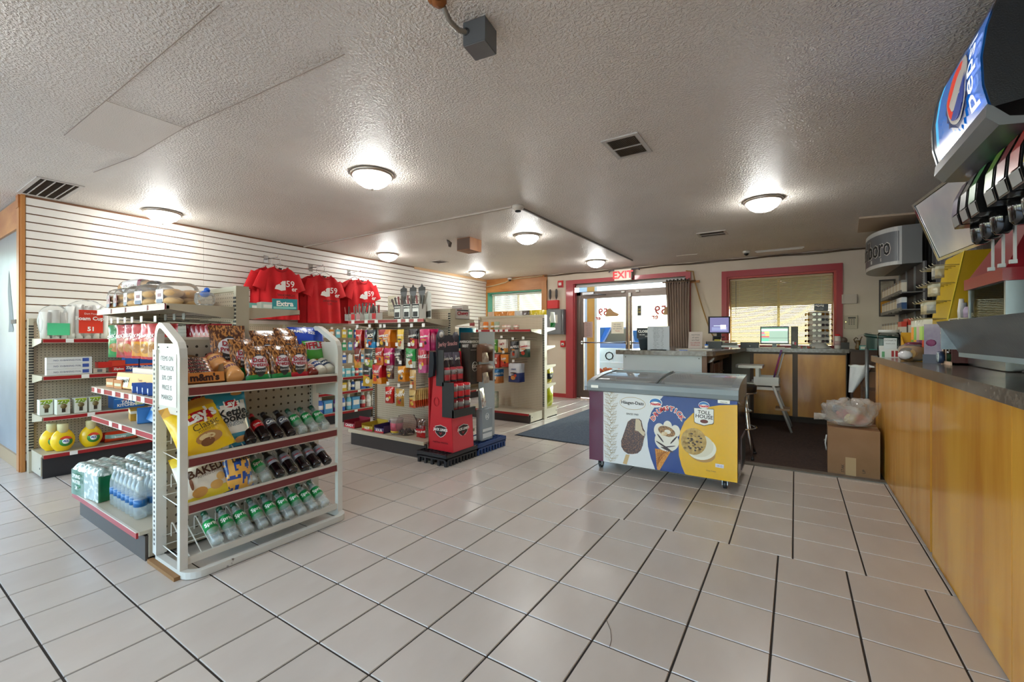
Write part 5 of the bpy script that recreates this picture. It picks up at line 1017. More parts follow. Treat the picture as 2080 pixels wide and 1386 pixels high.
f3(1005, .76, '#2a78b8', '#d88a4a', 'CORN', 6, .14, .23, 'blue snack bag in the far gondola lower row', 'f9')
f3(988, .78, '#a88a78', '#c8a890', None, 2, .13, .20, 'tan nut bag in the far gondola lower row', 'f10')
for k in range(8):
    px = (960, 972, 981, 990, 997, 1006, 1014, 1022)[k]
    c = ('#8c2f2c', '#b9a890', '#e07a28', '#c88a1c', '#9aa890', '#cfa88a', '#c8a098', '#b87a6a')[k]; big = k in (0, 1, 2, 3, 4)
    o = MB(M(c, .3, coat=.3)).lathe([(.040, 0), (.042, .01), (.042, .11 if big else .06), (.036, .12 if big else .065)], 14).m(M('#e8e0d4', .4)).lathe([(.0425, .03), (.0425, .06 if big else .05)], 14).build('snack_tub'); o.location = (-4.28 + .105 * k if k else -4.34, 5.60 if k % 2 else 5.54, 1.367)
    tag(o, '%s tub on the far gondola top shelf, %s along' % (('dark red', 'cream', 'orange', 'amber', 'grey green', 'small peach', 'small pink', 'small brown')[k], ORD[k]), 'tub')
BGC = [('#c8a890', 'clear bag of pastries'), ('#d88a3a', 'orange snack bag'), ('#c87a2a', 'orange cheese snack bag'), ('#e0903a', 'orange puff bag'), ('#c8c4c0', 'silver snack bag'), ('#4a3a34', 'dark brown and white bag'), ('#c8b020', 'yellow snack bag'), ('#d8c02a', 'yellow chip bag')]
for k, (c, ds) in enumerate(BGC):
    o = bag('snack_bag', .16, .27, .08, bands((.3, F(c)), (.6, F('#e8e4da')), (1, F(c))), nu=8, nv=10, wr=.015, seed=k); o.location = (-4.25 + .135 * k, 5.97, 1.402); o.rotation_euler = (R(8), 0, R(rnd.uniform(-20, 20))); tag(o, ds + ' standing on the rear top shelf below the window, %s along' % ORD[k], 'snack bag')
o = bag('snack_bag', .14, .24, .08, bands((.3, F('#1f8a3a')), (1, F('#e8eee6'))), nu=8, nv=10, wr=.012); o.location = (-3.19, 6.1, 1.402); o.rotation_euler = (0, 0, R(90)); tag(o, 'green and white snack bag hanging over the end of the rear top shelf', 'snack bag')
for k, (z, c, c2, h_, ds) in enumerate(((.16, '#cdd21c', '#b8c010', .33, 'large yellow-green chip bag on the lowest rear shelf of the far gondola'), (.535, '#e0d428', '#2a2c30', .27, 'yellow and black chip bag on the rear shelf above the yellow-green one'))):
    for q in range(2):
        o = bag('chip_bag', .26, h_, .13, bands((.25, F(c)), (.6, F(c2 if q == 0 else c)), (1, F(c))), nu=10, nv=12, wr=.02, seed=q + k); o.location = (-3.265 - .13 * q, 6.07, z); o.rotation_euler = (R(5), 0, R(88 if q == 0 else 150)); tag(o, ds + (', end one' if q == 0 else ', second in'), 'snack bag')
# low cups by the black display
for k in range(2):
    o = MB(M('#b9b4a4', .35, coat=.3, c2='#8fa08a', sc=20)).lathe([(.033, 0), (.035, .01), (.035, .24), (.03, .25)], 14).build('nut_can'); o.location = (-4.02 + .10 * k, 5.62, .152); tag(o, 'tall pale green can on the far gondola base, %s' % ('beside the black display', 'nearer the bare deck')[k], 'can')
# ================================================================== RED SHIRTS ON THE SLAT WALL
SH = M('#d4141f', .8, c2='#c3101b', sc=5, bump=.1, bs=30)
def mk_shirt():
    o = E('t_shirt'); W_, L_ = .27, .76
    prof = [(0, .0), (.02, 0)]
    def f(u, v):
        # v from hem 0 to shoulder 1; u across incl. sleeves
        a = (u - .5) * 2; body = W_ * (1.0 - .06 * v); 
        if v < .62: x = a * body; z = -L_ * (1 - v)
        else:
            k = (v - .62) / .38; sl = body + .035 * sin(k * PI); x = a * sl * (1 - .10 * k * k); z = -L_ * (1 - v) - abs(a) ** 1.7 * (.10 * k)
            if abs(a) < .36: z -= .07 * k * k * (1 - (a / .36) ** 2) * (k > .6)
        y = -.035 - .022 * sin(a * 9 + v * 2) * (1 - v * .6) - .02 * (1 - a * a)
        return (x, y, z)
    m = MB(SH); m.grid(f, 30, 20); m.grid(lambda u, v: (f(u, v)[0], .02, f(u, v)[2]), 12, 10); m.build('shirt_body', o)
    for sx in (-1, 1):
        def sf(u, v, sx=sx):
            r0 = .082 + .006 * v; a = u * 2 * PI; d = Vector((sx * .36, 0, -.93)); c = Vector((sx * (.195 + .0 * v), -.03, -.115)) + d * (.25 * v); n1 = Vector((.93, 0, sx * .36)); return tuple(c + n1 * (r0 * cos(a)) + Vector((0, 1, 0)) * (r0 * .38 * sin(a)))
        MB(SH).grid(sf, 14, 5).build('sleeve', o)
    MB(M('#a50f18', .8)).tube([(.095 * cos(q * PI / 12), -.062 + .045 * sin(q * PI / 12) * 0, -.012 - .075 * sin(q * PI / 12)) for q in range(13)], .007, 5).build('neckband', o)
    MB(M('#2a2024', .6)).box(-.022, .022, -.035, -.03, -.05, -.03).build('neck_label', o)
    lg = MB(M('#f2eeec', .6)); lg.T = TR(-.02, -.02, .06, s=1.3); lg.prism([(-.10, -.04), (-.085, .0), (-.045, .02), (-.02, .05), (.015, .055), (.015, -.045), (-.03, -.055), (-.06, -.045)], .088, .0895, TR(.02, 0, -.27) @ AXY).m(SH).cyl(.009, .0895, .0905, 10, TR(-.02, 0, -.27 + .015) @ AXY)
    lg.m(M('#f2eeec', .6)).text('59', .095, TR(.085, -.0895, -.245) @ AXY, bold=.012).text('er', .07, TR(.13, -.0895, -.305) @ AXY, bold=.02).m(M('#3c1418', .7)).text('SANDWICH', .034, TR(.04, -.0885, -.37) @ AXY, bold=.02).text('CO.', .034, TR(.04, -.0885, -.405) @ AXY, bold=.02); lg.build('printed_logo', o)
    MB(CHROME).tube([(0, -.02, .075), (.012, -.02, .095), (0, -.02, .11), (-.012, -.02, .095)], .003, 5).tube([(0, -.02, .075), (0, -.02, .035), (-.12, -.02, -.02)], .004, 5).tube([(0, -.02, .035), (.12, -.02, -.02)], .004, 5).build('hanger', o)
    return o
SHY = [(3.16, 'red shirt closest to the bread gondola', 2.19), (3.81, 'middle red shirt of the three front shirts', 2.16), (4.47, 'red shirt partly behind the meat stick boxes', 2.17)]
for k, (y, ds, z) in enumerate(SHY):
    place('shirt', mk_shirt, (-5.74, y + .04, z), ds + ', hanging on the slat wall', 'shirt', rz=R(86), sc=.93)
    place('shirt', None, (-5.84, y - .02, z - .002), 'red shirt hanging behind the ' + ('first', 'middle', 'last')[k] + ' front shirt on the same arm', 'shirt', rz=R(86), sc=.93)
    t = thing('display_rail', 'chrome slat wall arm carrying the %s pair of red shirts' % ORD[k], 'display arm', (-5.996, y, z + .11)); MB(CHROME).box(-.0, .006, -.03, .03, -.05, .05).tube([(0, 0, 0), (.28, .0, .0), (.30, 0, .02)], .006, 6).build('arm', t)
# ================================================================== WALL SHELF GOODS, first unit
XW = -5.60
def wx(px, y, x=-5.62): return onX(px, y, x)
def wput(o, y, z, label, cat, x=-5.66, rz=90): o.location = (x, y, z); o.rotation_euler = (0, 0, R(rz)); return tag(o, label, cat)
t = thing('foam_cup_pack', 'large bag of white foam cups with a red label on the top wall shelf', 'cup pack', (-5.72, 1.315, 1.237), R(90))
m = MB(WHITE); [m.lathe([(.030, 0), (.038, .30 + .02 * (i % 2))], 12, TR(-.115 + .058 * i, .035 * (j * 2 - 1), 0)) for i in range(5) for j in range(2)]; stuff(m.build('cups', t)); film(.33, .16, .37, PLASTIC, 'film', t, m2=None)
MB(M('#d8371f', .4)).box(-.07, .10, -.083, -.080, .05, .27).build('label', t); MB(WT).text('Foam Cups', .048, TR(.015, -.0845, .185) @ AXY, bold=.03).text('51', .055, TR(.015, -.0845, .09) @ AXY, bold=.03).text('Dart Foam', .022, TR(.015, -.0845, .235) @ AXY).build('lettering', t)
t = thing('cup_pack', 'smaller clear cup bag with green print at the end of the top wall shelf', 'cup pack', (-5.72, 1.10, 1.237), R(90))
m = MB(WHITE); [m.lathe([(.028, 0), (.036, .24 + .02 * (i % 2))], 12, TR(-.06 + .06 * i, .03 * (j * 2 - 1), 0)) for i in range(3) for j in range(2)]; stuff(m.build('cups', t)); film(.22, .15, .31, PLASTIC, 'film', t); MB(M('#4fbf8a', .4)).box(-.06, .085, -.078, -.075, .03, .14).build('label', t)
for k in range(3):
    place('foil', lambda: carton('foil_carton', .30, .06, .052, '#dfe0e0', (('NO 10 BAKING FOIL', .45, .5, .02, M('#3a4a7a', .4), 0, 0),), panels=((.78, .93, .2, .8, M('#3f58a8', .4)),)), (-5.62, 1.175, .907 + .053 * k), 'white narrow carton on the wall shelf, %s of the stack of three' % ('bottom', 'middle', 'top')[k], 'carton', rz=R(90))
wput(carton('small_box', .09, .06, .045, '#c8b8a8', (), panels=((.3, .7, .2, .8, M('#6a6a70', .4)),)), 1.38, .907, 'small tan box beside the stack of white cartons', 'carton', x=-5.62)
for k, (y, z, c, tx) in enumerate(((1.42, .955, '#c8261e', ''), (1.52, .907, '#c4201c', 'Ziploc'), (1.52, .965, '#d8402a', ''))): wput(carton('bag_box', .10, .10, .055, c, ((tx, .5, .5, .03, WT, .03, 0),) if tx else ()), y, z, 'red sandwich bag box on the wall shelf, %s' % ('beside the tan box', 'below another red one', 'on top of another red one')[k], 'carton', x=-5.64)
for c_ in range(6):
    for r_ in range(3 if c_ else 3):
        cc = ('#234a9a', '#2a62b8', '#1d50a0')[(c_ + r_) % 3] if c_ < 3 else ('#c8403a', '#2a8ac8', '#d8dce8')[c_ - 3]
        hh = .075 if c_ < 3 else .115
        if c_ >= 3 and r_ == 2: continue
        wput(carton('bag_box', .105, .10, hh, cc, (('Ziploc', .5, .45, .036, WT, .04, 0),) if c_ < 3 and r_ != 1 else (), panels=((.0, 1, .75, .98, M('#e0552a', .4)),) if c_ < 3 else ((.1, .9, .2, .7, M('#e8eef2', .4)),)), 1.625 + .115 * c_, .907 + (hh + .001) * r_, '%s box, %s column from the red boxes and %s from the shelf' % (('blue zip bag',) * 3 + ('red and white', 'light blue', 'white'))[c_] .join(('', '')) if False else '%s box, %s column past the red boxes, %s from the shelf' % (('blue zip bag', 'blue zip bag', 'blue zip bag', 'red and white', 'light blue', 'white')[c_], ORD[c_], ORD[r_]), 'carton', x=-5.65)
for k in range(5):
    place('bulb', lambda: (lambda o: (MB(M('#7a6a40', .4)).cyl(.022, 0, .002, 12, TR(0, -.0475, .075) @ AXY).m(M('#3a3028', .4)).box(-.012, .012, -.049, -.0475, .02, .055).build('bulb_print', o), o)[1])(carton('bulb_box', .085, .09, .135, '#dfe2d8', (('ZAP', .5, .82, .04, M('#7a9a10', .4), .05, 0),), panels=((.05, .95, .90, .99, M('#b8c840', .4)),))), (-5.62 - (.10 if k > 2 else 0), (1.13, 1.245, 1.345, 1.04, 1.13)[k], .548), 'white and lime light bulb box on the wall shelf, %s' % ('front, first from the post side', 'front, second', 'front, third', 'rear, at the shelf end', 'rear, behind the first')[k], 'carton', rz=R(90))
for k in range(2):
    wput(carton('bag_carton', .24, .16, .10, '#2a68b0', (('TALL', .42, .6, .04, WT, .03, 0), ('KITCHEN', .42, .3, .036, WT, .03, 0)), panels=((.02, .98, .88, .96, M('#7ab8d8', .4)), (.68, .96, .2, .7, M('#c8cc9a', .4)), (.3, .55, .76, .86, M('#c83a3a', .4)))), 1.60, .548 + .101 * k, 'blue tall kitchen bag carton on the wall shelf, %s one' % ('lower', 'upper')[k], 'carton')
wput(carton('bag_carton', .30, .16, .10, '#1d5ca8', (), panels=((.1, .25, .4, .5, WT), (.55, .7, .35, .6, M('#7aa8e0', .4)))), 1.93, .548, 'plain blue carton beside the tall kitchen bag cartons', 'carton')
def mk_jug():
    o = MB(M('#f2c90e', .3, coat=.3)).grid(lambda u, v: ((.082 * (sin(PI * (.10 + .8 * v)) ** .6)) * cos(u * 2 * PI), .045 * (sin(PI * (.1 + .8 * v)) ** .5) * sin(u * 2 * PI), v * .185), 20, 10).build('detergent_jug')
    MB(M('#e8dfae', .3, alpha=.75)).lathe([(.036, .165), (.038, .24), (.036, .245), (.001, .245)], 16).m(M('#e8c41a', .35)).cyl(.022, .16, .215, 12).build('cap', o)
    m = MB(M('#3a8a3a', .4)).cyl(.045, 0, .001, 16, TR(0.012, -.047, .088) @ AXY).m(M('#d8402a', .4)).prism([(.045 * cos(a * PI / 8), .045 * sin(a * PI / 8)) for a in range(1, 8)], .001, .002, TR(0.012, -.047, .090) @ AXY).m(M('#f2f4f2', .4)).cyl(.024, .002, .003, 12, TR(0.012, -.047, .088) @ AXY); m.build('label', o)
    MB(M('#2a4aa0', .4)).text('ALL', .024, TR(.012, -.0515, .092) @ AXY, bold=.05).build('lettering', o); return o
place('jug', mk_jug, (-5.60, 1.13, .218), 'yellow detergent jug at the end of the wall unit base', 'jug', rz=R(88)); place('jug', None, (-5.60, 1.32, .218), 'yellow detergent jug second along the wall unit base', 'jug', rz=R(84)); place('jug', None, (-5.70, 1.08, .218), 'yellow detergent jug behind the end one', 'jug', rz=R(88))
o = bag('wipes_bag', .26, .10, .14, bands((.4, F('#e04a1c')), (.8, F('#8ab8b0')), (1, F('#d84020'))), (('bounty', .4, .5, .03, WT, .03, 0),), nu=12, nv=8, wr=.01); wput(o, 1.56, .218, 'orange flat bag on the base of the first wall unit', 'bag')
o = bag('wipes_bag', .16, .09, .12, bands((1, F('#b81a20'))), nu=8, nv=6, wr=.01); wput(o, 1.46, .218, 'red bag behind the orange flat bag', 'bag', x=-5.72)
def mk_bleach():
    o = MB(M('#e6e4dc', .35)).prism([(-.055, -.035), (.055, -.035), (.055, .035), (-.055, .035)], 0, .15).lathe([(.05, .15), (.02, .18), (.018, .20)], 12).build('bleach_jug'); MB(M('#3a9ac0', .4)).box(-.042, .042, -.037, -.035, .02, .13).m(M('#c83a50', .4)).box(-.03, .03, -.038, -.037, .08, .095).m(WT).box(-.02, .03, -.038, -.037, .04, .07).build('label', o); MB(WHITE).cyl(.02, .19, .215, 10).build('cap', o); return o
place('bleach', mk_bleach, (-5.62, 1.86, .218), 'white bottle with blue label on the base of the first wall unit', 'bottle', rz=R(92)); place('bleach', None, (-5.62, 2.02, .218), 'white bottle with blue label beside the near gondola shelf edge', 'bottle', rz=R(92), sc=(1, 1, .85))
# sundries farther along the wall run, seen between the racks
WC = ['#e8e6e0', '#5aa0d0', '#d03a3a', '#3a6ac0', '#e8c84a', '#7ac8d8', '#9a5ab0', '#e8e6e0', '#3aa06a', '#e0903a', '#f0f0ea', '#1f4f9a']
WN = ['white', 'light blue', 'red', 'blue', 'yellow', 'aqua', 'purple', 'white capped', 'green', 'orange', 'bright white', 'dark blue']
def mk_wbot(c): return lambda: (lambda o: (MB(M('#f2f0ec', .35)).cyl(.014, .125, .155, 8).build('cap', o), MB(WT).lathe([(.0275, .04), (.0275, .08)], 10).build('label', o), o)[2])(MB(M(c, .35, coat=.3)).lathe([(.024, 0), (.027, .006), (.027, .10), (.014, .125)], 10).build('bottle'))
def mk_wbox(c): return lambda: carton('box', .085, .06, .12, c, (), panels=((.1, .9, .35, .75, WT if c != '#e8e6e0' else BT),))
for si, (z, nm) in enumerate(((.168, 'base'), (.457, 'lower shelf'), (.662, 'upper shelf'))):
    y = 3.50; k = 0
    while y < 4.72:
        ci = rnd.randrange(12); bx_ = rnd.random() < .4
        place(('wb%d' if bx_ else 'wt%d') % ci, (mk_wbox if bx_ else mk_wbot)(WC[ci]), (-5.61, y, z), '%s %s on the wall run %s under the shirts, %s along' % (WN[ci], 'box' if bx_ else 'bottle', nm, ORD[k] if k < 16 else 'last'), 'box' if bx_ else 'bottle', rz=R(90), sc=1.0 if si else 1.5)
        y += (.10 if bx_ else .07) * (1 if si else 1.5); k += 1
for r_ in range(3):
    for k in range(12):
        ci = rnd.randrange(12); y = 3.50 + .105 * k
        o = place('card%d' % ci, (lambda c: (lambda: MB(M(c, .4)).box(-.035, .035, -.012, .0, -.12, 0).m(WT).box(-.028, .028, -.014, -.012, -.07, -.03).box(-.012, .012, -.002, .0, 0, .02).build('blister_card')))(WC[ci]), (-5.66, y, 1.36 - .19 * r_), '%s hanging card on the wall pegs under the shirts, row %s, %s along' % (WN[ci], ORD[r_], ORD[k]), 'card', rz=R(90))
        if k % 2 == 0: MB(HK).tube([(y, -.01, 1.375 - .19 * r_), (y, -.30, 1.375 - .19 * r_)], .002, 4).m(TAG).box(y - .018, y + .018, -.305, -.302, 1.36 - .19 * r_, 1.395 - .19 * r_).build('peg_hook', D.objects['gondola_shelf.005'] if y < 4.6 else D.objects['gondola_shelf.006'])
# toilet rolls and bottles visible between rack and wall
for k in range(5):
    y = 2.35 + .20 * k
    o = carton('paper_pack', .18, .14, .22, '#d8dce0', (), panels=((.1, .9, .2, .6, M(WC[(k * 5) % 12], .4)),)); wput(o, y, .91, 'white paper pack on the second wall unit, %s along' % ORD[k], 'pack')
# ================================================================== ICE CREAM FREEZER
FX0, FX1, FY0, FY1 = -1.645, -.386, 3.90, 4.56
fz = thing('ice_cream_freezer', 'curved glass-top ice cream chest freezer with printed front on casters', 'freezer', (-1.015, 4.23, 0)); FT = TR(1.015, -4.23, 0)
def fb(m): b = MB(m); b.T = FT; return b
PUR = M('#3c2a36', .18, coat=.5); FG = M('#7f878c', .3, coat=.3); FGD = M('#5d6468', .35)  # purple-brown puts the end panel's reflections into its colour
b = fb(M('#c8ccd0', .3)); b.box(FX0, FX1, FY0, FY0 + .05, .09, .76).box(FX0, FX1, FY1 - .05, FY1, .09, .80).box(FX0, FX0 + .05, FY0 + .05, FY1 - .05, .09, .76).box(FX0 + .05, FX1 - .05, FY0 + .05, FY1 - .05, .09, .13); b.m(PUR).box(FX1 - .05, FX1, FY0 + .0, FY1, .09, .76); b.build('body', fz)
b = fb(M('#e6e8e8', .3)); b.box(FX0 + .05, FX1 - .05, FY0 + .05, FY1 - .05, .56, .57).build('inner_floor', fz)
b = fb(M('#6f6468', .5)); b.box(FX1, FX1 + .004, 4.18, 4.52, .12, .40); b.m(DARK)
for k in range(12): b.box(FX1 + .004, FX1 + .006, 4.20 + .026 * k, 4.212 + .026 * k, .14, .38)
b.build('side_grille', fz)
# grey rim
b = fb(FG)
sec = [(FY0 - .025, .75), (FY0 - .03, .785), (FY0 - .022, .825), (FY0 + .01, .842), (FY0 + .035, .838), (FY0 + .035, .72)]
b.prism([(y, z) for y, z in sec], FX0 - .01, FX1 + .01, AXX)
b.box(FX0 - .01, FX1 + .01, FY1 - .04, FY1 + .01, .74, .905); b.build('front_rim', fz)
gl = [(FY0 + .02, .840), (FY0 + .10, .860), (FY0 + .22, .877), (FY0 + .36, .889), (FY0 + .50, .896), (FY1 - .02, .900)]
for x in (FX0 - .01, FX1 - .045):
    b = fb(FG); b.prism(gl + [(FY1 - .02, .72), (FY0 + .02, .72)], x, x + .055, AXX); b.build('end_cap', fz)
for k, (a, c_, dz) in enumerate(((FX0 + .045, (FX0 + FX1) / 2 + .02, -.008), ((FX0 + FX1) / 2 - .02, FX1 - .045, .0))):
    b = fb(LID); b.grid(lambda u, v, a=a, c_=c_, dz=dz: (a + (c_ - a) * u, gl[min(4, int(v * 5))][0] + (gl[min(4, int(v * 5)) + 1][0] - gl[min(4, int(v * 5))][0]) * (v * 5 - min(4, int(v * 5))), gl[min(4, int(v * 5))][1] + dz + (gl[min(4, int(v * 5)) + 1][1] - gl[min(4, int(v * 5))][1]) * (v * 5 - min(4, int(v * 5)))), 2, 15)
    g_ = b.build('glass_lid', fz); e = (c_ - .012) if k == 0 else (a + .012)
    b = fb(FGD); b.tube([(e, y, z + dz + .004) for y, z in gl], .009, 6).build('lid_edge', g_)
b = fb(M('#c8282c', .4)); b.box(FX1 - .16, FX1 - .07, FY1 - .12, FY1 - .05, .875, .885).build('lid_label', fz)
b = fb(M('#3c4042', .4)); b.box(FX0 + .43, FX0 + .55, 4.3, 4.5, .70, .80).build('basket', fz)
for k in range(6):
    o = carton('ice_cream_box', .16, .22, .12, ('#e8d8c8', '#d8c0b0', '#e8e0e0', '#c8d0d8', '#e0c8a8', '#e8e4d8')[k], ()); o.location = (FX0 + .17 + .185 * k, 4.2, .572); tag(o, 'pale carton inside the ice cream freezer, %s from the maroon end' % ORD[k], 'carton')
# casters
for x, y in ((FX0 + .08, FY0 + .10), (FX1 - .10, FY0 + .10), (FX0 + .08, FY1 - .08), (FX1 - .10, FY1 - .08)):
    b = fb(STEEL); b.cyl(.03, .075, .09, 10, TR(x, y, 0)).box(x - .022, x - .016, y - .03, y + .02, .03, .08).box(x + .016, x + .022, y - .03, y + .02, .03, .08); cs = b.build('caster', fz)
    b = fb(M('#2b2b2d', .4)); b.cyl(.035, -.013, .013, 16, TR(x, y, .035) @ AXX).build('wheel', cs)
# printed front film: flat print in layers
YF = FY0
def q_(x, y): p = onY(1180 + x / 5.133, 740 + y / 5.133, YF); return (p.x, p.z)
def lay(mb, m, pts, k): mb.m(m).prism(pts, 0, .0004, FTL(k))
def FTL(k): return TR(0, YF - .0008 * (k + 1), 0) @ AXY
def clipz(p): return [(min(FX1, max(FX0, a)), min(.752, max(.09, c))) for a, c in p]
b = fb(M('#dcdcdc', .25, coat=.4)); b.box(FX0, FX1, YF - .0008, YF, .09, .752); fp = b.build('front_print', fz)
b = fb(M('#5c2340', .25, coat=.4)); lay(b, M('#5c2340', .25, coat=.4), [(FX0, .09), (-1.505, .09), (-1.505, .752), (FX0, .752)], 0); b.build('maroon_band', fp)
DB = M('#14357e', .25, coat=.4); DY = M('#e0ac0c', .25, coat=.4)
b = fb(DB)
L1 = clipz([q_(*p) for p in ((900, 285), (870, 322), (800, 400), (735, 500), (697, 620), (688, 720), (700, 860), (730, 980), (775, 1120))]); L2 = clipz([q_(*p) for p in ((1100, 1160), (1085, 1145), (1050, 1060), (1022, 950), (1020, 820), (1035, 700), (1080, 600), (1170, 510), (1300, 450), (1450, 428), (1618, 425))])
lay(b, DB, L1 + [(L1[-1][0], .09), (L2[0][0], .09)] + L2 + [(FX1, L2[-1][1]), (FX1, .752)], 0); b.build('blue_field', fp)
b = fb(DY); lay(b, DY, [(L2[0][0], .09)] + L2 + [(FX1, L2[-1][1]), (FX1, .09)], 1); b.build('yellow_field', fp)
# leaf pattern
b = fb(M('#a88a4a', .4)); x0, x1 = -1.497, -1.372
for k in range(26):
    for s_ in (-1, 1):
        z = .10 + .0252 * k; cx = (x0 + x1) / 2 + .012 * sin(k * 2.3); lx = s_ * (.055 + .012 * sin(k * 1.7))
        b.tube([(cx, YF - .002, z), (cx + lx * .35, YF - .002, z + .030), (cx + lx, YF - .002, z + .045), (cx + lx * .75, YF - .002, z + .014), (cx, YF - .002, z)], .0011, 3)
        b.tube([(cx, YF - .002, z), (cx + lx * .9, YF - .002, z + .040)], .0009, 3)
stuff(b.build('leaf_pattern', fp))
def oval(mb, m, cx, cy, rx, ry, k, n=28, rot=0, t=.0004):
    c = q_(cx, cy); e1 = q_(cx + rx, cy)[0] - c[0]; e2 = c[1] - q_(cx, cy + ry)[1]
    mb.m(m).prism([(c[0] + e1 * cos(a) * cos(rot) - e2 * sin(a) * sin(rot), c[1] + e1 * cos(a) * sin(rot) + e2 * sin(a) * cos(rot)) for a in (2 * PI * i / n for i in range(n))], 0, t, FTL(k)); return c
def ptext(mb, m, s, cx, cy, sz, k, bold=0, rot=0):
    c = q_(cx, cy)
    if sz < 0: sz = -sz / (2 * max(v[0] for v in textgeo(s, 1, bold)[0]))
    mb.m(m).text(s, sz, TR(c[0], YF - .0008 * (k + 1) - .0005, c[1]) @ AXY @ TR(rz=rot), bold=bold)
GLD = M('#a88a4a', .4); PW = M('#eceae6', .25, coat=.4)
b = fb(INK); oval(b, GLD, 537, 410, 137, 66, 1); oval(b, M('#dedddd', .25, coat=.4), 537, 410, 133, 62, 2); ptext(b, INK, 'Häagen-Dazs', 537, 408, -.205, 3, .025); ptext(b, INK, 'SINCE 1960', 537, 522, -.11, 3, .01); b.build('lettering', fp)
# ice cream bar
b = fb(PW); CH = M('#3a1a12', .3, c2='#8a5a3a', sc=90, lo=.5, hi=.62, coat=.3); VAN = M('#cdbba0', .4)
barp = [(575, 568), (610, 570), (632, 590), (640, 625), (648, 665), (668, 700), (672, 735), (655, 790), (645, 850), (625, 900), (592, 930), (540, 938), (490, 935), (448, 905), (422, 860), (420, 800), (440, 745), (462, 680), (490, 600), (530, 570)]
lay(b, CH, [q_(*p) for p in barp][::-1], 2); lay(b, VAN, [q_(*p) for p in ((572, 572), (605, 574), (626, 600), (630, 640), (645, 690), (668, 712), (662, 752), (640, 740), (600, 700), (566, 690), (568, 630))][::-1], 3); lay(b, M('#c8a878', .5), [q_(*p) for p in ((470, 940), (510, 945), (478, 1045), (437, 1035))][::-1], 3); b.build('bar_print', fp)
b = fb(PW); WAF = M('#c8782a', .4, c2='#e0a050', sc=60)
lay(b, WAF, [q_(*p) for p in ((772, 880), (940, 905), (822, 1105), (795, 1100))][::-1], 2)
m_ = b.m(M('#8a4a18', .5))
for k in range(7): a_, c2_ = q_(775 + k * 24, 885 + k * 3), q_(792 + k * 6, 1070 - k * 12); b.tube([(a_[0], YF - .0035, a_[1]), (c2_[0], YF - .0035, c2_[1])], .0012, 3); a_, c2_ = q_(935 - k * 20, 905 + k * 2), q_(782 + k * 3, 940 + k * 22); b.tube([(a_[0], YF - .0035, a_[1]), (c2_[0], YF - .0035, c2_[1])], .0012, 3)
CR = M('#e4ded2', .4)
oval(b, CR, 895, 800, 128, 110, 3); oval(b, CR, 820, 690, 58, 75, 4); oval(b, CR, 985, 700, 50, 65, 4.3)
for ki, (x, y, rx, ry, ro) in enumerate(((860, 850, 90, 9, -.5), (900, 890, 70, 10, -.3), (970, 790, 60, 8, .9), (830, 770, 55, 8, -.9), (920, 860, 70, 6, .25))): oval(b, M('#33191a', .3), x, y, rx, ry, 5 + .12 * ki, 14, ro)
oval(b, CR, 905, 650, 46, 60, 4.6); oval(b, M('#4a2818', .4, c2='#b88a5a', sc=80), 895, 700, 92, 52, 6, rot=-.25); oval(b, CR, 905, 705, 34, 22, 7); oval(b, M('#c8a070', .4, c2='#e8d8b8', sc=90), 870, 725, 36, 20, 7.5, rot=.3); b.build('cone_print', fp)
for (cx, cy, rx, ry) in ((780, 403, 68, 50), (1283, 428, 57, 38)):
    b = fb(PW); oval(b, WT, cx, cy, rx, ry, 3); oval(b, M('#2f74b8', .3), cx, cy, rx * .92, ry * .88, 4); oval(b, WT, cx, cy + ry * .28, rx * .86, ry * .52, 5); ptext(b, M('#c8283a', .4), 'Nestlé', cx, cy + ry * .25, -rx * .00132, 6, .05, R(2)); b.build('brand_oval', fp)
b = fb(PW); c0 = (905, 655)
for i, ch in enumerate('DRUMSTICK'):
    a = R(62 - 15.2 * i); x = c0[0] - sin(a) * 170; y = c0[1] - cos(a) * 195
    ptext(b, WT, ch, x, y, .054, 3, .10, a * .8); ptext(b, M('#c41f30', .3), ch, x, y, .052, 4, .035, a * .8)
b.build('lettering', fp)
b = fb(PW); lay(b, INK, [q_(*p) for p in ((1176, 452), (1388, 468), (1388, 610), (1378, 628), (1340, 632), (1285, 645), (1230, 628), (1195, 616), (1180, 600))][::-1], 2); lay(b, PW, [q_(*p) for p in ((1181, 457), (1383, 473), (1383, 606), (1372, 622), (1340, 626), (1285, 638), (1232, 622), (1200, 611), (1185, 597))][::-1], 3)
ptext(b, M('#2a1c1a', .4), 'TOLL', 1285, 503, -.10, 4, .02, R(-3)); ptext(b, M('#2a1c1a', .4), 'HOUSE', 1285, 548, -.135, 4, .02, R(-3)); oval(b, M('#6a3430', .5), 1285, 597, 42, 20, 4); b.build('lettering', fp)
b = fb(PW); CK = M('#a8854a', .5, c2='#c8a868', sc=40); oval(b, M('#b0844a', .5), 1255, 920, 150, 100, 2, rot=R(-10)); oval(b, M('#e8e2d2', .4), 1255, 880, 158, 118, 3, rot=R(12)); oval(b, M('#d8cfb8', .4), 1235, 850, 150, 118, 4, rot=R(12)); oval(b, CK, 1175, 805, 135, 140, 5, rot=R(-10))
for k in range(34):
    a = rnd.random() * 6.28; rr = rnd.random() ** .5; oval(b, M('#3a2318', .4) if k % 3 else M('#8a6a34', .5), 1175 + 112 * rr * cos(a), 805 + 118 * rr * sin(a), 9 + 8 * rnd.random(), 6 + 6 * rnd.random(), 6 + .06 * k, 7)
b.build('cookie_print', fp)
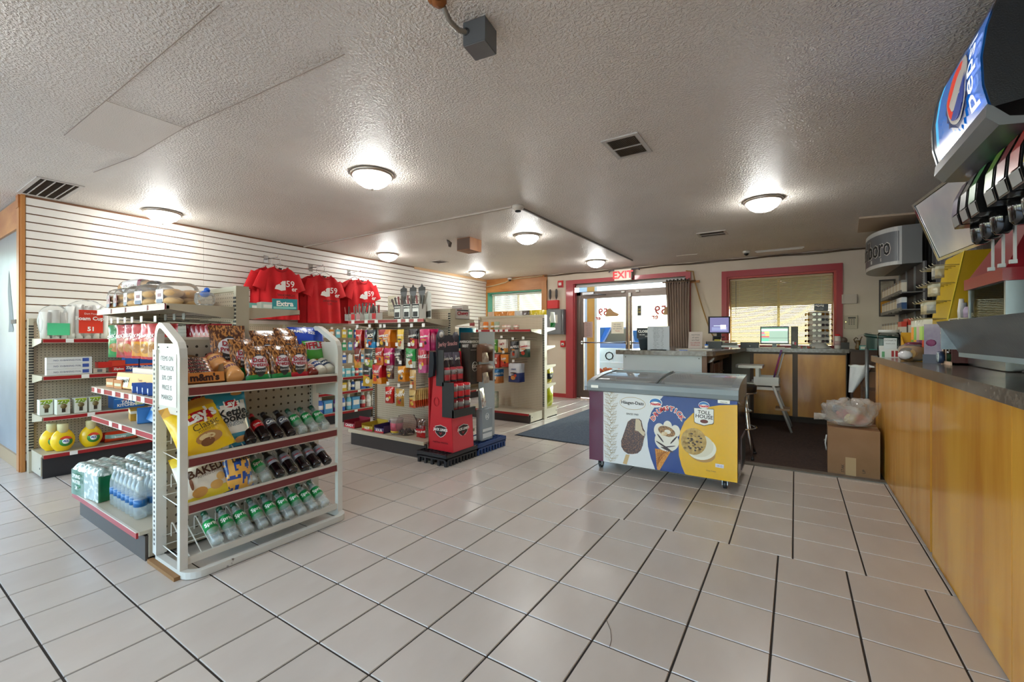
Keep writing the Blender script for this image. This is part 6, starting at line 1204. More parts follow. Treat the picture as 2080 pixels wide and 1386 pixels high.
b = fb(WT); lay(b, WT, [q_(*p) for p in ((1427, 362), (1555, 372), (1553, 415), (1427, 405))][::-1], 3); lay(b, M('#d8d4e0', .4), [q_(*p) for p in ((1402, 1035), (1492, 1048), (1490, 1088), (1402, 1072))][::-1], 3); ptext(b, INK, 'FREEZER', 1490, 398, .014, 4); ptext(b, M('#3a4a9a', .4), '08-22', 1447, 1062, .018, 4); ptext(b, INK, 'Keep Frozen', 1358, 1115, .014, 3); b.build('sticker', fp)
b = fb(WT); b.box(FX0 + .03, FX0 + .10, FY0 - .032, FY0 - .028, .775, .80).build('brand_plate', fz)
# ================================================================== WHITE PANEL COUNTER (joins the back counter)
LAM = M('#5d5249', .22, c2='#7d7268', sc=28, lo=.35, hi=.68, coat=.3); OAK = M('#7c4f30', .45, c2='#5e3a22', sc=6, st=(1, 1, .2)); HONEY = M('#d69434', .35, c2='#b87424', sc=5, st=(1.3, 1, .3), lo=.36, hi=.66, coat=.3, det=8); FRM = M('#5a4434', .5)
CT = 1.085
ct = thing('service_counter', 'service counter with a white front panel and brown laminate edge', 'counter', (-1.35, 5.6, 0)); CTT = TR(1.35, -5.6, 0)
def cb_(m): b = MB(m); b.T = CTT; return b
b = cb_(M('#3b2c22', .6)); b.box(-1.86, -1.84, 5.56, 8.18, 0, 1.03).box(-1.84, -.90, 5.56, 5.60, 0, 1.03).box(-1.84, -.90, 8.0, 8.18, 0, 1.03).box(-1.30, -1.28, 5.6, 8.0, 0, 1.03).box(-1.28, -.90, 5.6, 8.0, 0, .08); b.build('carcass', ct)
b = cb_(M('#c9ccd0', .35)); b.box(-1.87, -.925, 5.545, 5.56, .02, 1.03); b.m(DARK)
for x in (-1.84, -.955): b.cyl(.006, 0, .004, 8, TR(x, 5.545, .995) @ AXY)
b.build('front_panel', ct)
b = cb_(OAK); b.box(-.925, -.87, 5.55, 5.58, 0, 1.03).box(-.90, -.87, 5.58, 7.6, .94, 1.03).box(-.90, -.87, 5.98, 6.04, 0, .94).box(-.90, -.87, 6.80, 6.86, 0, .94).box(-1.26, -.90, 5.58, 6.0, .55, .57); b.build('side_frame', ct)
b = cb_(M('#8d8880', .5)); b.box(-1.0, -.95, 5.68, 5.72, .10, .86).build('inner_post', ct)
DRW = M('#8e4a22', .35, c2='#743616', sc=5, st=(1, 1, .3), coat=.3)
for i in range(3):
    for j in range(3):
        b = cb_(DRW); y = 6.06 + .245 * i; b.box(-.88 + .0, -.855, y, y + .225, .10 + .28 * j, .35 + .28 * j); d = b.build('drawer', ct)
        b = cb_(STEEL); b.tube([(-.845, y + .07, .23 + .28 * j), (-.83, y + .11, .23 + .28 * j), (-.845, y + .155, .23 + .28 * j)], .006).build('handle', d)
t = thing('countertop', 'L-shaped brown speckled countertop over the white panel and back counters', 'countertop', (-.6, 7.0, CT - .055)); CP = TR(.6, -7.0, -(CT - .055))
b = MB(LAM); b.T = CP; b.prism([(-1.95, 5.49), (-1.92, 5.46), (-.86, 5.46), (-.80, 5.50), (-.78, 5.58), (-.62, 7.50), (.62, 7.50), (.62, 8.19), (-1.95, 8.19)], CT - .055, CT); b.build('slab', t)
# ================================================================== BACK COUNTER
bc = thing('back_counter', 'back counter with honey wood doors under the red-framed window', 'counter', (0, 7.8, 0)); BT_ = TR(0, -7.8, 0)
b = MB(FRM); b.T = BT_; b.box(-.58, .60, 7.60, 8.18, .09, 1.03).m(M('#3a2c22', .7)).box(-.56, .58, 7.64, 8.16, 0, .09); b.build('carcass', bc)
for k, (x0, x1) in enumerate(((-.53, -.035), (.03, .585))):
    b = MB(HONEY); b.T = BT_; b.box(x0, x1, 7.575, 7.60, .10, 1.0); b.build('door', bc)
sc_ = thing('small_cabinet', 'small brown cabinet behind the cardboard box', 'cabinet', (.95, 6.9, 0)); b = MB(OAK).box(-.30, .28, -.3, .5, .05, .86).m(M('#7a5236', .5)).box(-.32, .28, -.32, .5, .86, .89).build('body', sc_)
for k in range(2): MB(M('#7c5030', .45, c2='#68401f', sc=6, st=(1, 1, .2))).box(-.28 + .27 * k, -.03 + .27 * k, -.318, -.30, .08, .62).m(M('#8a5a38', .45)).box(-.28 + .27 * k, -.03 + .27 * k, -.318, -.30, .66, .84).build('door', sc_)
# ================================================================== RIGHT COUNTER
rc = thing('long_counter', 'long honey wood panelled counter running along the right wall', 'counter', (.94, 2.2, 0)); rc['label'] = 'long counter with honey wood plank front and dark speckled top'; RCT = TR(-.94, -2.2, 0)
def rcb(m): b = MB(m); b.T = RCT; return b
b = rcb(M('#3b2a1e', .6)); b.box(.675, 1.235, -1.4, 5.48, .10, 1.015).m(M('#2a2420', .7)).box(.70, 1.235, -1.4, 5.46, 0, .10); b.build('carcass', rc)
WD = M('#dba04c', .25, c2='#c2842f', sc=5, st=(1, 1.6, .16), lo=.34, hi=.66, coat=.3, det=9); WD2 = M('#dfa541', .22, c2='#c58330', sc=4.2, st=(1, 1.5, .22), lo=.36, hi=.64, coat=.45, det=9)
ys = [5.47, 5.35, 4.94, 4.45, 3.93, 3.425]
for a, c_ in zip(ys[1:], ys):
    b = rcb(WD); b.box(.652, .675, a + .003, c_ - .003, .012, 1.012); b.build('plank', rc)
b = rcb(WD); b.box(.655, .675, 3.36, 3.42, 0, 1.012, None); b.c = 0; b.m(M('#4a2410', .5)).box(.668, .676, 3.37, 3.42, 0, 1.012); 
for a, c_ in ((2.28, 3.36), (1.06, 2.275), (-.16, 1.055), (-1.38, -.165)):
    b = rcb(WD2); b.box(.648, .675, a, c_, .012, 1.012); b.build('panel', rc)
b = rcb(M('#5a2e14', .5)); b.box(.660, .675, 3.362, 3.384, .012, 1.012).box(.660, .675, 3.398, 3.423, .012, 1.012).build('trim_strip', rc)
b = rcb(LAM); b.prism([(.615, -1.4), (.66, -1.4), (1.235, -1.4), (1.235, 5.50), (.66, 5.52), (.62, 5.49)], 1.015, 1.07).m(M('#4d443d', .25, coat=.3)).box(1.21, 1.235, -1.4, 5.5, 1.07, 1.16); b.build('countertop', rc)
# cardboard box and carrier bag
CB = M('#8f6a4c', .8, c2='#83603f', sc=3)
t = thing('cardboard_box', 'taped brown cardboard box on the floor against the wood plank counter', 'cardboard box', (.44, 5.12, .012)); t.rotation_euler = (0, 0, R(-2))
MB(CB).box(-.185, .185, -.19, .19, 0, .415).build('carton', t); MB(M('#a98a62', .5)).box(-.055, .02, -.1915, -.19, 0, .16).build('tape', t); MB(M('#a98a62', .4)).box(-.185, .185, -.02, .03, .415, .4165).build('top_tape', t)
MB(INK).text('STAK', .03, TR(-.075, -.192, .055) @ AXY @ TR(rz=R(90))).text('UP', .03, TR(.075, -.192, .05) @ AXY @ TR(rz=R(90))).build('lettering', t); MB(M('#e0ddd8', .4)).tube([(-.19, .05, .30), (-.20, .04, .22), (-.193, .03, .17), (-.205, .05, .25), (-.19, .06, .15)], .006).build('torn_strip', t)
t = thing('carrier_bag', 'filled translucent plastic carrier bag lying on the cardboard box', 'bag', (.42, 5.10, .43))
m = MB(); PBG = M('#b8b0a8', .15, alpha=.42, coat=.6, bump=.6, bs=25, c2='#d8d0ca', sc=9)
def pb(u, v):
    a = u * 2 * PI; e = max(.02, sin(PI * v)) ** .5; n = 1 + .30 * mnoise.noise(Vector((cos(a) * 2.2, sin(a) * 2.2, v * 4))) + .10 * mnoise.noise(Vector((cos(a) * 7, sin(a) * 7, v * 12))); return (.20 * e * cos(a) * n, .15 * e * sin(a) * n, max(.0, .24 * (1 - cos(PI * v)) / 2 * n))
MB(PBG).grid(pb, 44, 28).build('film', t); MB(PBG).grid(lambda u, v: (-.17 - .10 * v, .025 * (1 + .5 * v) * cos(u * 6.28) * (1 + .4 * sin(v * 9 + u * 12)), .07 + .03 * sin(u * 6.28) * (1 + .5 * v * sin(u * 20))), 12, 5).build('knot', t)
MB(M('#a8483a', .6)).ball((.05, .0, .06), .09, 10, 6, (1, .9, .6)).build('contents', t); MB(M('#a86a70', .6)).ball((-.03, -.03, .10), .08, 10, 6, (1, .7, .7)).build('contents', t); MB(M('#c8b48a', .6)).ball((.0, -.07, .075), .05, 8, 5).build('contents', t); MB(M('#4a5a78', .5)).ball((-.09, .02, .14), .045, 8, 5).build('contents', t)
t = thing('carrier_bag', 'white and red plastic bag hanging from the small brown cabinet', 'bag', (.60, 6.50, .60))
MB(M('#d8d4d4', .35, c2='#c83a4a', sc=9, lo=.62, hi=.66, bump=.4, bs=20)).grid(lambda u, v: (-.05 + (.025 + .075 * v) * cos(u * 6.28) + .09 * v, (.02 + .03 * v) * sin(u * 6.28) * (1 + .3 * sin(u * 25)), .31 * v + .02 * sin(u * 12) * v), 18, 8).m(WHITE).box(-.06, .16, -.04, .16, .30, .315).build('bag_body', t)
# ================================================================== HIGH CHAIR AND STOOL
t = thing('high_chair', 'white plastic high chair with a blue patterned pad behind the freezer', 'high chair', (-.34, 6.75, 0)); HW = M('#d6d0c6', .4)
for (x0, y0, x1, y1) in ((.10, -.18, .30, -.02), (.10, .18, .30, .44), (-.16, -.18, -.34, -.24), (-.16, .18, -.34, .30)): MB(HW).tube([(x0, y0, .62), (x1, y1, .012)], .016, 8).build('leg', t)
MB(HW).grid(lambda u, v: (-.17 + .34 * u, -.18 + .36 * v, .60 + .06 * (abs(2 * v - 1) ** 3) + .03 * u), 10, 10).box(-.17, .17, -.17, .17, .56, .60, ch=.04).build('seat', t)
MB(HW).grid(lambda u, v: (.13 + .10 * v - .03 * cos((u - .5) * 2.6), (u - .5) * .34 * (1 - .35 * v), .62 + .42 * v), 10, 10).build('backrest', t); MB(M('#2a3f80', .6, c2='#b03050', sc=12)).grid(lambda u, v: (.105 + .10 * v - .03 * cos((u - .5) * 2.6), (u - .5) * .26 * (1 - .4 * v), .64 + .44 * v), 8, 8).build('seat_pad', t)
MB(HW).prism([(-.34, -.12), (-.30, -.20), (-.02, -.21), (-.02, .21), (-.30, .20), (-.34, .12)], .84, .875).build('tray', t); [MB(HW).box(-.12, .16, s_ * .18 - .01, s_ * .18 + .01, .62, .73).box(-.10, -.06, s_ * .18 - .01, s_ * .18 + .01, .73, .84).build('side_wing', t) for s_ in (-1, 1)]; MB(M('#9a7a58', .5)).box(.12, .28, -.12, .14, .30, .325).build('footrest', t)
def stool(x, y, lab):
    t = thing('bar_stool', lab, 'stool', (x, y, .012)); MB(M('#1e1b1a', .35, coat=.4)).lathe([(.16, .66), (.175, .67), (.178, .735), (.16, .755), (.001, .76)], 24).build('seat', t); MB(CHROME).lathe([(.178, .655), (.180, .668)], 24).build('seat_band', t)
    for a in (45, 135, 225, 315): MB(CHROME).tube([(.10 * cos(R(a)), .10 * sin(R(a)), .655), (.12 * cos(R(a)), .12 * sin(R(a)), .5), (.15 * cos(R(a)), .15 * sin(R(a)), .3), (.21 * cos(R(a)), .21 * sin(R(a)), .012)], .012, 8).build('leg', t); MB(BLACK).cyl(.016, 0, .02, 8, TR(.21 * cos(R(a)), .21 * sin(R(a)), 0)).build('foot_cap', t)
    MB(CHROME).tube([(.175 * cos(q * PI / 10), .175 * sin(q * PI / 10), .30) for q in range(20)], .010, 6, closed=True).build('foot_ring', t)
    MB(CHROME).tube([(.13 * cos(q * PI / 10), .13 * sin(q * PI / 10), .47) for q in range(20)], .008, 6, closed=True).build('upper_ring', t)
stool(-.51, 5.16, 'black-seated chrome bar stool standing behind the freezer corner')
# ================================================================== SODA FOUNTAIN ON THE LONG COUNTER
AXN = Matrix(((0, 0, -1, 0), (-1, 0, 0, 0), (0, 1, 0, 0), (0, 0, 0, 1)))    # text facing -x, read from the room
sf_ = thing('soda_fountain', 'black soda fountain with a lit blue cola sign, valves and steel drip tray', 'soda fountain', (1.0, 2.45, 1.07)); SFT = TR(-1.0, -2.45, -1.07)
def sb_(m): b = MB(m); b.T = SFT; return b
BLK = M('#232528', .32, coat=.4, bump=.15, bs=200); SIL = M('#8c8f92', .35, m=.7); STL = M('#70757b', .32, m=.9, c2='#5a5f66', sc=12, st=(.2, 1, 1))
b = sb_(BLK); b.box(1.02, 1.22, 1.95, 2.90, 1.12, 1.95); b.build('tower', sf_)
b = sb_(STL)
for x, y in ((1.05, 1.98), (1.19, 1.98), (1.05, 2.87), (1.19, 2.87)): b.cyl(.018, 1.07, 1.13, 10, TR(x, y, 0))
b.build('leg', sf_)
HP = [(.62, 2.46), (.585, 2.42), (.560, 2.33), (.548, 2.23), (.552, 2.13), (.570, 2.045)]
b = sb_(BLK); b.prism([(x, z) for x, z in HP][::-1] + [(.74, 2.485), (1.2, 2.485), (1.2, 2.03), (.86, 2.10), (.70, 2.06)], -2.82, -2.17, AXY); b.build('head_housing', sf_)
b = sb_(SIL); b.prism([(.570, 2.045), (.556, 2.055), (.552, 2.01), (.585, 1.975), (.66, 1.965), (1.18, 1.955), (1.18, 1.975), (.68, 1.985), (.61, 2.0)], -2.83, -2.16, AXY)
b.prism([(x - .006, z) for x, z in HP][::-1] + [(x, z) for x, z in HP], -2.835, -2.815, AXY); b.build('silver_lip', sf_)
hp2 = HP[1:]
def hs(v):
    k = min(len(hp2) - 2, int(v * (len(hp2) - 1))); q = v * (len(hp2) - 1) - k; return (hp2[k][0] + (hp2[k + 1][0] - hp2[k][0]) * q, hp2[k][1] + (hp2[k + 1][1] - hp2[k][1]) * q)
def head_x(z):
    for (x0, z0), (x1, z1) in zip(HP, HP[1:]):
        if z1 <= z <= z0: return x0 + (x1 - x0) * (z0 - z) / (z0 - z1)
    return .56
LB = M('#1673cf', .25, e=.16, c2='#0f4fae', sc=3, coat=.5); LB2 = M('#0e2f66', .25, coat=.5); LB3 = M('#3fb4ee', .25, e=.2)
b = sb_(LB); b.grid(lambda u, v: (hs(v)[0] - .004, 2.80 - .62 * u, hs(v)[1]), 16, 12, pat=lambda u, v: LB2 if u < .07 or v < .05 else (LB3 if u < .14 else LB)); sgn = b.build('lit_sign', sf_)
def onhead(y0, z0, off=.006): return lambda x, y: (head_x(min(2.455, max(2.05, z0 + y))) - off, y0 - x, z0 + y)
def disc(m, y0, z0, r, off, a0=0, a1=360, cut=None):
    b = sb_(m); f = onhead(y0, z0, off); pts = [(r * cos(R(a)), r * sin(R(a))) for a in range(a0, a1 + 1, 10)]
    vs = [f(*p) for p in pts]; b.add(vs, [tuple(range(len(vs)))]); return b
disc(WT, 2.44, 2.235, .125, .009).build('emblem_ring', sgn)
disc(M('#e8402a', .3, e=.12), 2.44, 2.235, .110, .011, 75, 245).build('emblem_red', sgn); disc(M('#1a3f9a', .3, e=.1), 2.44, 2.235, .110, .012, -125, 15).build('emblem_blue', sgn)
b = sb_(M('#1b3f8a', .3)); f = onhead(2.44, 2.235, .008); vs = []
for k in range(44): a = R(k * 360 / 44); r = .150 if k % 2 else .132; vs.append(f(r * cos(a), r * sin(a) - .012))
b.add(vs, [tuple(range(44))]); b.build('cap_edge', sgn)
b = sb_(M('#f4f8ff', .3, e=.2)); vs, fs = textgeo('pepsi', .135, .012); f = onhead(2.265, 2.215, .011); b.add([f(-v[1], v[0]) for v in vs], fs); b.build('lettering', sgn)
VL = ['#5a4a7a', '#8a8f92', '#2f9a4a', '#6aa52a', '#8c1f3a', '#b8232c', '#c8b42a']
for k in range(7):
    y = (2.75, 2.635, 2.52, 2.34, 2.225, 2.11, 1.995)[k]; t = E('valve'); t.parent = sf_; t.location = (.66 - 1.0, y - 2.45, 1.745 - 1.07)
    pr = [(-.045, .0), (-.055, .05), (-.05, .12), (-.02, .19), (.05, .235), (.16, .235), (.16, .0)]
    MB(M('#17181a', .2, coat=.6)).prism(pr, -.047, .047, AXY).build('valve_body', t)
    MB(M(VL[k], .25, coat=.6)).add([(-.0575, -.038, .055), (-.0575, .038, .055), (-.0525, .038, .122), (-.0525, -.038, .122), (-.0225, .038, .193), (-.0225, -.038, .193), (.03, .038, .226), (.03, -.038, .226)], [(0, 1, 2, 3), (3, 2, 4, 5), (5, 4, 6, 7)]).build('flavour_label', t)
    MB(M('#9aa0a4', .25, coat=.5)).add([(-.0475, -.038, .006), (-.0475, .038, .006), (-.0575, .038, .050), (-.0575, -.038, .050)], [(0, 1, 2, 3)]).build('push_plate', t)
    MB(M('#141416', .12, coat=.8)).lathe([(.018, -.085), (.030, -.07), (.036, -.02), (.036, .0)], 16, TR(.03, 0, 0)).build('nozzle', t)
    MB(M('#c2c4c4', .3)).box(.062, .068, -.008, .008, -.19, 0).box(.05, .07, -.008, .008, -.205, -.19).build('lever', t)
b = sb_(M('#1d1e20', .4)); b.box(.68, 1.05, 1.98, 2.80, 1.91, 1.955).box(.80, 1.04, 1.98, 2.80, 1.74, 1.92); b.build('valve_block', sf_)
TRY = M('#8a9096', .34, m=.6, c2='#6f767c', sc=7, st=(1, .2, 1), bump=.1, bs=60)
b = sb_(TRY); b.prism([(.585, 1.325), (.60, 1.325), (.685, 1.19), (1.04, 1.19), (1.04, 1.175), (.665, 1.175)], -2.96, -1.85, AXY).box(.60, 1.04, 2.945, 2.955, 1.19, 1.325).box(.62, 1.04, 1.90, 2.95, 1.285, 1.295); b.m(M('#9fb0ba', .3, m=.6)).box(.665, 1.04, 1.85, 2.96, 1.155, 1.176); b.build('drip_tray', sf_)
# ================================================================== TV, HOT CASE, CHIP RACK
t = thing('wall_tv', 'silver-framed television tilted down on the right wall bracket', 'television', (1.0, 4.5, 2.13))
c4 = [Vector((.845, 5.0, 2.38)), Vector((1.01, 5.0, 1.886)), Vector((1.11, 4.03, 1.89)), Vector((.945, 4.03, 2.38))]; o_ = Vector((1.0, 4.5, 2.13)); nrm = (c4[1] - c4[0]).cross(c4[2] - c4[1]).normalized()
if nrm.x > 0: nrm = -nrm
cen = sum(c4, Vector()) / 4
def quadslab(mb, cs, a, b_):
    vs = [tuple(c - o_ + nrm * a) for c in cs] + [tuple(c - o_ + nrm * b_) for c in cs]; mb.add(vs, [(0, 1, 2, 3), (7, 6, 5, 4), (0, 4, 5, 1), (1, 5, 6, 2), (2, 6, 7, 3), (3, 7, 4, 0)])
m = MB(M('#b5b9bd', .08, m=1.0))
inn = [cen + (c - cen) * .92 for c in c4]
for i in range(4): quadslab(m, [c4[i], c4[(i + 1) % 4], inn[(i + 1) % 4], inn[i]], -.04, .012)
m.build('frame', t); m = MB(M('#b4bcc8', .14, m=.35, c2='#dcdad8', sc=1.5)); quadslab(m, [cen + (c - cen) * .90 for c in c4], -.03, .006); m.build('screen', t); m = MB(M('#17181a', .4)); quadslab(m, inn, -.035, .003); m.build('gasket', t)  # pale cloudy colour stands in for the sky mirrored in the screen
m = MB(M('#8a8d90', .4)); quadslab(m, [cen + (c - cen) * .97 for c in c4], -.07, -.03); m.build('back_shell', t); MB(DARK).tube([tuple(cen - o_ - nrm * .06), (.24, 0, .08)], .02, 8).build('bracket', t)
t = thing('hot_case', 'popcorn warmer with a red pyramid hood and glass case behind the drip tray', 'popcorn machine', (1.07, 3.53, 1.07)); HT = TR(-1.07, -3.53, -1.07)
def hb(m): b = MB(m); b.T = HT; return b
RH = M('#9c2430', .3, coat=.5); X0, X1, Y0_, Y1_ = .905, 1.235, 3.26, 3.84
b = hb(STEEL); b.box(X0, X1, Y0_, Y1_, 1.075, 1.16); b.build('base', t)
b = hb(M('#a7adb2', .3, m=.8))
for x, y in ((X0, Y1_ - .02), (X1 - .02, Y0_), (X1 - .02, Y1_ - .02)): b.box(x, x + .02, y, y + .02, 1.16, 1.54); b.build('corner_post', t); b = hb(M('#a7adb2', .3, m=.8))
b.box(X0, X0 + .02, Y0_, Y0_ + .02, 1.16, 1.54)
b.box(X0 + .02, X0 + .085, Y0_, Y0_ + .006, 1.16, 1.54).box(X0, X0 + .008, Y0_, Y1_, 1.16, 1.19); b.build('corner_post', t)
b = hb(CASE); b.box(X0 + .004, X0 + .008, Y0_ + .02, Y1_ - .02, 1.19, 1.54).box(X0 + .085, X1 - .02, Y0_ + .003, Y0_ + .007, 1.16, 1.54).box(X0 + .02, X1 - .02, Y1_ - .008, Y1_ - .004, 1.16, 1.54); b.build('glass_panel', t)
b = hb(RH); b.box(X0 - .015, X1, Y0_ - .015, Y1_ + .015, 1.54, 1.605); cx, cy = 1.12, 3.55
b.add([(X0 + .0, Y0_, 1.605), (X1, Y0_, 1.605), (X1, Y1_, 1.605), (X0, Y1_, 1.605), (1.06, 3.40, 1.92), (X1, 3.40, 1.92), (X1, 3.70, 1.92), (1.06, 3.70, 1.92)], [(0, 1, 5, 4), (1, 2, 6, 5), (2, 3, 7, 6), (3, 0, 4, 7), (4, 5, 6, 7)]); b.build('hood', t)
b = hb(M('#d8d4cc', .5)); b.box(X0 + .12, X0 + .22, 3.4, 3.5, 1.16, 1.34).box(X0 + .1, X0 + .2, 3.6, 3.72, 1.16, 1.30); b.build('contents', t); b = hb(M('#b0b4b6', .3, m=.8))
for z in (1.30, 1.42): b.box(X0 + .02, X1 - .02, Y0_ + .02, Y1_ - .02, z, z + .005)
b.build('wire_shelf', t); MB(M('#b3202c', .4)).box(.0, .17, -.2715, -.2705, .02, .08).build('name_plate', t); MB(WT).text('Orville', .04, TR(.085, -.2725, .05) @ AXY, bold=.02).build('lettering', t)
MB(M('#1c1c1e', .5)).tube([(-.02, -.30, .02), (-.12, -.33, .006), (-.05, -.42, .006), (.08, -.45, .006)], .007, 6).build('power_cord', t)
yb = thing('snack_rack', 'yellow slanted board display with chrome pegs and red upper corner', 'display rack', (1.0, 4.42, 1.07)); YT_ = TR(-1.0, -4.42, -1.07)
def ybm(m): b = MB(m); b.T = YT_; return b
YB_ = M('#b8940c', .4, c2='#a8860a', sc=3)
b = ybm(YB_); b.prism([(.839, 1.075), (1.235, 1.075), (1.235, 1.84), (.971, 1.84)], -4.205, -4.19, AXY); b.build('side_board', yb); b = ybm(YB_); b.prism([(.839, 1.075), (1.235, 1.075), (1.235, 1.84), (.971, 1.84)], -4.645, -4.63, AXY); b.build('side_board', yb)
b = ybm(M('#8e1c24', .4)); b.prism([(1.06, 1.55), (1.235, 1.55), (1.235, 1.84), (1.10, 1.84)], -4.19, -4.187, AXY); b.build('red_corner', yb)
b = ybm(M('#c9a80e', .4)); b.add([(.839, 4.205, 1.075), (.839, 4.63, 1.075), (.971, 4.63, 1.84), (.971, 4.205, 1.84), (.851, 4.205, 1.075), (.851, 4.63, 1.075), (.983, 4.63, 1.84), (.983, 4.205, 1.84)], [(0, 1, 2, 3), (7, 6, 5, 4), (0, 4, 5, 1), (2, 6, 7, 3)]); b.m(M('#e8cf3a', .4)).add([(.836, 4.19, 1.075), (.842, 4.19, 1.075), (.974, 4.19, 1.84), (.968, 4.19, 1.84), (.836, 4.205, 1.075), (.842, 4.205, 1.075), (.974, 4.205, 1.84), (.968, 4.205, 1.84)], [(0, 1, 2, 3), (0, 3, 7, 4)]); b.build('front_board', yb)
k = 0
for r_ in range(4):
    z = 1.38 + .125 * r_; x = .839 + .172 * (z - 1.075)
    for c__ in range(5):
        y = 4.24 + .09 * c__; b = ybm(M('#c8c0a8', .3, m=.6)); b.tube([(x, y, z), (x - .13, y, z + .005), (x - .14, y, z + .018)], .0035, 5); b.build('peg_hook', yb)
        if (r_, c__) in ((0, 0), (0, 1), (0, 2), (0, 3), (0, 4), (1, 0), (1, 2), (2, 0), (2, 1), (3, 0), (3, 1), (1, 1)):
            cc = [('#8fb83a', '#c84a2a'), ('#b0d060', '#7a3a5a'), ('#c8a89a', '#8a6a8a'), ('#7ab04a', '#e0a030'), ('#e8902a', '#7a9a3a')][(c__ + r_ * 2) % 5] if r_ == 0 else [('#b8a880', '#988868'), ('#a8a49c', '#6a6860'), ('#c8b898', '#a89878')][(c__ + r_) % 3]
            o = bag('candy_bag', .085 if r_ == 0 else .05, .20 if r_ == 0 else .085, .02, bands((.3, F(cc[1])), (.7, F(cc[0])), (1, F('#c8c4b0'))), nu=6, nv=8, wr=.006, hang=True, seed=k); o.location = (x - .10, y, z - .002); o.rotation_euler = (0, 0, R(-20 if r_ else -60)); k += 1
            tag(o, '%s on the yellow board %s peg row, %s from its near edge' % ('green-orange candy bag' if r_ == 0 else 'small pale packet', ('lowest', 'second', 'third', 'top')[r_], ORD[c__]), 'candy bag')
# wire cup rack, purple stand, clock tray, bread, jar, yellow carton
t = thing('cup_rack', 'small cream wire rack with paper cups beside the popcorn warmer', 'rack', (.93, 4.02, 1.07)); m = MB(M('#d8d0b8', .4)); h_ = .30
for x in (-.05, .05):
    for y in (-.10, .10): m.tube([(x, y, 0), (x, y, h_)], .004, 5)
for z in (.02, .16, h_): m.tube([(-.05, -.10, z), (.05, -.10, z), (.05, .10, z), (-.05, .10, z)], .004, 5, closed=True)
m.build('wire_frame', t)
for k in range(3): o = MB(M('#d8ccb0', .6)).lathe([(.02, 0), (.028, .09)], 12).build('paper_cup'); o.location = (.93, 3.955 + .062 * k, 1.235); tag(o, 'cream paper cup in the wire rack, %s from the warmer' % ORD[k], 'cup')
for k, c in enumerate(('#b8a4c0', '#8a8a90', '#d8d4d0')): o = MB(M(c, .35)).lathe([(.018, 0), (.02, .05), (.012, .07 + .03 * k)], 10).build('bottle'); o.location = (.93, 3.96 + .06 * k, 1.375); tag(o, ('lilac', 'grey', 'white')[k] + ' little bottle on top of the cream wire rack', 'bottle')
t = thing('card_stand', 'tall lilac and grey card stand on the counter beside the bread', 'card stand', (.80, 4.12, 1.07), R(-35)); MB(M('#a59aa6', .4, c2='#6a5a80', sc=5)).box(-.05, .05, -.004, .004, .0, .27, ch=0).build('card', t); MB(M('#7a2a5a', .5)).ball((-.01, -.005, .14), .03, 8, 5, (1, .1, .8)).build('print', t); MB(M('#4a4e60', .4)).box(-.05, .05, -.02, .05, 0, .06).build('foot', t)
t = thing('spice_tray', 'dark red wooden tray with cream rails holding shakers and a clock', 'tray', (.93, 3.98, 1.07)); MB(M('#4a1a18', .5)).box(-.09, .10, -.11, -.09, 0, .19).box(-.09, .10, .17, .19, 0, .22).box(.08, .10, -.09, .17, 0, .22).box(-.09, .10, -.11, .19, 0, .015).build('tray', t); MB(M('#d8b8a0', .5)).box(-.10, -.085, -.11, .19, .0, .02).box(-.10, -.085, -.11, .19, .20, .215).tube([(-.09, .03, .02), (-.09, .03, .2)], .004, 5).tube([(-.09, .10, .02), (-.09, .10, .2)], .004, 5).build('rail', t)
o = MB(M('#2a3a5a', .3)).cyl(.04, -.012, .012, 20, TR(0, 0, .045) @ AXX).m(M('#c8d4d8', .3)).cyl(.033, -.014, -.012, 20, TR(0, 0, .045) @ AXX).m(INK).box(-.016, -.0145, -.001, .001, .045, .072).box(-.016, -.0145, -.02, 0, .044, .046).build('small_clock'); o.location = (.815, 4.02, 1.07); tag(o, 'small dark blue round clock leaning on the spice tray', 'clock')
for k, (y, c) in enumerate(((3.93, '#c8c8c0'), (4.09, '#3a6a4a'))): o = MB(M(c, .3)).cyl(.017, 0, .05, 12).m(STEEL).cyl(.018, .05, .07, 12).build('shaker'); o.location = (.87, y, 1.086); tag(o, ('white salt shaker in the spice tray', 'green shaker in the spice tray')[k], 'shaker')
t = thing('bread_bag', 'bread rolls in a clear maroon-printed bag on the long counter', 'bread', (.735, 4.36, 1.07), R(62)); MB(M('#b98550', .7, c2='#cfa06a', sc=9)).grid(lambda u, v: ((v - .5) * .20, .07 * cos(u * 6.283) * (sin(PI * (.15 + .7 * v)) ** .4), .06 + .06 * sin(u * 6.283) * (sin(PI * (.15 + .7 * v)) ** .4)), 14, 8).build('loaf', t)
film(.23, .155, .13, PLASTIC, 'film', t); MB(M('#6a1f3c', .35)).ball((.02, 0, .125), .05, 10, 5, (1.5, 1.1, .4)).build('print', t); MB(M('#d8d0d4', .3)).ball((-.13, 0, .05), .035, 8, 5, (1, 1.3, .9)).build('bag_neck', t)
t = thing('plastic_jar', 'clear square plastic jar with a white label at the counter end', 'jar', (.715, 5.22, 1.07)); MB(CASE).lathe([(.075, 0), (.08, .01), (.08, .20), (.07, .22)], 20).build('jar', t); MB(M('#d8d8d4', .3, alpha=.7)).cyl(.074, .22, .245, 20).build('lid', t); MB(M('#d0d4d8', .4)).box(-.045, .045, -.083, -.079, .07, .17).m(INK).text('DONATE', .02, TR(0, -.0835, .15) @ AXY).text('thank you', .016, TR(0, -.0835, .12) @ AXY).build('label', t)
MB(M('#c8beb8', .6)).cyl(.07, .01, .10, 16).build('contents', t)
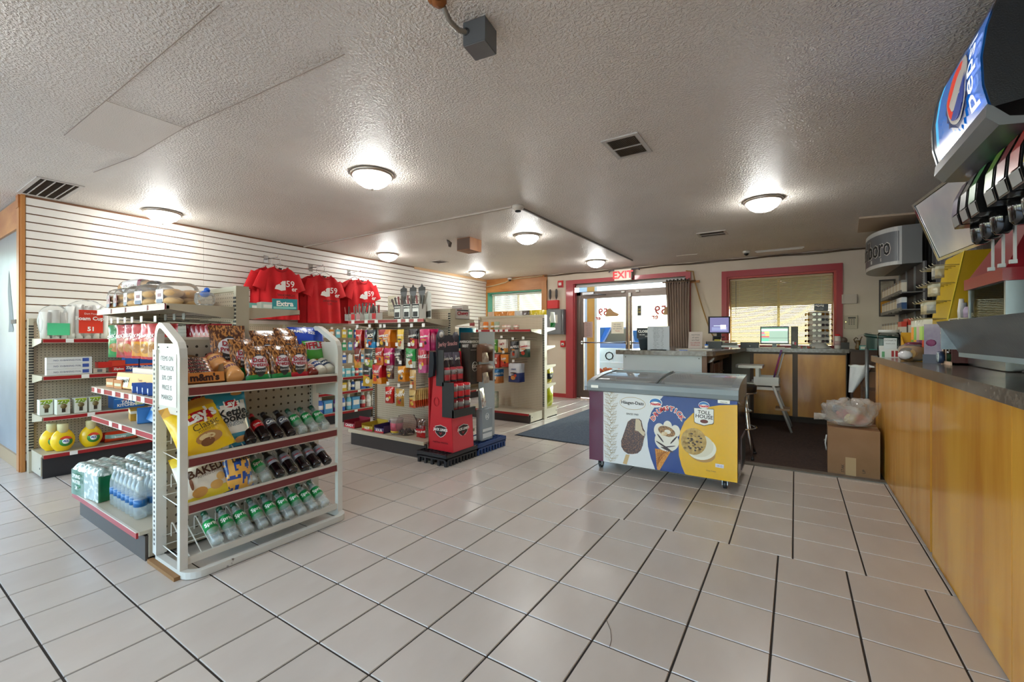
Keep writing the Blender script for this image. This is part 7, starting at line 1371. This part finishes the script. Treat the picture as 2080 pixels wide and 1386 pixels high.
o = carton('business_card_box', .13, .07, .075, '#d6d6d6', (), panels=((.55, .68, .1, .8, M('#a02028', .4)), (.75, .88, .1, .8, M('#a02028', .4)), (.05, .2, .05, .7, M('#5a9a6a', .4)))); o.location = (.70, 5.06, 1.07); tag(o, 'small white box with two red dots on the counter end', 'box')
t = thing('display_carton', 'bright yellow cardboard counter display box with raised back', 'carton', (.88, 5.02, 1.07)); YC = M('#d89c08', .45); MB(YC).box(-.10, .10, .07, .075, 0, .22).box(-.10, .10, -.08, .07, 0, .004).box(-.10, .10, -.08, -.075, 0, .07).prism([(-.08, 0), (.075, 0), (.075, .20), (-.08, .07)], -.10, -.095, AXX).prism([(-.08, 0), (.075, 0), (.075, .20), (-.08, .07)], .095, .10, AXX).build('carton', t); MB(M('#8a3a20', .4)).box(-.03, .04, .068, .07, .13, .17).build('print', t)
# ================================================================== CIGARETTE RACK AND HEADER
cg = thing('cigarette_rack', 'grey cigarette rack with three shelves on the panelled wall', 'rack', (1.16, 6.8, 1.1)); CG = TR(-1.16, -6.8, -1.1)
def cgb(m): b = MB(m); b.T = CG; return b
GRYD = M('#4a474a', .45)
b = cgb(GRYD); b.box(1.14, 1.155, 6.2, 7.5, 1.16, 2.05); b.build('back_panel', cg)
b = cgb(M('#8d8d8c', .4)); z = 1.2
for y in (6.2, 6.62, 7.06, 7.48): b.box(1.125, 1.14, y, y + .02, 1.16, 2.05)
b.m(DARK)
while z < 2.0: b.box(1.1235, 1.1245, 6.205, 6.215, z, z + .012); z += .0254
b.build('slotted_post', cg)
CZ = (1.29, 1.55, 1.735)
for z in CZ: b = cgb(M('#6c6a69', .4)); b.box(.955, 1.14, 6.2, 7.5, z - .012, z).box(.945, .957, 6.2, 7.5, z - .02, z + .018); b.m(DARK).box(.94, .946, 6.25, 6.5, z - .03, z - .012).box(.94, .946, 6.7, 6.9, z - .03, z - .012); b.build('shelf', cg)
PK = [('#d8cdbc', '#c83a2a', 'white and red'), ('#2a4a78', '#d8dce0', 'blue'), ('#d8d0c0', '#8a8a88', 'pale'), ('#c8b89a', '#7a5a3a', 'tan')]
n = 0
for si, z in enumerate(CZ):
    for k in range(20):
        y = 6.23 + .063 * k; kind = 1 if (si == 1 and k < 4) else (0 if (si == 0 and k < 3) else (2 if (k * 7 + si) % 3 else 3))
        place('cig%d' % kind, (lambda kind=kind: MB(M(PK[kind][0], .4)).box(-.028, .028, -.022, .022, 0, .125).m(M(PK[kind][1], .4)).box(-.0284, .0284, -.0224, .0224, .07 if kind < 2 else .10, .1254).build('cigarette_pack')), (.975, y, z + .001), '%s cigarette pack on the %s shelf, %s from the near end' % (PK[kind][2], ('lowest', 'middle', 'top')[si], ORD[k]), 'cigarette pack', rz=R(-90), group='cigarette packs on the wall rack'); n += 1
        if si == 0 and k < 4: place('cig0', None, (1.03, y, z + .001), 'white and red cigarette pack in the second line of the lowest shelf, %s' % ORD[k], 'cigarette pack', rz=R(-90), group='cigarette packs on the wall rack', sc=(1, 1, 1.25))
hd = thing('sign_header', 'curved grey and white cigarette sign header above the rack', 'sign', (1.08, 6.9, 2.25)); HD = TR(-1.08, -6.9, -2.25)
def hdm(m): b = MB(m); b.T = HD; return b
b = hdm(M('#7c7d7d', .45)); b.box(.98, 1.14, 6.32, 7.52, 2.05, 2.47); b.build('box', hd)
def arc(u, x0=.975, bul=.235): a = -PI / 2 + PI * u; return (x0 - bul * cos(a), 6.92 + .58 * sin(a))
b = hdm(M('#c9c9c6', .4)); b.prism([arc(i / 24) for i in range(25)] + [(.985, 7.5), (.985, 6.34)], 2.05, 2.47); b.build('body', hd)
b = hdm(M('#66686c', .4)); b.grid(lambda u, v: (arc(.02 + .96 * u, .972)[0], arc(.02 + .96 * u)[1], 2.09 + .33 * v), 24, 1); b.build('face', hd)
def onarc(x, y):
    u = .5 - x / 1.55; p = arc(min(.97, max(.03, u)), .969); return (p[0], p[1], 2.27 + y)
b = hdm(M('#d8d4ca', .4)); b.text('Marlboro', .29, bold=.035, fn=lambda x, y: (onarc(x * .8 + .16, y)[0] + .0015, onarc(x * .8 + .16, y)[1], onarc(x * .8 + .16, y)[2])); b.m(INK).text('Marlboro', .29, bold=.008, fn=lambda x, y: (onarc(x * .8 + .16, y)[0] - .0015, onarc(x * .8 + .16, y)[1], onarc(x * .8 + .16, y)[2])); b.m(M('#c9c9c4', .5)).add([onarc(x, y) for x, y in ((.20, -.16), (.44, -.16), (.44, -.12), (.20, -.12))], [(0, 1, 2, 3)]); b.build('lettering', hd)
# ================================================================== THINGS ON THE SERVICE AND BACK COUNTERS
Zc = CT
t = thing('plant_pot', 'dark woven pot holding a black closed sign on the service counter', 'pot', (-1.66, 5.78, Zc)); MB(M('#26343c', .7, bump=.6, bs=60)).lathe([(.055, 0), (.062, .01), (.078, .12), (.085, .13), (.085, .15), (.075, .15)], 20).build('pot', t)
o = MB(M('#20242c', .5)).box(-.10, .10, 0, .004, 0, .14).build('closed_sign'); o.location = (-1.66, 5.76, Zc + .145); tag(o, 'black sign reading closed standing in the woven pot', 'sign'); MB(WT).text('CLOSED', .045, TR(0, -.001, .095) @ AXY, bold=.03).text('WE ARE', .02, TR(-.03, -.001, .05) @ AXY).text('SORRY', .02, TR(.04, -.001, .03) @ AXY).build('lettering', o)
t = paper('price_list', 'white printed price list sheet standing on the service counter', -1.58, -1.31, Zc, Zc + .30, 5.62, ['SANDWICH MENU'] + ['turkey club ......... 7.99', 'ham and cheese ...... 6.99', 'roast beef .......... 8.49', 'veggie wrap ......... 6.49', 'chicken salad ....... 7.49', 'soup of the day ..... 4.99', 'grilled cheese ...... 5.49', 'chili bowl .......... 5.99', 'side salad .......... 3.99', 'fries ............... 2.99', 'onion rings ......... 3.49', 'fountain drink ...... 1.99', 'coffee .............. 1.49', 'bottled water ....... 1.79', 'cookie .............. 1.29'], c='#b9bfc6', ink='#3c4046'); MB(M('#8d9298', .5)).box(-.1, .1, .0, .08, 0, .01).build('foot', t)
paper('notice_stand', 'small white notice sheet leaning on the service counter near the curtain', -1.33, -1.14, Zc, Zc + .25, 6.85, ['NOTICE', 'all sales', 'are final', 'no refunds', 'thank you'], c='#d9cdc6', rl=3, tilt=R(-14))
o = MB(M('#e8eaee', .4)).box(-.07, .07, -.03, .03, 0, .002).m(BLUE).tube([(-.04, -.01, .006), (.05, .01, .006)], .004).build('pen_pad'); o.location = (-1.15, 5.62, Zc); tag(o, 'white slip with a pen lying on the service counter', 'paper')
o = MB(M('#c8c4bc', .4)).box(-.22, .22, -.1, .1, 0, .012).build('counter_mat'); o.location = (-1.1, 6.1, Zc); tag(o, 'pale flat mat on the service counter behind the price list', 'mat')
o = MB(M('#2a6ac8', .3, coat=.4)).cyl(.022, 0, .07, 12).m(WT).lathe([(.0225, .015), (.0225, .05)], 12).m(M('#20242a', .4)).cyl(.008, .07, .105, 8).build('sanitizer_bottle'); o.location = (-1.00, 6.35, Zc); tag(o, 'blue and white pump bottle on the service counter edge', 'bottle')
def monitor(w_, h_, c, scr, prints, lab, loc, rz, tilt=0):
    t = thing('computer_monitor', lab, 'monitor', loc, rz); MB(M(c, .4)).box(-w_ / 2, w_ / 2, -.02, .02, .06, .06 + h_).box(-.03, .03, -.01, .03, .0, .1).build('housing', t); MB(M(c, .4)).lathe([(.09, 0), (.09, .008), (.02, .014)], 16).build('foot', t)
    s_ = MB(M(scr, .2, e=.9)).box(-w_ / 2 + .018, w_ / 2 - .018, -.023, -.02, .078, .042 + h_).build('screen', t); m = MB()
    for (u0, u1, v0, v1, cc) in prints: m.m(M(cc, .3, e=.9)).box(-w_ / 2 + .018 + u0 * (w_ - .036), -w_ / 2 + .018 + u1 * (w_ - .036), -.0245, -.023, .078 + v0 * (h_ - .036), .078 + v1 * (h_ - .036))
    m.build('screen_content', t); return t
monitor(.38, .27, '#70757c', '#5f7468', ((0, 1, .93, 1, '#2f5040'), (0, 1, .78, .9, '#a8c8bc'), (.0, .3, .58, .70, '#a04a5a'), (.12, .3, .60, .74, '#8ab05a'), (.16, .3, .46, .54, '#d8983a'), (0, .3, .36, .44, '#a83a3a'), (0, 1, .30, .32, '#26362c'), (0, .28, .12, .26, '#3f8a6a'), (0, 1, .02, .07, '#c8d4d8')), 'grey monitor showing a green coloured table under the window', (-.268, 7.82, Zc), R(0))
monitor(.30, .26, '#1e2126', '#4c4a66', ((.1, .9, .1, .35, '#5a5f7a'), (.55, .85, .2, .5, '#a8a0c0'), (.2, .7, .42, .46, '#8a94a8')), 'black monitor turned sideways on the back counter by the hanging cable', (-.98, 7.35, Zc + .16), R(18)); 
t = D.objects['computer_monitor.001']; MB(M('#1b1c1f', .5)).box(-.08, .02, -.04, .06, -.16, .02).build('arm_base', t)
t = thing('receipt_printer', 'dark grey printer with papers on the counter corner', 'printer', (-.93, 7.05, Zc)); MB(M('#34373b', .45)).box(-.17, .05, -.12, .12, 0, .10, ch=.01).build('body', t); MB(M('#5a5852', .5)).box(.05, .22, -.12, .12, .02, .085).build('card_tray', t); MB(M('#c8bc9a', .6)).box(-.1, .2, -.08, .08, .10, .112).m(M('#c8b82a', .5)).box(-.06, .02, -.1, .0, .112, .13).build('papers', t); MB(M('#c4c8c8', .4)).box(.04, .26, -.15, -.10, .02, .045).build('keyboard', t)
t = thing('card_terminal', 'low black box with a white button beside the grey monitor', 'device', (-.58, 7.62, Zc)); MB(M('#25262a', .4)).box(-.13, .12, -.07, .07, 0, .085, ch=.005).build('body', t); MB(WHITE).cyl(.008, 0, .003, 8, TR(0, -.07, .03) @ AXY).build('button', t)
t = thing('desk_tower', 'upright black computer tower with stickers beside the sunglasses rack', 'computer', (-.01, 7.80, Zc)); MB(M('#2c2823', .4, c2='#453c30', sc=10)).box(-.045, .045, -.14, .14, 0, .32).build('case', t); MB(M('#d8d4d0', .4)).box(-.025, -.005, -.143, -.14, .06, .10).m(M('#c83a4a', .4)).box(0, .02, -.143, -.14, .05, .09).build('sticker', t)
o = carton('paper_stack', .34, .22, .012, '#d8c8b8', ()); o.location = (-.30, 7.70, Zc); tag(o, 'loose papers lying before the grey monitor', 'paper')
for k in range(7): o = MB(M(('#b8b8a8', '#c84a4a', '#8a9a8a', '#d8d8d0', '#a84a3a', '#6a7a6a', '#c8b8a8')[k], .5)).ball((0, 0, .016), .02, 8, 5, (1.2, .8, .8)).build('trinket'); o.location = (.05 + .028 * k, 7.64 + .015 * (k % 2), Zc); tag(o, '%s small trinket at the front edge by the sunglasses rack, %s along' % (('pale', 'red', 'grey green', 'white', 'brick red', 'dull green', 'beige')[k], ORD[k]), 'trinket')
# sunglasses tower
sr = thing('sunglasses_rack', 'white revolving sunglasses tower with a dark sign on top', 'display rack', (.285, 7.82, Zc)); MB(M('#c9c5c0', .4)).lathe([(.15, 0), (.15, .012), (.10, .06), (.09, .07)], 24).m(M('#cfcac4', .4)).box(-.105, .105, -.085, .085, .07, .535, TR(rz=R(20))).build('tower', sr)
MB(M('#3c4048', .4)).box(-.085, .085, -.004, .004, .545, .65, TR(ry=R(3))).build('sign_board', sr); MB(WT).text('gogs', .062, TR(.01, -.0065, .615, ry=R(3)) @ AXY, bold=.03).text('SUNGLASSES', .018, TR(.01, -.0065, .575, ry=R(3)) @ AXY).build('lettering', sr)
def mk_gl(fr, ln):
    def f():
        o = MB(M(fr, .3)).tube([(-.065, 0, 0), (-.035, -.004, .014), (-.008, -.006, .006), (.008, -.006, .006), (.035, -.004, .014), (.065, 0, 0)], .0035, 5).tube([(-.065, 0, 0), (-.068, .03, .002), (-.066, .10, -.01)], .003, 4).tube([(.065, 0, 0), (.068, .03, .002), (.066, .10, -.01)], .003, 4).build('sunglasses')
        for sx in (-1, 1): MB(M(ln, .08, coat=.8)).prism([(sx * .034 + .027 * cos(a * PI / 6), -.006 + .019 * sin(a * PI / 6)) for a in range(12)], .002, .004, TR(0, -.004, 0) @ AXY).build('lens', o)
        return o
    return f
GLK = [('#2a2422', '#4a4048', 'brown-framed'), ('#1e1c1e', '#20242a', 'black-framed'), ('#3c3a3c', '#5a6068', 'grey-framed'), ('#7a2420', '#5a2a28', 'dark red-framed'), ('#b08a50', '#8a5a20', 'amber')]
for r_ in range(6):
    for c__ in range(4):
        ang = (-150, -100, -55, -12)[c__]; kd = (r_ * 3 + c__ * 2 + (r_ > 2)) % 5 if c__ != 0 else (4 if r_ < 2 else 3); rad = .155 if c__ in (0, 3) else .125
        place('gl%d' % kd, mk_gl(*GLK[kd][:2]), (.285 + rad * cos(R(ang)), 7.82 + rad * .95 * sin(R(ang)), Zc + .50 - .078 * r_), '%s sunglasses in the %s row of the tower, %s column' % (GLK[kd][2], ('top', 'second', 'third', 'fourth', 'fifth', 'bottom')[r_], ORD[c__]), 'sunglasses', rz=R(ang + 90), sc=.95)
o = MB(M('#cdc2bb', .4)).lathe([(.036, 0), (.038, .01), (.038, .17), (.034, .18)], 16).m(M('#b89a98', .4)).lathe([(.0385, .05), (.0385, .11)], 16).m(RED).cyl(.03, .18, .205, 14).build('wipes_tub'); o.location = (.50, 7.66, Zc); tag(o, 'white tub with a red lid in front of the sunglasses tower', 'tub')
o = MB(M('#2c2422', .5)).box(-.07, .07, -.05, .05, 0, .09).m(M('#8a7464', .4, c2='#3a2c28', sc=30)).ball((.01, 0, .12), .045, 10, 6).build('candy_bowl'); o.location = (.62, 7.70, Zc - .0); o.location.x = .56; tag(o, 'small dark box topped with a brown ball beside the wipes tub', 'box')
# end of the back counter: shelf with figure, tissue box, papers
sh_ = thing('side_cabinet', 'dark brown cabinet beyond the back counter end', 'cabinet', (.92, 7.75, 0)); MB(M('#4a3022', .5)).box(-.29, .22, -.25, .42, 0, 1.05).m(M('#3c281e', .5)).box(-.31, .22, -.27, .42, 1.05, 1.075).build('body', sh_)
o = MB(M('#7a5a2a', .4, c2='#3a2a1a', sc=20)).lathe([(.03, 0), (.035, .03), (.022, .07), (.03, .10), (.02, .13)], 10).tube([(-.03, 0, .10), (-.045, 0, .14), (-.02, 0, .17), (0, 0, .15)], .008).tube([(.02, 0, .10), (.03, 0, .15), (.045, 0, .18)], .007).build('figurine'); o.location = (.72, 7.60, 1.076); tag(o, 'small brown and gold curled figurine on the dark cabinet', 'figurine')
o = carton('tissue_box', .26, .12, .06, '#4f9a94', (), panels=((.05, .5, .2, .8, M('#d8d4c4', .4)),)); o.location = (.86, 7.62, 1.076); tag(o, 'teal patterned tissue box on the dark cabinet', 'box')
o = MB(M('#c9b9ac', .7)).prism([(-.13, 0), (.10, 0), (.12, .14), (.02, .24), (-.12, .20)], -.01, .0, AXY).build('paper_bag'); o.location = (.86, 7.85, 1.076); tag(o, 'pale paper sheet standing behind the green chair arm', 'paper')
# green chair on a pole
t = thing('barber_chair', 'dark green curved chair back on a grey pole beyond the long counter end', 'chair', (.66, 6.15, 0)); GC = M('#16362f', .35, coat=.4)
MB(GC).grid(lambda u, v: (.16 + .17 * cos(R(60 + 240 * u)), .13 * sin(R(60 + 240 * u)), 1.12 + .15 * v * (1 - .25 * abs(2 * u - 1))), 18, 3).build('backrest', t); MB(GC).tube([(.16 + .17 * cos(R(60 + 240 * u / 12)), .13 * sin(R(60 + 240 * u / 12)), 1.275 - .04 * abs(u / 6 - 1)) for u in range(13)], .02, 8).build('top_roll', t)
MB(M('#7c7f80', .35, m=.6)).tube([(-.0, 0, .02), (-.0, 0, 1.14)], .018, 10).build('pole', t); MB(M('#6b6e70', .4, m=.5)).lathe([(.14, 0.008), (.13, .02), (.03, .04)], 20).build('foot', t)
t = thing('grab_hook', 'dark hook and cable on the panelled wall beyond the yellow board', 'hook', (1.225, 5.4, 1.48)); MB(M('#3a1a28', .4)).tube([(0, 0, .05), (-.05, 0, .04), (-.07, 0, 0), (-.05, 0, -.03), (-.02, 0, -.03)], .012, 8).build('hook', t); MB(M('#2a2a2c', .5)).tube([(0, 0, .05), (-.0, -.3, -.10), (-.0, .5, .35)], .003, 4).build('wire', t)
o = MB(M('#8f9396', .35, m=.5)).box(-.01, 0, -.045, .045, 0, .62).box(-.012, 0, -.08, .08, .58, .68).build('paper_roll_holder'); o.location = (1.238, 5.75, 1.35); tag(o, 'tall grey metal holder on the panelled wall behind the yellow board', 'holder')
